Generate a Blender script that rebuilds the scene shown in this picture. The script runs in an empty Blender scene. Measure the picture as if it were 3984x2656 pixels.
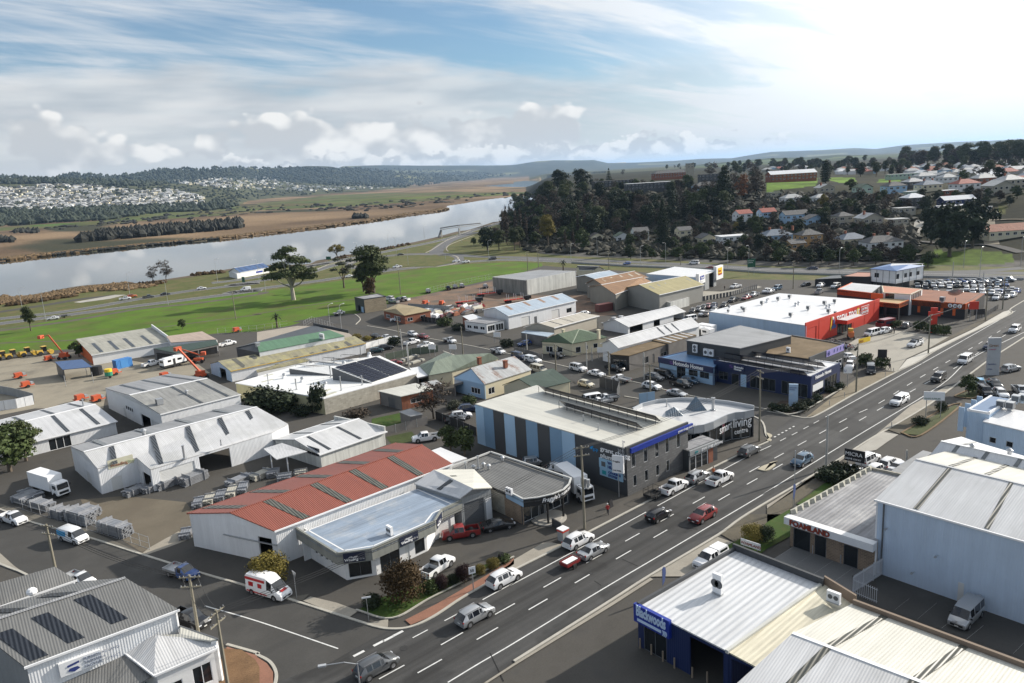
import bpy,bmesh,math,random
import numpy as np
from mathutils import Vector,Matrix,noise
_V=Vector
_c=math.cos
_s=math.sin
_p=math.pi
_on=bpy.data.objects.new
_mn=bpy.data.meshes.new
_ln=bpy.context.scene.collection.objects.link
_Z=lambda z:Vector((0,0,z))
random.seed(7);np.random.seed(7)
S=bpy.context.scene
R=math.radians
# ------------------------------------------------------------------ camera
CAMH=48.
YAW,PITCH,ROLL,FPX=R(41.29),R(12.46),R(-3.434),2949.
_f=_V((_s(YAW)*_c(PITCH),_c(YAW)*_c(PITCH),-_s(PITCH)))
_r=_f.cross(_Z(1)).normalized();_u=_r.cross(_f)
CR_,CU_=_r*_c(ROLL)+_u*_s(ROLL),_u*_c(ROLL)-_r*_s(ROLL)
cam=_on('camera',bpy.data.cameras.new('camera'))
S.collection.objects.link(cam);S.camera=cam
cam.matrix_world=Matrix(((CR_.x,CU_.x,-_f.x,0),(CR_.y,CU_.y,-_f.y,0),(CR_.z,CU_.z,-_f.z,CAMH),(0,0,0,1)))
cam.data.sensor_width=36;cam.data.lens=36*FPX/3984
cam.data.clip_start=0.5;cam.data.clip_end=60000
# ------------------------------------------------------------------ light
SUN_EL,SUN_AZ=R(25),R(-15)
sd=_V((_c(SUN_EL)*_c(SUN_AZ),_c(SUN_EL)*_s(SUN_AZ),_s(SUN_EL)))
sl=bpy.data.lights.new('sun','SUN');sl.energy=5.0;sl.angle=R(0.9);sl.color=(1,.93,.83)
so=_on('sun',sl);S.collection.objects.link(so)
so.rotation_euler=sd.to_track_quat('Z','Y').to_euler()
S.view_settings.view_transform='Standard';S.view_settings.look='None'
S.view_settings.exposure=0.43;S.view_settings.gamma=1;S.view_settings.use_curve_mapping=False
try:
 S.cycles.max_bounces=6;S.cycles.transparent_max_bounces=8;S.cycles.volume_bounces=0
 S.cycles.volume_max_steps=64;S.cycles.sample_clamp_indirect=6
except Exception:pass
# ------------------------------------------------------------------ world: sky and clouds
HAZE=3.4e-5
W=bpy.data.worlds.new('World');S.world=W;W.use_nodes=True
def world():
 nt=W.node_tree;N=nt.nodes;L=nt.links;N.clear()
 def n(t,**k):
  x=N.new(t)
  for a,b in k.items():setattr(x,a,b)
  return x
 def M(op,a,b=None,c=None,cl=False):
  x=n('ShaderNodeMath',operation=op);x.use_clamp=cl
  for i,v in enumerate((a,b,c)):
   if v is None:continue
   if isinstance(v,(int,float)):x.inputs[i].default_value=v
   else:L.new(v,x.inputs[i])
  return x.outputs[0]
 def ramp(v,a,b):
  x=n('ShaderNodeMapRange',interpolation_type='SMOOTHSTEP');L.new(v,x.inputs[0])
  x.inputs[1].default_value=a;x.inputs[2].default_value=b
  return x.outputs[0]
 def mix(f,a,b):
  x=n('ShaderNodeMix',data_type='RGBA')
  for i,v in((0,f),(6,a),(7,b)):
   if isinstance(v,(int,float)):x.inputs[i].default_value=v
   elif isinstance(v,tuple):x.inputs[i].default_value=(*v,1)
   else:L.new(v,x.inputs[i])
  return x.outputs[2]
 def comb(x_,y_,z_):
  x=n('ShaderNodeCombineXYZ')
  for i,v in enumerate((x_,y_,z_)):
   if isinstance(v,(int,float)):x.inputs[i].default_value=v
   else:L.new(v,x.inputs[i])
  return x.outputs[0]
 def noi(vec,scale,det=5,rough=.55,dist=0.):
  x=n('ShaderNodeTexNoise',noise_dimensions='2D');L.new(vec,x.inputs['Vector'])
  x.inputs['Scale'].default_value=scale;x.inputs['Detail'].default_value=det
  x.inputs['Roughness'].default_value=rough;x.inputs['Distortion'].default_value=dist
  return x.outputs[0]
 tc=n('ShaderNodeTexCoord');sep=n('ShaderNodeSeparateXYZ');L.new(tc.outputs['Generated'],sep.inputs[0])
 X,Y,Z=sep.outputs
 az=M('ARCTAN2',X,Y);az=M('SUBTRACT',az,YAW)
 el=M('ARCSINE',Z)
 sky=n('ShaderNodeTexSky',sky_type='NISHITA');sky.sun_disc=False
 sky.sun_elevation=SUN_EL;sky.sun_rotation=R(90)-SUN_AZ
 sky.air_density=1.0;sky.dust_density=0.6;sky.ozone_density=2.2
 K=0.071
 base=sky.outputs[0]
 dt=n('ShaderNodeVectorMath',operation='DOT_PRODUCT');L.new(tc.outputs['Generated'],dt.inputs[0]);dt.inputs[1].default_value=sd
 ca=dt.outputs['Value']
 glow=ramp(ca,.46,.90)
 zz=M('ADD',M('MAXIMUM',Z,0),.10)
 pl=comb(M('DIVIDE',X,zz),M('DIVIDE',Y,zz),0)
 mp=n('ShaderNodeMapping');L.new(pl,mp.inputs[0]);mp.inputs['Rotation'].default_value=(0,0,R(48));mp.inputs['Scale'].default_value=(.45,1.,1)
 c1=noi(mp.outputs[0],.75,6,.62,.6)
 mp2=n('ShaderNodeMapping');L.new(pl,mp2.inputs[0]);mp2.inputs['Rotation'].default_value=(0,0,R(35));mp2.inputs['Scale'].default_value=(.5,2.,1)
 c2=noi(mp2.outputs[0],1.5,4,.6,.4)
 cir=M('ADD',M('MULTIPLY',c1,.65),M('MULTIPLY',c2,.35))
 cov=M('ADD',ramp(cir,.40,.64),M('MULTIPLY',glow,1.1),cl=True)
 cov=M('ADD',M('MULTIPLY',cov,.80),.12)
 cirb=M('ADD',8.6,M('MULTIPLY',glow,6))
 cc=comb(cirb,cirb,cirb)
 wtint=n('ShaderNodeVectorMath',operation='MULTIPLY');L.new(cc,wtint.inputs[0]);wtint.inputs[1].default_value=(.97,1.,1.03)
 gap=n('ShaderNodeVectorMath',operation='MULTIPLY');L.new(base,gap.inputs[0]);gap.inputs[1].default_value=(.74,1.04,1.20)
 col=mix(cov,gap.outputs[0],wtint.outputs[0])
 ae=comb(M('MULTIPLY',az,1.),M('MULTIPLY',el,4.),0)
 ns=noi(ae,3.2,4,.55)
 edge=M('ADD',el,M('MULTIPLY',M('SUBTRACT',ns,.5),-.10))
 bank=M('MULTIPLY',ramp(edge,.150,.115),ramp(az,.50,-.15))
 nb=noi(comb(az,M('MULTIPLY',el,6.),3.),6,3,.5)
 bcol=mix(ramp(nb,.3,.75),(5.6,6.,6.4),(8.2,8.3,8.3))
 col=mix(M('MULTIPLY',bank,.88),col,bcol)
 hz=ramp(el,.10,.0)
 hcol=mix(glow,(7.4,7.6,7.7),(9.3,9.2,9.))
 col=mix(M('MULTIPLY',hz,.8),col,hcol)
 def puffs(col,sc,off,e0,e1,e2,thr,bri,a0,a1,amt=1.):
  v=comb(M('ADD',az,off),M('MULTIPLY',el,1.55),0)
  vo=n('ShaderNodeTexVoronoi',feature='SMOOTH_F1',voronoi_dimensions='2D');L.new(v,vo.inputs['Vector']);vo.inputs['Scale'].default_value=sc*2.6
  vo.inputs['Smoothness'].default_value=.25
  vo2=n('ShaderNodeTexVoronoi',feature='SMOOTH_F1',voronoi_dimensions='2D');L.new(v,vo2.inputs['Vector']);vo2.inputs['Scale'].default_value=sc*7
  vo2.inputs['Smoothness'].default_value=.3
  big=noi(v,sc,4,.58)
  d=M('ADD',big,M('ADD',M('MULTIPLY',M('SUBTRACT',.45,vo.outputs[0]),.24),M('MULTIPLY',M('SUBTRACT',.4,vo2.outputs[0]),.17)))
  belt=M('MULTIPLY',ramp(el,e0,e1),ramp(el,e2,e1))
  belt=M('MULTIPLY',belt,M('MULTIPLY',ramp(az,a0,a0+.12),ramp(az,a1,a1-.12)))
  dd=M('ADD',d,M('MULTIPLY',M('SUBTRACT',belt,1),.45))
  al=M('MULTIPLY',ramp(dd,thr,thr+.085),ramp(belt,0.,.12))
  v2=comb(M('ADD',az,off+.008),M('MULTIPLY',M('ADD',el,.017),1.55),0)
  big2=noi(v2,sc,2,.58)
  vo3=n('ShaderNodeTexVoronoi',feature='SMOOTH_F1',voronoi_dimensions='2D');L.new(v2,vo3.inputs['Vector']);vo3.inputs['Scale'].default_value=sc*2.6
  vo3.inputs['Smoothness'].default_value=.25
  d2=M('ADD',big2,M('MULTIPLY',M('SUBTRACT',.45,vo3.outputs[0]),.24))
  d1=M('ADD',big,M('MULTIPLY',M('SUBTRACT',.45,vo.outputs[0]),.24))
  lit=ramp(M('SUBTRACT',d1,d2),-.04,.13)
  pc=mix(lit,tuple(x*y for x,y in zip(bri,(.62,.65,.69))),bri)
  return mix(M('MULTIPLY',al,amt),col,pc)
 col=puffs(col,6.,2.3,.000,.048,.115,.33,(10.2,10.1,9.8),-.62,.16,.95)
 col=puffs(col,15.,7.9,.000,.022,.055,.33,(9.8,9.8,9.6),-.45,.40,.9)
 below=ramp(Z,-.02,-.06)
 col=mix(below,col,(1.2,1.2,1.1))
 bg=n('ShaderNodeBackground');L.new(col,bg.inputs[0]);bg.inputs[1].default_value=K
 out=n('ShaderNodeOutputWorld');L.new(bg.outputs[0],out.inputs[0])
world()
# ------------------------------------------------------------------ helpers
C=S.collection
PXS=dict(a=(0,1200,2.24),b=(1000,1200,2.24),c=(2000,1000,2.24),d=(2984,1000,2.24),e=(0,1900,2.074),f=(1000,1900,2.074),g=(2000,1600,2.24),h=(2984,1500,2.24),i=(2384,2000,1.47),j=(0,550,2.24),k=(1000,550,2.24),l=(2000,550,2.24),m=(2984,500,2.24),n=(900,950,3.92),D=(0,0,.59036),s=(0,0,1.))
def px(v):
 if not isinstance(v,str):return v
 ox,oy,s=PXS[v[0]];x,y=v[1:].split(',')
 return(ox+float(x)/s,oy+float(y)/s)
def ray(v):
 x,y=px(v)
 return _f+CR_*((x-1992)/FPX)-CU_*((y-1328)/FPX)
def g(v,z=0.):
 d=ray(v);t=(z-CAMH)/d.z
 return _V((d.x*t,d.y*t,z))
def P(v,z=0.):
 return v.copy()if isinstance(v,Vector)else g(v,z)
def hgt(base,top,z0=0.):
 b=g(base,z0);d=ray(top)
 t=(b.x*d.x+b.y*d.y)/(d.x*d.x+d.y*d.y)
 return CAMH+d.z*t
def smooth(a,b,x):
 t=min(1.,max(0.,(x-a)/(b-a)));return t*t*(3-2*t)
class MB:
 def __init__(s):s.v=[];s.f=[];s.uv=[];s.sm=[]
 def face(s,pts,smooth=False,u=None):
  pts=[Vector(p)for p in pts];i0=len(s.v);s.v+=pts
  s.f.append(tuple(range(i0,i0+len(pts))));s.sm.append(smooth)
  nrm=_Z(0)
  for i in range(len(pts)):
   nrm+=(pts[i]-pts[0]).cross(pts[(i+1)%len(pts)]-pts[0])
  if nrm.length<1e-9:nrm=_Z(1)
  nrm.normalize()
  if u is None:
   u=_Z(1).cross(nrm)
   if u.length<.04:u=_V((1,0,0))
  u=(u-nrm*u.dot(nrm)).normalized();w=nrm.cross(u)
  s.uv.append([(p.dot(u),p.dot(w))for p in pts])
 def box(s,c,d,rz=0.,M=None,cap=True):
  x,y,z=d[0]/2,d[1]/2,d[2]/2
  T=(M if M else Matrix.Translation(c)@Matrix.Rotation(rz,4,'Z'))
  q=[T@Vector(p)for p in((-x,-y,-z),(x,-y,-z),(x,y,-z),(-x,y,-z),(-x,-y,z),(x,-y,z),(x,y,z),(-x,y,z))]
  for f in((0,3,2,1),(4,5,6,7),(0,1,5,4),(1,2,6,5),(2,3,7,6),(3,0,4,7)):s.face([q[i]for i in f])
  return s
 def prism(s,bot,top,caps=True,u=None):
  n=len(bot)
  for i in range(n):s.face([bot[i],bot[(i+1)%n],top[(i+1)%n],top[i]])
  if caps:s.face(list(reversed(bot)));s.face(top,u=u)
  return s
 def beam(s,a,b,w,h=None,up=_Z(1)):
  a=Vector(a);b=Vector(b);h=h or w;d=(b-a)
  if d.length<1e-6:return s
  d.normalize();sx=d.cross(up)
  if sx.length<.01:sx=d.cross(_V((1,0,0)))
  sx.normalize();uy=sx.cross(d)
  q=[sx*w/2+uy*h/2,sx*-w/2+uy*h/2,sx*-w/2-uy*h/2,sx*w/2-uy*h/2]
  s.prism([a+k for k in q],[b+k for k in q]);return s
 def tube(s,a,b,r0,r1=None,n=8,caps=True):
  a=Vector(a);b=Vector(b);r1=r0 if r1 is None else r1
  d=(b-a).normalized();sx=d.orthogonal().normalized();sy=d.cross(sx)
  A=[a+(sx*_c(t)+sy*_s(t))*r0 for t in(2*_p*i/n for i in range(n))]
  B=[b+(sx*_c(t)+sy*_s(t))*r1 for t in(2*_p*i/n for i in range(n))]
  for i in range(n):s.face([A[i],A[(i+1)%n],B[(i+1)%n],B[i]],True)
  if caps:s.face(list(reversed(A)));s.face(B)
  return s
 def path(s,pts,r,n=6):
  for i in range(len(pts)-1):
   s.tube(pts[i],pts[i+1],r if not isinstance(r,(list,tuple))else r[i],r if not isinstance(r,(list,tuple))else r[i+1],n)
  return s
 def ball(s,c,r,n=8,m=5,sq=(1,1,1),half=False):
  c=Vector(c);rings=[]
  for j in range(m+1):
   ph=(_p/2 if half else _p)*j/m
   rings.append([c+_V((_s(ph)*_c(2*_p*i/n)*r*sq[0],_s(ph)*_s(2*_p*i/n)*r*sq[1],_c(ph)*r*sq[2]))for i in range(n)])
  for j in range(m):
   for i in range(n):
    a,b,c_,d=rings[j][i],rings[j+1][i],rings[j+1][(i+1)%n],rings[j][(i+1)%n]
    s.face([a,b,c_]if j==0 else([a,b,d]if(j==m-1 and not half)else[a,b,c_,d]),True)
  return s
 def mesh(s,name,m,off=None):
  me=_mn(name)
  vs=[(p-off)if off else p for p in s.v]
  me.from_pydata(vs,[],s.f)
  if s.f:
   uvl=me.uv_layers.new(name='UVMap')
   uvl.data.foreach_set('uv',[c for f in s.uv for p in f for c in p])
   me.polygons.foreach_set('use_smooth',s.sm)
  if m:me.materials.append(m)
  me.update();return me
 def obj(s,name,m,parent=None,weld=False):
  off=parent_world(parent)if parent else None
  me=s.mesh(name,m,off)
  if weld:
   bm=bmesh.new();bm.from_mesh(me);bmesh.ops.remove_doubles(bm,verts=bm.verts,dist=.0005);bm.to_mesh(me);bm.free()
  o=_on(name,me);_ln(o)
  if parent:o.parent=parent
  return o
def bX(*a,**k):return MB().box(*a,**k)
def tB(*a,**k):return MB().tube(*a,**k)
def pR(*a,**k):return MB().prism(*a,**k)
def bM(*a,**k):return MB().beam(*a,**k)
def eX(q,h):return MB().prism(q,[k+_Z(h)for k in q])
class _D(dict):
 __getattr__=dict.__getitem__
def parent_world(p):
 t=_Z(0)
 while p:t+=p.location;p=p.parent
 return t
def tag(o,label=None,cat=None,group=None,kind=None):
 if label:o['label']=label
 if cat:o['category']=cat
 if group:o['group']=group
 if kind:o['kind']=kind
 return o
def thing(name,label,cat,loc=(0,0,0),rz=0.,group=None):
 o=_on(name,None);_ln(o);o.empty_display_size=.3
 o.location=loc;o.rotation_euler=(0,0,rz)
 return tag(o,label,cat,group)
def dup(root,loc,rz=0.,label=None,scale=None,group=None,swap=None):
 r=root.copy();_ln(r);r.location=loc;r.rotation_euler=(0,0,rz)
 if scale:r.scale=scale if isinstance(scale,tuple)else(scale,)*3
 if label:r['label']=label
 if group:r['group']=group
 def rec(src,dst):
  for ch in src.children:
   c=ch.copy();_ln(c);c.parent=dst
   if swap and len(c.material_slots)and c.data.materials[0]==swap[0]:
    c.material_slots[0].link='OBJECT';c.material_slots[0].material=swap[1]
   rec(ch,c)
 rec(root,r);return r
def drop(root):
 for ch in list(root.children):drop(ch)
 bpy.data.objects.remove(root)
 # ------------------------------------------------------------------ materials
MATS=_D()
def mat(name,col,rough=.7,var=.12,vscale=.35,rib=0.,ribd=.02,metal=0.,spec=.5,streak=0.,rust=0.,fine=0.,patch=None,brick=None,emit=0.,coat=0.,alpha=None,rnd=0.):
 """col linear rgb; rib = pitch (m) of corrugation along u; streak = weathering drawn down the slope; patch = second colour in blotches"""
 if name in MATS:return MATS[name]
 m=bpy.data.materials.new(name);MATS[name]=m;m.use_nodes=True
 nt=m.node_tree;N=nt.nodes;L=nt.links;bs=N['Principled BSDF']
 bs.inputs['Roughness'].default_value=rough;bs.inputs['Metallic'].default_value=metal
 bs.inputs['Specular IOR Level'].default_value=spec
 if coat:bs.inputs['Coat Weight'].default_value=coat;bs.inputs['Coat Roughness'].default_value=.05
 if emit:bs.inputs['Emission Color'].default_value=(*col,1);bs.inputs['Emission Strength'].default_value=emit
 uv=N.new('ShaderNodeUVMap');geo=N.new('ShaderNodeNewGeometry')
 def noi(vec,sc,det=4,r=.6):
  x=N.new('ShaderNodeTexNoise');L.new(vec,x.inputs['Vector']);x.inputs['Scale'].default_value=sc
  x.inputs['Detail'].default_value=det;x.inputs['Roughness'].default_value=r;return x.outputs[0]
 def rng(v,a,b,c,d):
  x=N.new('ShaderNodeMapRange');L.new(v,x.inputs[0])
  for i,k in enumerate((a,b,c,d)):x.inputs[i+1].default_value=k
  return x.outputs[0]
 def mix(f,a,b,bt='MIX'):
  x=N.new('ShaderNodeMix');x.data_type='RGBA';x.blend_type=bt
  for i,v in((0,f),(6,a),(7,b)):
   if isinstance(v,(int,float)):x.inputs[i].default_value=v
   elif isinstance(v,tuple):x.inputs[i].default_value=(*v[:3],1)
   else:L.new(v,x.inputs[i])
  return x.outputs[2]
 def grey(v):
  x=N.new('ShaderNodeCombineColor')
  for i in range(3):L.new(v,x.inputs[i])
  return x.outputs[0]
 cur=tuple(col);bump=None
 W_=geo.outputs['Position']
 if rnd:
  oi=N.new('ShaderNodeObjectInfo')
  cur=mix(1.,cur,grey(rng(oi.outputs['Random'],0,1,1-rnd,1+rnd)),'MULTIPLY')
 if var:
  v1=noi(W_,vscale,5)
  cur=mix(1.,cur,grey(rng(v1,.25,.75,1-var,1+var)),'MULTIPLY')
 if fine:
  v2=noi(W_,6.,3,.7)
  cur=mix(1.,cur,grey(rng(v2,.25,.75,1-fine,1+fine)),'MULTIPLY')
 if patch:
  pc,pa,pb,ps=patch
  f=rng(noi(W_,ps,5,.65),pa,pb,0,1)
  cur=mix(f,cur,tuple(pc))
 if streak:
  mp=N.new('ShaderNodeMapping');L.new(uv.outputs[0],mp.inputs[0]);mp.inputs['Scale'].default_value=(1.6,.10,1)
  f=noi(mp.outputs[0],1.,5,.7)
  cur=mix(1.,cur,grey(rng(f,.3,.75,1+streak*.4,1-streak)),'MULTIPLY')
  mp=N.new('ShaderNodeMapping');L.new(uv.outputs[0],mp.inputs[0]);mp.inputs['Scale'].default_value=(.33,.014,1)
  wh=N.new('ShaderNodeTexWhiteNoise');wh.noise_dimensions='1D'
  sp=N.new('ShaderNodeSeparateXYZ');L.new(uv.outputs[0],sp.inputs[0])
  fl=N.new('ShaderNodeMath');fl.operation='FLOOR'
  dv=N.new('ShaderNodeMath');dv.operation='MULTIPLY';L.new(sp.outputs[0],dv.inputs[0]);dv.inputs[1].default_value=1/.76
  L.new(dv.outputs[0],fl.inputs[0]);L.new(fl.outputs[0],wh.inputs['W'])
  cur=mix(1.,cur,grey(rng(wh.outputs[0],0,1,1-streak*.22,1+streak*.18)),'MULTIPLY')
 if rust:
  mp=N.new('ShaderNodeMapping');L.new(uv.outputs[0],mp.inputs[0]);mp.inputs['Scale'].default_value=(.9,.35,1)
  f=rng(noi(mp.outputs[0],.5,8,.72),.66-rust*.2,.80-rust*.2,0,1)
  cur=mix(f,cur,(.16,.07,.035))
 if brick:
  bw,bh,mc=brick
  b=N.new('ShaderNodeTexBrick');L.new(uv.outputs[0],b.inputs['Vector']);b.inputs['Scale'].default_value=1
  b.inputs['Brick Width'].default_value=bw;b.inputs['Row Height'].default_value=bh;b.inputs['Mortar Size'].default_value=bh*.12
  b.inputs['Color1'].default_value=(1,1,1,1);b.inputs['Color2'].default_value=(.72,.72,.72,1)
  b.inputs['Mortar'].default_value=(*mc,1)
  cur=mix(1.,cur,b.outputs['Color'],'MULTIPLY')
 if rib:
  sp=N.new('ShaderNodeSeparateXYZ');L.new(uv.outputs[0],sp.inputs[0])
  a=N.new('ShaderNodeMath');a.operation='MULTIPLY';L.new(sp.outputs[0],a.inputs[0]);a.inputs[1].default_value=2*_p/rib
  b=N.new('ShaderNodeMath');b.operation='SINE';L.new(a.outputs[0],b.inputs[0])
  bump=N.new('ShaderNodeBump');bump.inputs['Strength'].default_value=1;bump.inputs['Distance'].default_value=ribd
  L.new(b.outputs[0],bump.inputs['Height'])
  L.new(bump.outputs[0],bs.inputs['Normal'])
 elif fine:
  bump=N.new('ShaderNodeBump');bump.inputs['Strength'].default_value=.5;bump.inputs['Distance'].default_value=.02
  L.new(noi(W_,9.,3,.7),bump.inputs['Height']);L.new(bump.outputs[0],bs.inputs['Normal'])
 if isinstance(cur,tuple):bs.inputs['Base Color'].default_value=(*cur,1)
 else:L.new(cur,bs.inputs['Base Color'])
 return m
RF=_D(grey=mat('roof_grey_steel',(.30,.30,.30),.45,.10,.15,rib=.25,ribd=.009,streak=.25,patch=((.20,.20,.19),.55,.8,.12)),pale=mat('roof_pale_steel',(.56,.56,.56),.42,.10,.15,rib=.25,ribd=.007,streak=.18,patch=((.40,.40,.38),.5,.8,.1)),white=mat('roof_white_steel',(.70,.70,.70),.38,.05,.15,rib=.3,ribd=.007,streak=.10),cream=mat('roof_cream_steel',(.58,.565,.50),.42,.07,.15,rib=.3,ribd=.007,streak=.18),fib=mat('roof_old_fibro',(.36,.35,.30),.8,.14,.2,rib=.2,ribd=.009,streak=.3,patch=((.25,.25,.21),.5,.75,.25)),dull=mat('roof_dull_fibro',(.27,.27,.26),.8,.14,.2,rib=.2,ribd=.009,streak=.35,patch=((.36,.36,.33),.5,.75,.25)),moss=mat('roof_mossy_fibro',(.27,.25,.17),.9,.2,.3,rib=.2,ribd=.009,streak=.3,patch=((.36,.33,.17),.45,.65,.5)),red=mat('roof_red_steel',(.25,.072,.045),.45,.08,.2,rib=.26,ribd=.016,streak=.15),dark=mat('roof_charcoal_steel',(.075,.08,.085),.45,.1,.2,rib=.25,ribd=.009,streak=.25),green=mat('roof_green_steel',(.05,.12,.065),.5,.12,.2,rib=.25,ribd=.008,streak=.2),dgreen=mat('roof_dark_green',(.035,.06,.042),.5,.12,.2,rib=.25,ribd=.008,streak=.25),blue=mat('roof_blue_steel',(.05,.10,.22),.4,.1,.2,rib=.25,ribd=.008,streak=.15),lblue=mat('roof_pale_blue_steel',(.36,.43,.50),.42,.1,.2,rib=.25,ribd=.008,streak=.25,rust=.12),rust=mat('roof_rusty_iron',(.40,.41,.41),.6,.14,.3,rib=.2,ribd=.009,streak=.3,rust=.75),brown=mat('roof_brown_fibro',(.26,.15,.08),.85,.16,.3,rib=.2,ribd=.009,streak=.3),ochre=mat('roof_ochre_lichen',(.34,.30,.16),.85,.12,.3,rib=.2,ribd=.009,streak=.25),gravel=mat('roof_brown_gravel',(.13,.09,.045),.95,.2,.4,fine=.25,patch=((.20,.14,.08),.5,.75,.3)),flat=mat('roof_grey_membrane',(.26,.26,.27),.7,.15,.2,rib=.5,ribd=.02,streak=.45,patch=((.42,.42,.42),.5,.7,.2)),tile=mat('roof_terracotta',(.27,.10,.055),.8,.15,.5,rib=.33,ribd=.04,streak=.2),slate=mat('roof_grey_tile',(.10,.10,.10),.8,.18,.5,rib=.33,ribd=.03,streak=.2),)
WL=_D(white=mat('wall_white_steel',(.72,.73,.74),.5,.06,.3,rib=.25,ribd=.008,streak=.12),wplain=mat('wall_white_render',(.74,.74,.73),.7,.06,.3,fine=.04),tilt=mat('wall_white_concrete',(.62,.62,.58),.8,.08,.3,fine=.05,streak=.35),beige=mat('wall_beige_block',(.45,.42,.35),.9,.08,.3,streak=.15,brick=(.8,.4,(.85,.85,.85))),cream=mat('wall_cream_weatherboard',(.62,.56,.40),.6,.06,.4),grey=mat('wall_grey_steel',(.30,.31,.31),.5,.07,.3,rib=.25,ribd=.008,streak=.12),dgrey=mat('wall_charcoal',(.055,.058,.062),.6,.1,.3,fine=.05),block=mat('wall_grey_block',(.13,.13,.13),.85,.1,.4,brick=(.8,.4,(.7,.7,.7))),taupe=mat('wall_taupe_steel',(.22,.21,.18),.6,.07,.3,rib=.25,ribd=.008,streak=.12),brick=mat('wall_red_brick',(.25,.09,.05),.9,.12,.6,brick=(.24,.086,(1.3,1.3,1.3))),tan=mat('wall_tan_brick',(.27,.20,.14),.9,.2,.8,brick=(.5,.2,(1.3,1.3,1.3))),navy=mat('wall_navy',(.012,.025,.09),.45,.08,.3,rib=.25,ribd=.009),navyp=mat('wall_navy_panel',(.013,.025,.085),.4,.05,.3),red=mat('wall_signal_red',(.55,.035,.015),.55,.05,.2),orange=mat('wall_orange',(.62,.12,.02),.55,.06,.3),black=mat('wall_black',(.018,.018,.019),.6,.1,.3),lblue=mat('wall_pale_blue',(.34,.50,.66),.6,.06,.3),mblue=mat('wall_mid_blue',(.18,.30,.43),.6,.06,.3),bluesteel=mat('wall_blue_white_steel',(.40,.52,.66),.5,.06,.3,rib=.25,ribd=.009,streak=.1),timber=mat('wall_grey_timber',(.17,.16,.15),.85,.2,.6),rustw=mat('wall_rusty_iron',(.28,.10,.05),.8,.25,.6,rib=.3,ribd=.02,streak=.3),ybrick=mat('wall_yellow_render',(.50,.46,.27),.9,.15,.4,patch=((.25,.25,.14),.55,.8,.4)),)
GLASS=mat('glass_dark',(.012,.016,.02),.08,0,spec=.8)
BLACK=mat('void_black',(.008,.008,.008),.9,0)
STEEL=mat('galvanised_steel',(.45,.46,.47),.4,.1,.8,metal=.6)
WHITE=mat('paint_white',(.8,.8,.8),.45,.04,.5)
ALU=mat('aluminium_frame',(.55,.56,.57),.4,0,metal=.5)
SKYL=mat('skylight_sheet',(.045,.05,.055),.35,.15,.5,rib=.38,ribd=.03)
SKYG=mat('skylight_sheet_green',(.085,.085,.07),.5,.2,.8,rib=.38,ribd=.03)
SKYP=mat('skylight_sheet_grey',(.20,.21,.21),.4,.2,.5,rib=.38,ribd=.03)
DOORW=mat('roller_door_white',(.62,.62,.60),.5,.04,.5)
DOORG=mat('roller_door_grey',(.10,.105,.11),.5,.05,.5)
CONC=mat('concrete',(.36,.34,.30),.9,.14,.3,fine=.1)
KERB=mat('kerb_concrete',(.40,.38,.33),.9,.15,.5,fine=.1)
PANEL=mat('solar_cell',(.006,.008,.02),.3,0,spec=.4)
WOODP=mat('pole_timber',(.22,.20,.15),.9,.15,.8)
CONCP=mat('pole_concrete',(.42,.41,.38),.8,.1,.8)
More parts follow.
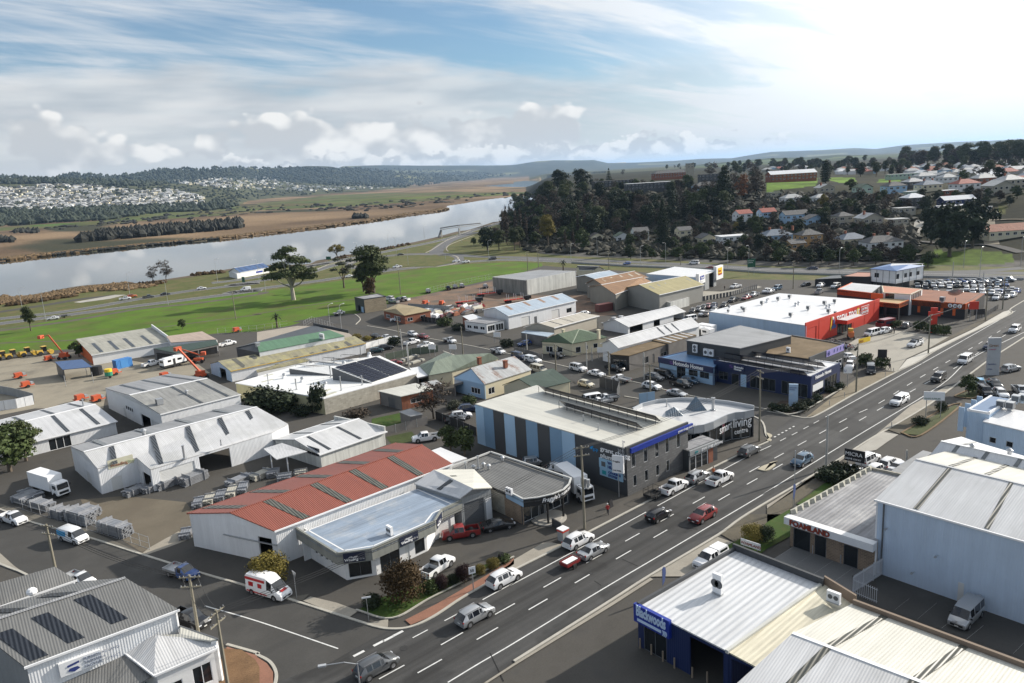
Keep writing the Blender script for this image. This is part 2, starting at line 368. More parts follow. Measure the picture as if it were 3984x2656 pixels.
# ------------------------------------------------------------------ buildings
def lerp(a,b,t):return a+(b-a)*t
def wall(parent,a,b,z0,ops=(),m=None,apex=None,zt=None,name='wall',th=.2):
 """wall from a to b (top points, world), down to z0; ops = (t0,t1,h0,h1,kind[,mat]) with t in 0..1 along and h metres above z0"""
 L=_V((b.x-a.x,b.y-a.y,0));ln=L.length
 if ln<.1:return
 L.normalize();out=_V((L.y,-L.x,0))
 cen=parent.get('_cx',None)
 mid=(a+b)/2
 if cen is not None and(mid.x-cen[0])*out.x+(mid.y-cen[1])*out.y<0:out=-out
 def zt_(t):return lerp(a.z,b.z,t)
 mb=MB()
 def piece(t0,t1,l0,l1,u0,u1):
  p0=_V((lerp(a.x,b.x,t0),lerp(a.y,b.y,t0),0));p1=_V((lerp(a.x,b.x,t1),lerp(a.y,b.y,t1),0))
  o=out*th
  q=[p0+_Z(l0),p1+_Z(l1),p1-o+_Z(l1),p0-o+_Z(l0)]
  w=[p0+_Z(u0),p1+_Z(u1),p1-o+_Z(u1),p0-o+_Z(u0)]
  mb.prism(q,w)
 ts=sorted({0.,1.,*[o[0]for o in ops],*[o[1]for o in ops]})
 for i in range(len(ts)-1):
  t0,t1=ts[i],ts[i+1]
  if t1-t0<1e-5:continue
  col=sorted([o for o in ops if o[0]<=t0+1e-6 and o[1]>=t1-1e-6],key=lambda o:o[2])
  z=z0
  for o in col:
   if z0+o[2]>z+.01:piece(t0,t1,z,z,z0+o[2],z0+o[2])
   z=max(z,z0+o[3])
  if zt_(t0)>z+.01 or zt_(t1)>z+.01:piece(t0,t1,z,z,max(zt_(t0),z),max(zt_(t1),z))
 if apex:
  for ap in apex if isinstance(apex,list)else[apex]:
   o=out*th
   q=[a,b,ap]
   mb.prism([p-o for p in q],[p for p in q])
 w=mb.obj(name,m,parent)
 zz=_Z(1)
 for o in ops:
  t0,t1,h0,h1,kd=o[:5]
  p0=_V((lerp(a.x,b.x,t0),lerp(a.y,b.y,t0),z0+h0));p1=_V((lerp(a.x,b.x,t1),lerp(a.y,b.y,t1),z0+h0))
  H=zz*(h1-h0);wd=(p1-p0).length
  mm=o[5]if len(o)>5 else None
  def slab(q0,q1,hh,d0,d1,nm,mt,par):
   pR([q0-out*d0,q1-out*d0,q1-out*d1,q0-out*d1],[q0-out*d0+hh,q1-out*d0+hh,q1-out*d1+hh,q0-out*d1+hh]).obj(nm,mt,par)
  if kd=='win' or kd=='shop':
   fr=MB();b_=.07 if wd<3 else.09
   fr.beam(p0-out*.05+zz*b_/2,p1-out*.05+zz*b_/2,b_,b_);fr.beam(p0-out*.05+H-zz*b_/2,p1-out*.05+H-zz*b_/2,b_,b_)
   k=max(1,round(wd/(1.1 if kd=='win' else 1.6)))
   for i in range(k+1):
    q=lerp(p0,p1,i/k)-out*.05+L*(b_/2 if i==0 else(-b_/2 if i==k else 0))
    fr.beam(q,q+H,b_,b_,up=out)
   fo=fr.obj('window',mm or WHITE,w)
   slab(p0,p1,H,.09,.12,'pane',GLASS,w)
  elif kd=='roll':
   d=MB();n_=max(3,int((h1-h0)/.25))
   for i in range(n_):
    y0=zz*((h1-h0)*i/n_);y1=zz*((h1-h0)*(i+.86)/n_)
    d.prism([p0-out*.10+y0,p1-out*.10+y0,p1-out*.15+y0,p0-out*.15+y0],[p0-out*.12+y1,p1-out*.12+y1,p1-out*.15+y1,p0-out*.15+y1])
   d.face([p0-out*.15,p1-out*.15,p1-out*.15+H,p0-out*.15+H])
   d.obj('roller_door',mm or DOORW,w)
  elif kd=='door':
   slab(p0,p1,H,.06,.11,'door',mm or DOORW,w)
  elif kd=='pan':
   slab(p0,p1,H,-.04,.05,'panel',mm or WHITE,w)
  elif kd=='open':
   pass
 return w
def slabroof(mb,pts,th=.14,u=None):
 n=_Z(0)
 for i in range(len(pts)):n+=(pts[i]-pts[0]).cross(pts[(i+1)%len(pts)]-pts[0])
 if n.z<0:pts=list(reversed(pts))
 mb.prism([p-_Z(th)for p in pts],pts,u=u)
def bld(name,label,cat,pts,roofs,walls,z0=0.,over=.25,sky=None,ridge=None,trim=None,par=None,group=None,rdir=None,up=.02):
 """pts {'a': (pixel or Vector, z) or ('mir', R, A) or ('para', a, b, c) or ('off', a, (dx,dy,dz))}; roofs [(letters, material)];
       walls [(letters a[R]b, material, openings)]; sky [(roofletters a,b,R2,R1, [(t0,t1,s0,s1)], mat)]; par = parapet [(letters, height, mat)]"""
 V=_D()
 for k,v in pts.items():
  if v[0]=='mir':r_,a_=V[v[1]],V[v[2]];V[k]=_V((2*r_.x-a_.x,2*r_.y-a_.y,a_.z))
  elif v[0]=='para':V[k]=V[v[1]]+V[v[3]]-V[v[2]]
  elif v[0]=='off':V[k]=V[v[1]]+Vector(v[2])
  elif v[0]=='lerp':V[k]=lerp(V[v[1]],V[v[2]],v[3])
  elif v[0]=='z':V[k]=_V((V[v[1]].x,V[v[1]].y,v[2]))
  else:V[k]=P(v[0],v[1])
 low=[p for p in V.values()]
 cx=sum(p.x for p in low)/len(low);cy=sum(p.y for p in low)/len(low)
 t=thing(name,label,cat,(cx,cy,z0),0,group);t['_cx']=(cx,cy)
 dn=_Z(-.02)
 for w_ in walls:
  ls=w_[0];ops=w_[2]if len(w_)>2 else()
  a,b=V[ls[0]],V[ls[-1]]
  ap=[V[c]+dn for c in ls[1:-1]]
  zb=z0 if len(w_)<4 else w_[3]
  if len(ap)==2:
   ap=None;wall(t,a+dn,b+dn,zb,ops,w_[1])
   mbx=MB();o_=_Z(0);L=(b-a);L.z=0;L.normalize();out=_V((L.y,-L.x,0));mid=(a+b)/2
   if(mid.x-cx)*out.x+(mid.y-cy)*out.y<0:out=-out
   q=[a+dn,b+dn,V[ls[2]]+dn,V[ls[1]]+dn];mbx.prism([p-out*.2 for p in q],q);mbx.obj('gable',w_[1],t)
  else:wall(t,a+dn,b+dn,zb,ops,w_[1],ap or None)
 def ex(p,o=over):
  d=_V((p.x-cx,p.y-cy,0))
  return p+_V((math.copysign(min(o,abs(d.x)*.1),d.x),math.copysign(min(o,abs(d.y)*.1),d.y),0))if d.length>.01 else p
 for rf in roofs:
  mb=MB();q=[ex(V[c])+_Z(.14+up)for c in rf[0]]
  slabroof(mb,q,.14,u=Vector(rdir)if rdir else None);ro=mb.obj('roof',rf[1],t)
 for sk in sky or():
  a,b,r2,r1=[ex(V[c])+_Z(.14+up)for c in sk[0]]
  m=sk[2]if len(sk)>2 else SKYL
  for(t0,t1,s0,s1)in sk[1]:
   q=[lerp(lerp(a,b,tt),lerp(r1,r2,tt),ss)+_Z(.045)for tt,ss in((t0,s0),(t1,s0),(t1,s1),(t0,s1))]
   mb=MB();slabroof(mb,q,.06);mb.obj('skylight',m,t)
 for rd in ridge or():
  p,q=ex(V[rd[0][0]]),ex(V[rd[0][1]])
  mb=MB();up=_Z(.17);mb.beam(p+up,q+up,rd[2]if len(rd)>2 else.5,.07);mb.obj('ridge_cap',rd[1],t)
 for tr in trim or():
  p,q=ex(V[tr[0][0]],over+.06),ex(V[tr[0][1]],over+.06)
  mb=MB();up=_Z(.08);mb.beam(p+up,q+up,.16,.2);mb.obj('gutter',tr[1],t)
 for pr in par or():
  ls,hh,m=pr
  for i in range(len(ls)-1):
   p,q=ex(V[ls[i]],0),ex(V[ls[i+1]],0)
   mb=MB();d=(q-p);d.z=0;d.normalize();ou=_V((d.y,-d.x,0));mid=(p+q)/2
   if(mid.x-cx)*ou.x+(mid.y-cy)*ou.y<0:ou=-ou
   u_=_Z(hh);p0,q0=p-d*.1+ou*.02,q+d*.1+ou*.02;lo=_Z(-.05)
   mb.prism([p0+lo,q0+lo,q0-ou*.3+lo,p0-ou*.3+lo],[p0+u_,q0+u_,q0-ou*.3+u_,p0-ou*.3+u_]);mb.obj('parapet',m,t)
 t['_V']=0;del t['_V']
 del t['_cx']
 return t,V
def shed(name,label,A,B,R1,R2,he,hr,wm,rm,cat='shed',front=(),left=(),right=(),sky=(),sky2=None,skm=None,capm=None,z0=0.,over=.3,cap=True,group=None):
 """gabled shed: near eave A(left) B(right), ridge R1(left) R2(right); far eave mirrored"""
 skm=skm or SKYL
 pts=dict(a=(A,he),b=(B,he),R=(R1,hr),S=(R2,hr))
 pts['d']=('mir','R','a');pts['c']=('mir','S','b')
 sk=[('abSR',[(t-w/2,t+w/2,.06,.94)for t,w in sky],skm)]
 sk.append(('dcSR',[(t-w/2,t+w/2,.06,.94)for t,w in(sky2 if sky2 is not None else sky)],skm))
 t,V=bld(name,label,cat,pts,[('abSR',rm),('dcSR',rm)],[('ab',wm,front),('aRd',wm,left),('bSc',wm,right),('dc',wm)],z0,over,sk,[('RS',capm or WHITE)]if cap else None,[('ab',WHITE),('dc',WHITE)],group=group)
 return t,V
def sign(parent,txt,o,u,size,m,up=_Z(1),nrm=None,name='lettering',align='LEFT',bold=0.,ext=.03,shear=0.,sx=1.):
 """flat lettering standing .03 m proud; o = world point of the text's lower left, u = direction of writing"""
 cu=bpy.data.curves.new(name,'FONT');cu.body=txt;cu.size=size;cu.extrude=ext;cu.offset=bold;cu.align_x=align;cu.shear=shear
 cu.resolution_u=2
 tmp=_on('tmp',cu);_ln(tmp)
 dg=bpy.context.evaluated_depsgraph_get();me=bpy.data.meshes.new_from_object(tmp.evaluated_get(dg))
 bpy.data.objects.remove(tmp);bpy.data.curves.remove(cu)
 u=u.normalized();up=(up-u*up.dot(u)).normalized();n_=u.cross(up)
 if nrm is not None and n_.dot(nrm)<0:pass
 off=parent_world(parent)if parent else _Z(0)
 T=Matrix(((u.x*sx,up.x,n_.x,o.x-off.x),(u.y*sx,up.y,n_.y,o.y-off.y),(u.z*sx,up.z,n_.z,o.z-off.z),(0,0,0,1)))
 me.transform(T);me.materials.clear();me.materials.append(m)
 ob=_on(name,me);_ln(ob)
 if parent:ob.parent=parent
 return ob
def board(parent,a,b,z0,z1,th,m,name='sign_board',out=0.):
 """upright flat board between ground points a and b"""
 L=_V((b.x-a.x,b.y-a.y,0)).normalized();n_=_V((L.y,-L.x,0))
 a=a+n_*out;b=b+n_*out
 q=[_V((a.x,a.y,z0)),_V((b.x,b.y,z0)),_V((b.x,b.y,z0))-n_*th,_V((a.x,a.y,z0))-n_*th]
 return pR(q,[p+_Z(z1-z0)for p in q]).obj(name,m,parent)
 # ------------------------------------------------------------------ terrain
_fa=np.array(_f);_ra=np.array(CR_);_ua=np.array(CU_)
def col_of(x,y):
 d=np.hypot(x,y)+1e-9;dx,dy=x/d,y/d
 w=np.maximum(dx*_fa[0]+dy*_fa[1],.25)
 return 1992+FPX*(dx*_ra[0]+dy*_ra[1])/w
def tan_el(X,Y):
 v=_fa[None]+_ra[None]*((X-1992)/FPX)[:,None]-_ua[None]*((Y-1328)/FPX)[:,None]
 return v[:,2]/np.hypot(v[:,0],v[:,1])
HZX=np.array([-3000.,0,1992,3984,7000]);HZY=np.array([975.,795,676,556,375])
L_D0=([0,500,900,1000,1300,1600,1800,2100],[2100,2000,2400,3500,3700,4700,5200,6000])
L1T=([-2000,0,220,450,700,1000,1200,1600,1780,1900,2500],[820,694,694,708,712,700,708,722,735,760,760])
L2T=([-2000,0,230,300,450,530,620,740,1000,1200,1340,1500,1700,1900,2050,2300,6000],[790,681,688,672,681,668,657,649,647,640,647,660,674,692,712,730,730])
L3T=([-3000,1200,1340,1490,1780,2000,2090,2156,2312,2366,2482,2625,2737,2848,2937,3000,3323,3408,3520,3700,3984,5500],[900,700,645,641,641,637,624,619,617,630,629,626,619,616,599,589,571,577,561,553,541,480])
L4T=([-3000,2300,2600,2800,3000,3150,3260,3400,3700,3984,5500],[950,690,650,632,612,609,599,601,585,563,470])
def layer(d,X,d0,d1,top,back=.5):
 ty=np.interp(X,top[0],top[1]);te=tan_el(X,ty)
 z1=CAMH+te*d1
 ta=-CAMH/d0
 s=(d-d0)/(d1-d0)
 sl=ta+(te-ta)*np.clip(s,0,1)
 z=CAMH+sl*d
 z=np.where(s>1,z1*(1-(s-1)*back),z)
 return np.where(s<0,-50.,np.where(z1<1,-50.,z))
TOE=[g((-0+2010,985)),g((2230,1000)),g((2500,1010)),g((2900,1035)),g((3270,1045)),g((3560,1035)),g((3984,1043))]
TOE=[TOE[0]+(TOE[0]-TOE[1]).normalized()*10]+TOE+[TOE[-1]+(TOE[-1]-TOE[-2]).normalized()*900]
TOEX=np.array([p.x for p in TOE]);TOEY=np.array([p.y for p in TOE])
def hillz(x,y):
 best=np.full(x.shape,1e9);sg=np.ones(x.shape)
 for i in range(len(TOE)-1):
  ax,ay,bx,by=TOEX[i],TOEY[i],TOEX[i+1],TOEY[i+1]
  dx,dy=bx-ax,by-ay;L2=dx*dx+dy*dy
  t=np.clip(((x-ax)*dx+(y-ay)*dy)/L2,0,1)
  ex,ey=x-ax-t*dx,y-ay-t*dy
  dd=np.hypot(ex,ey);s=np.sign(dx*ey-dy*ex)
  u=dd<best;best=np.where(u,dd,best);sg=np.where(u,s,sg)
 X=col_of(x,y)
 s=best*sg
 w=np.interp(X,[2000,2600,3300,4200],[300,330,235,215])
 t=np.clip(s/w,0,1);z=(26+np.interp(X,[2000,2600,3400,4200],[3,3,-1,-3]))*t*t*(3-2*t)
 edge=np.clip((X-2035)/(110.),0,1)
 return z*edge*edge*(3-2*edge)
def pts2(l):return np.array([[g(v).x,g(v).y]for v in l])
RIVER=pts2(['j0,1366','j300,1335','j700,1262','j1000,1245','j1200,1268','j1290,1225','j1500,1196','j1700,1165','j1900,1130','j2240,1085','k440,1072','k560,1035','k700,1015','k850,980','k1060,942','k1310,893','k1560,838','k1760,785','k1880,765','k2080,700','l0,650','l250,560','l330,500','l330,455','l0,474','k2000,502','k1780,538','k1660,556','k1640,590','k1560,610','k1280,645','k1000,690','k560,748','k0,812','j1900,850','j1200,915','j700,965','j300,1005','j0,1040'])
a_,b_=RIVER[0],RIVER[-1]
RIVER=np.vstack([RIVER,[b_+(b_-RIVER[-2])/np.linalg.norm(b_-RIVER[-2])*900,a_+(a_-RIVER[1])/np.linalg.norm(a_-RIVER[1])*700]])
ESTU=pts2(['k1960,387','k2240,364','l0,350','l290,322','l700,302','l800,300','l800,335','l600,350','l330,392','l0,397'])
def inpoly(x,y,poly):
 c=np.zeros(x.shape,bool);n=len(poly);j=n-1
 for i in range(n):
  xi,yi=poly[i];xj,yj=poly[j]
  k=((yi>y)!=(yj>y))&(x<(xj-xi)*(y-yi)/(yj-yi+1e-12)+xi)
  c^=k;j=i
 return c
def nz(x,y,s,o=0):
 a=0
 for k,(p,q,r,am)in enumerate(((1.,.31,.3,.5),(-.57,1.13,1.7,.5),(1.7,1.1,2.9,.3),(-2.3,1.9,4.1,.22),(3.1,-2.7,.7,.15),(4.9,3.9,5.3,.1))):
  a=a+am*np.sin((p*x+q*y)*s+r+o+1.3*np.sin((q*x-p*y)*s*.7+o*2+k))
 return a
def hT(x,y,river=True):
 x=np.asarray(x,float);y=np.asarray(y,float)
 sh=x.shape;x=x.ravel();y=y.ravel()
 d=np.hypot(x,y);X=col_of(x,y)
 d0=np.interp(X,*L_D0)
 z=np.zeros(x.shape)
 und=nz(x,y,.004)
 z=np.maximum(z,layer(d,X,d0,d0+1900,L1T)+und*6*(d>2600))
 z=np.maximum(z,layer(d,X,d0+2600,d0+4200,L2T)+und*5-3)
 z=np.maximum(z,layer(d,X,9000,13000,L3T,.2)+nz(x,y,.0012,3)*14-8)
 z=np.maximum(z,layer(d,X,3000,5200,L4T,.2)+nz(x,y,.003,5)*3-3)
 z=np.maximum(z,hillz(x,y))
 if river:
  ins=inpoly(x,y,RIVER)|inpoly(x,y,ESTU)
  z=np.where(ins,-3.,z)
 return z.reshape(sh)
_T=np.concatenate([np.linspace(120,900,3000),np.geomspace(901,16000,3000)])
def gh(v):
 d=ray(v);h=math.hypot(d.x,d.y)
 x=d.x/h*_T;y=d.y/h*_T;z=CAMH+d.z/h*_T
 k=np.nonzero(z<hT(x,y,False))[0]
 i=k[0]if len(k)else len(_T)-1
 return _V((x[i],y[i],float(hT(x[i:i+1],y[i:i+1],False)[0])))
def ghs(X,Y):
 v=_fa[None]+_ra[None]*((X-1992)/FPX)[:,None]-_ua[None]*((Y-1328)/FPX)[:,None]
 h=np.hypot(v[:,0],v[:,1]);ts=np.concatenate([np.linspace(150,900,150),np.geomspace(905,16000,150)])
 x=v[:,:1]/h[:,None]*ts;y=v[:,1:2]/h[:,None]*ts;z=CAMH+v[:,2:]/h[:,None]*ts-hT(x,y,False)
 i=np.argmax(z<0,1);i=np.where(z.min(1)<0,np.maximum(i,1),len(ts)-1);k=np.arange(len(X));f=np.clip(z[k,i-1]/(z[k,i-1]-z[k,i]+1e-9),0,1);T=ts[i-1]+(ts[i]-ts[i-1])*f
 xx,yy=v[:,0]/h*T,v[:,1]/h*T;return xx,yy,hT(xx,yy,False)
def zT(x,y):return float(hT(np.array([x]),np.array([y]),False)[0])
COVER=[(['j-400,790','j0,748','j270,728','j900,690','j1500,605','j2240,545','k0,540','k600,470','k1200,446','k2240,440','l400,440','l400,455','k2240,458','k1640,505','k900,560','k0,600','j2000,640','j1400,680','j700,735','j0,778','j-400,820'],(.085,.105,.035)),(['j0,700','j700,660','j1400,600','j2240,555','j2240,540','j0,640'],(.05,.055,.03)),(['j270,742','j900,705','j900,690','j270,728'],(.06,.10,.02)),(['k900,505','k1640,470','k2240,455','k2240,462','k1640,486','k900,520'],(.10,.125,.03)),(['m0,480','m440,480','m440,430','m640,470','m780,425','m600,425','m420,435','m0,540'],(.10,.17,.02)),(['m-10,555','m420,500','m440,430','m0,470'],(.10,.17,.02)),(['m960,470','m1170,460','m1150,435','m980,440'],(.10,.17,.02)),(['m1260,1195','m1470,1060','m1640,1075','m1800,1050','m2140,1095','m2150,1170','m1700,1195'],(.085,.13,.02)),(['m1960,760','m2000,690','m2080,660','m2100,680','m2060,750'],(.07,.10,.02)),(['m620,475','m780,470','m770,425','m620,430'],(.10,.17,.02)),]
def build_ground():
 az=np.concatenate([np.linspace(-180,-46,28)[:-1],np.linspace(-46,-36,12)[:-1],np.linspace(-36,36,760),np.linspace(36,46,12)[1:],np.linspace(46,180,28)[1:-1]])
 az=np.radians(az)+YAW
 rr=np.concatenate([[.5,15,30,60,90,120],np.geomspace(150,600,110),np.geomspace(607,6000,190)[0:],np.geomspace(6100,42000,46)])
 A,D_=np.meshgrid(az,rr);x=np.sin(A)*D_;y=np.cos(A)*D_
 z=hT(x,y)
 z=np.where(D_>20000,z-(D_-20000)*.002,z)
 X=col_of(x.ravel(),y.ravel());d=D_.ravel();xr,yr=x.ravel(),y.ravel();zr=z.ravel()
 col=np.zeros((len(d),3));col[:]=(.105,.10,.09)
 far=d>520
 n1=nz(xr,yr,.02,1);n2=nz(xr,yr,.006,4);n3=nz(xr,yr,.06,2)
 river_far=far&(X<2300)&~inpoly(xr,yr,RIVER)
 t=np.clip(.5+.55*n2+.3*n1,0,1)[:,None]
 reed=np.array([.115,.078,.048])*(1-t)+np.array([.25,.175,.105])*t
 col=np.where(river_far[:,None],reed,col)
 w=np.clip((nz(xr,yr*.35,.013,8)-.55)*2.2,0,1)[:,None]
 col=np.where(river_far[:,None],col*(1-w)+np.array([.05,.05,.03])*w,col)
 for poly,c in COVER:
  pp=[]
  for v in poly:
   p=gh(v)if v[0]=='m' else g(v);pp.append((p.x,p.y))
  ins=inpoly(xr,yr,pp)
  v=np.clip(1+.25*n1[ins]+.2*n3[ins],.5,1.5)[:,None]
  cc=np.array(c)*v
  mixb=np.clip(.5*nz(xr[ins],yr[ins]*.3,.02,9)+.25,0,.75)[:,None]
  cc=cc*(1-mixb*(.8 if c[1]<.12 else.1))+np.array([.13,.09,.05])*mixb*(.8 if c[1]<.12 else.1)
  col[ins]=cc
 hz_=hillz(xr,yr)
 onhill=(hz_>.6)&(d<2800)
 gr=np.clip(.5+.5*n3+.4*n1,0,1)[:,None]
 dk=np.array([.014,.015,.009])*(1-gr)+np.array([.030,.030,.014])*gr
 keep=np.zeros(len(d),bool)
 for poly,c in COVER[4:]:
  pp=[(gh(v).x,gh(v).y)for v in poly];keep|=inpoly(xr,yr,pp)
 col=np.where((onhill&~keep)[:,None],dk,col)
 forest=(zr>3)&(d>2300)&~onhill
 fr=np.clip(.5+.5*nz(xr,yr,.012,6)+.2*n1,0,1)[:,None]
 fc=np.array([.022,.030,.018])*(1-fr)+np.array([.045,.050,.03])*fr
 cl=np.clip((nz(xr,yr,.0028,12)-.75)*4,0,1)[:,None]
 fc=fc*(1-cl)+np.array([.15,.15,.07])*cl
 col=np.where(forest[:,None],fc,col)
 sub=forest&(d<np.interp(X,*L_D0)+1900)
 sc=np.clip(.5+.6*nz(xr,yr,.02,3),0,1)[:,None]
 col=np.where(sub[:,None],np.array([.045,.05,.032])*(1-sc)+np.array([.09,.095,.05])*sc,col)
 l4=(d>2900)&(d<5400)&(X>2700)
 col=np.where(l4[:,None],np.where((n2>.1)[:,None],np.array([.08,.105,.035]),np.array([.035,.05,.025])),col)
 na,nr=len(az),len(rr)
 idx=np.arange(nr*na).reshape(nr,na)
 a=idx[:-1,:];b=idx[1:,:]
 q=np.stack([a,np.roll(a,-1,1),np.roll(b,-1,1),b],-1).reshape(-1,4)
 me=_mn('ground')
 me.vertices.add(nr*na);me.vertices.foreach_set('co',np.stack([xr,yr,zr],-1).ravel())
 me.loops.add(len(q)*4);me.loops.foreach_set('vertex_index',q[:,::-1].ravel())
 me.polygons.add(len(q));me.polygons.foreach_set('loop_start',np.arange(len(q))*4)
 me.polygons.foreach_set('use_smooth',np.ones(len(q),bool))
 me.update()
 at=me.color_attributes.new('cover','FLOAT_COLOR','POINT')
 at.data.foreach_set('color',np.concatenate([col,np.ones((len(col),1))],1).ravel())
 m=bpy.data.materials.new('ground_cover');m.use_nodes=True;nt=m.node_tree;bs=nt.nodes['Principled BSDF']
 va=nt.nodes.new('ShaderNodeVertexColor');va.layer_name='cover'
 ge=nt.nodes.new('ShaderNodeNewGeometry')
 no=nt.nodes.new('ShaderNodeTexNoise');no.inputs['Scale'].default_value=.25;no.inputs['Detail'].default_value=7;no.inputs['Roughness'].default_value=.65
 nt.links.new(ge.outputs['Position'],no.inputs['Vector'])
 mr=nt.nodes.new('ShaderNodeMapRange');nt.links.new(no.outputs[0],mr.inputs[0])
 for i,k in enumerate((.3,.7,.62,1.4)):mr.inputs[i+1].default_value=k
 cb=nt.nodes.new('ShaderNodeCombineColor')
 for i in range(3):nt.links.new(mr.outputs[0],cb.inputs[i])
 mx=nt.nodes.new('ShaderNodeMix');mx.data_type='RGBA';mx.blend_type='MULTIPLY';mx.inputs[0].default_value=1
 nt.links.new(va.outputs[0],mx.inputs[6]);nt.links.new(cb.outputs[0],mx.inputs[7]);nt.links.new(mx.outputs[2],bs.inputs['Base Color'])
 bs.inputs['Roughness'].default_value=.95;bs.inputs['Specular IOR Level'].default_value=.1
 me.materials.append(m)
 o=_on('ground',me);_ln(o);tag(o,kind='structure')
build_ground()
def water():
 m=bpy.data.materials.new('river_water');m.use_nodes=True;nt=m.node_tree;b=nt.nodes['Principled BSDF']
 b.inputs['Base Color'].default_value=(.03,.035,.03,1);b.inputs['Roughness'].default_value=.03;b.inputs['IOR'].default_value=1.7
 b.inputs['Specular IOR Level'].default_value=1.
 ge=nt.nodes.new('ShaderNodeNewGeometry');mp=nt.nodes.new('ShaderNodeMapping');mp.inputs['Scale'].default_value=(.35,.9,1)
 nt.links.new(ge.outputs['Position'],mp.inputs[0])
 no=nt.nodes.new('ShaderNodeTexNoise');no.inputs['Scale'].default_value=.6;no.inputs['Detail'].default_value=3
 nt.links.new(mp.outputs[0],no.inputs['Vector'])
 n2=nt.nodes.new('ShaderNodeTexNoise');n2.inputs['Scale'].default_value=.006;n2.inputs['Detail'].default_value=3
 nt.links.new(mp.outputs[0],n2.inputs['Vector'])
 mr=nt.nodes.new('ShaderNodeMapRange');nt.links.new(n2.outputs[0],mr.inputs[0])
 for i,k in enumerate((.45,.62,.0,.5)):mr.inputs[i+1].default_value=k
 bp=nt.nodes.new('ShaderNodeBump');bp.inputs['Distance'].default_value=.02
 nt.links.new(mr.outputs[0],bp.inputs['Strength']);nt.links.new(no.outputs[0],bp.inputs['Height']);nt.links.new(bp.outputs[0],b.inputs['Normal'])
 mb=MB();r=16000
 mb.face([(-r,200,-.7),(r,200,-.7),(r,r,-.7),(-r,r,-.7)])
 tag(mb.obj('river',m),kind='structure')
water()
def gmat(name,c,var=.2,vs=.2,fine=.2,patch=None,rough=.92):return mat(name,c,rough,var,vs,fine=fine,patch=patch,spec=.25)
ASPH=gmat('asphalt',(.062,.060,.056),.12,.25,.12,((.085,.082,.076),.52,.75,.12),.88)
ASPHR=gmat('road_asphalt',(.060,.059,.057),.10,.12,.14,((.050,.050,.050),.5,.7,.35),.82)
def wear(m):
 nt=m.node_tree;N=nt.nodes;L=nt.links;bs=N['Principled BSDF'];src=bs.inputs['Base Color'].links[0].from_socket
 ge=N.new('ShaderNodeNewGeometry');cur=src
 for sc,a,b,lo,hi in(((.012,.75,1),.35,.7,1.22,.62),((.5,.02,1),.60,.78,1.,.75),((.09,.11,1),.56,.59,1.,.76)):
  mp=N.new('ShaderNodeMapping');L.new(ge.outputs['Position'],mp.inputs[0]);mp.inputs['Scale'].default_value=sc
  no=N.new('ShaderNodeTexNoise');no.inputs['Scale'].default_value=1.;no.inputs['Detail'].default_value=4;L.new(mp.outputs[0],no.inputs['Vector'])
  mr=N.new('ShaderNodeMapRange');L.new(no.outputs[0],mr.inputs[0])
  for i,k in enumerate((a,b,lo,hi)):mr.inputs[i+1].default_value=k
  mx=N.new('ShaderNodeVectorMath');mx.operation='SCALE';L.new(cur,mx.inputs[0]);L.new(mr.outputs[0],mx.inputs['Scale']);cur=mx.outputs[0]
 L.new(cur,bs.inputs['Base Color'])
wear(ASPHR)
ASPHO=gmat('old_asphalt',(.074,.069,.061),.15,.3,.15,((.060,.057,.053),.5,.72,.3))
HWAY=gmat('highway_asphalt',(.125,.125,.125),.1,.2,.1)
GRASS=gmat('park_grass',(.075,.138,.008),.3,.08,.35,((.10,.095,.03),.48,.70,.07))
GRASSD=gmat('verge_grass',(.085,.095,.025),.3,.3,.3,((.13,.11,.045),.45,.65,.12))
LAWN=gmat('lawn_grass',(.040,.075,.012),.25,.4,.3,((.07,.075,.02),.5,.7,.5))
DIRT=gmat('yard_dirt',(.135,.115,.085),.2,.15,.15,((.12,.10,.075),.5,.72,.1))
MUD=gmat('yard_red_mud',(.19,.125,.085),.25,.15,.15,((.10,.085,.07),.45,.65,.12))
GRAVEL=gmat('yard_gravel',(.27,.24,.185),.12,.15,.12,((.15,.135,.11),.5,.75,.08))
CPARK=gmat('concrete_carpark',(.33,.31,.265),.10,.12,.08,((.22,.21,.185),.5,.8,.15))
FOOT=gmat('footpath_concrete',(.30,.275,.23),.15,.4,.12)
BRICKP=mat('footpath_brick',(.24,.115,.075),.95,.15,.5,fine=.15,brick=None)
VERGE=gmat('worn_verge',(.105,.092,.068),.25,.25,.2,((.075,.07,.06),.5,.7,.3))
LINE=mat('road_paint_white',(.62,.62,.60),.7,.2,2.)
LINEY=mat('road_paint_yellow',(.55,.42,.10),.7,.2,2.)
def sheet(name,pts,m,z,zs=0.,kind='structure',drape=False):
 mb=MB();q=[P(v,z)if not isinstance(v,Vector)else _V((v.x,v.y,z))for v in pts]
 bm=bmesh.new();vs=[bm.verts.new(p)for p in q];f=bm.faces.new(vs)
 bm.normal_update()
 if f.normal.z<0:bmesh.ops.reverse_faces(bm,faces=[f])
 bmesh.ops.triangulate(bm,faces=bm.faces[:])
 me=_mn(name);bm.to_mesh(me);bm.free()
 me.uv_layers.new(name='UVMap');u=me.uv_layers[0].data
 for lp in me.loops:c=me.vertices[lp.vertex_index].co;u[lp.index].uv=(c.x,c.y)
 me.materials.append(m);o=_on(name,me);_ln(o);return tag(o,kind=kind)
def cr(pts,n=6):
 if len(pts)<3:return pts
 out=[];p=[pts[0]*2-pts[1]]+pts+[pts[-1]*2-pts[-2]]
 for i in range(1,len(p)-2):
  for k in range(n):
   t=k/n;a,b,c,d=p[i-1:i+3]
   out.append(.5*((2*b)+(c-a)*t+(2*a-5*b+4*c-d)*t*t+(3*b-a-3*c+d)*t**3))
 out.append(pts[-1]);return out
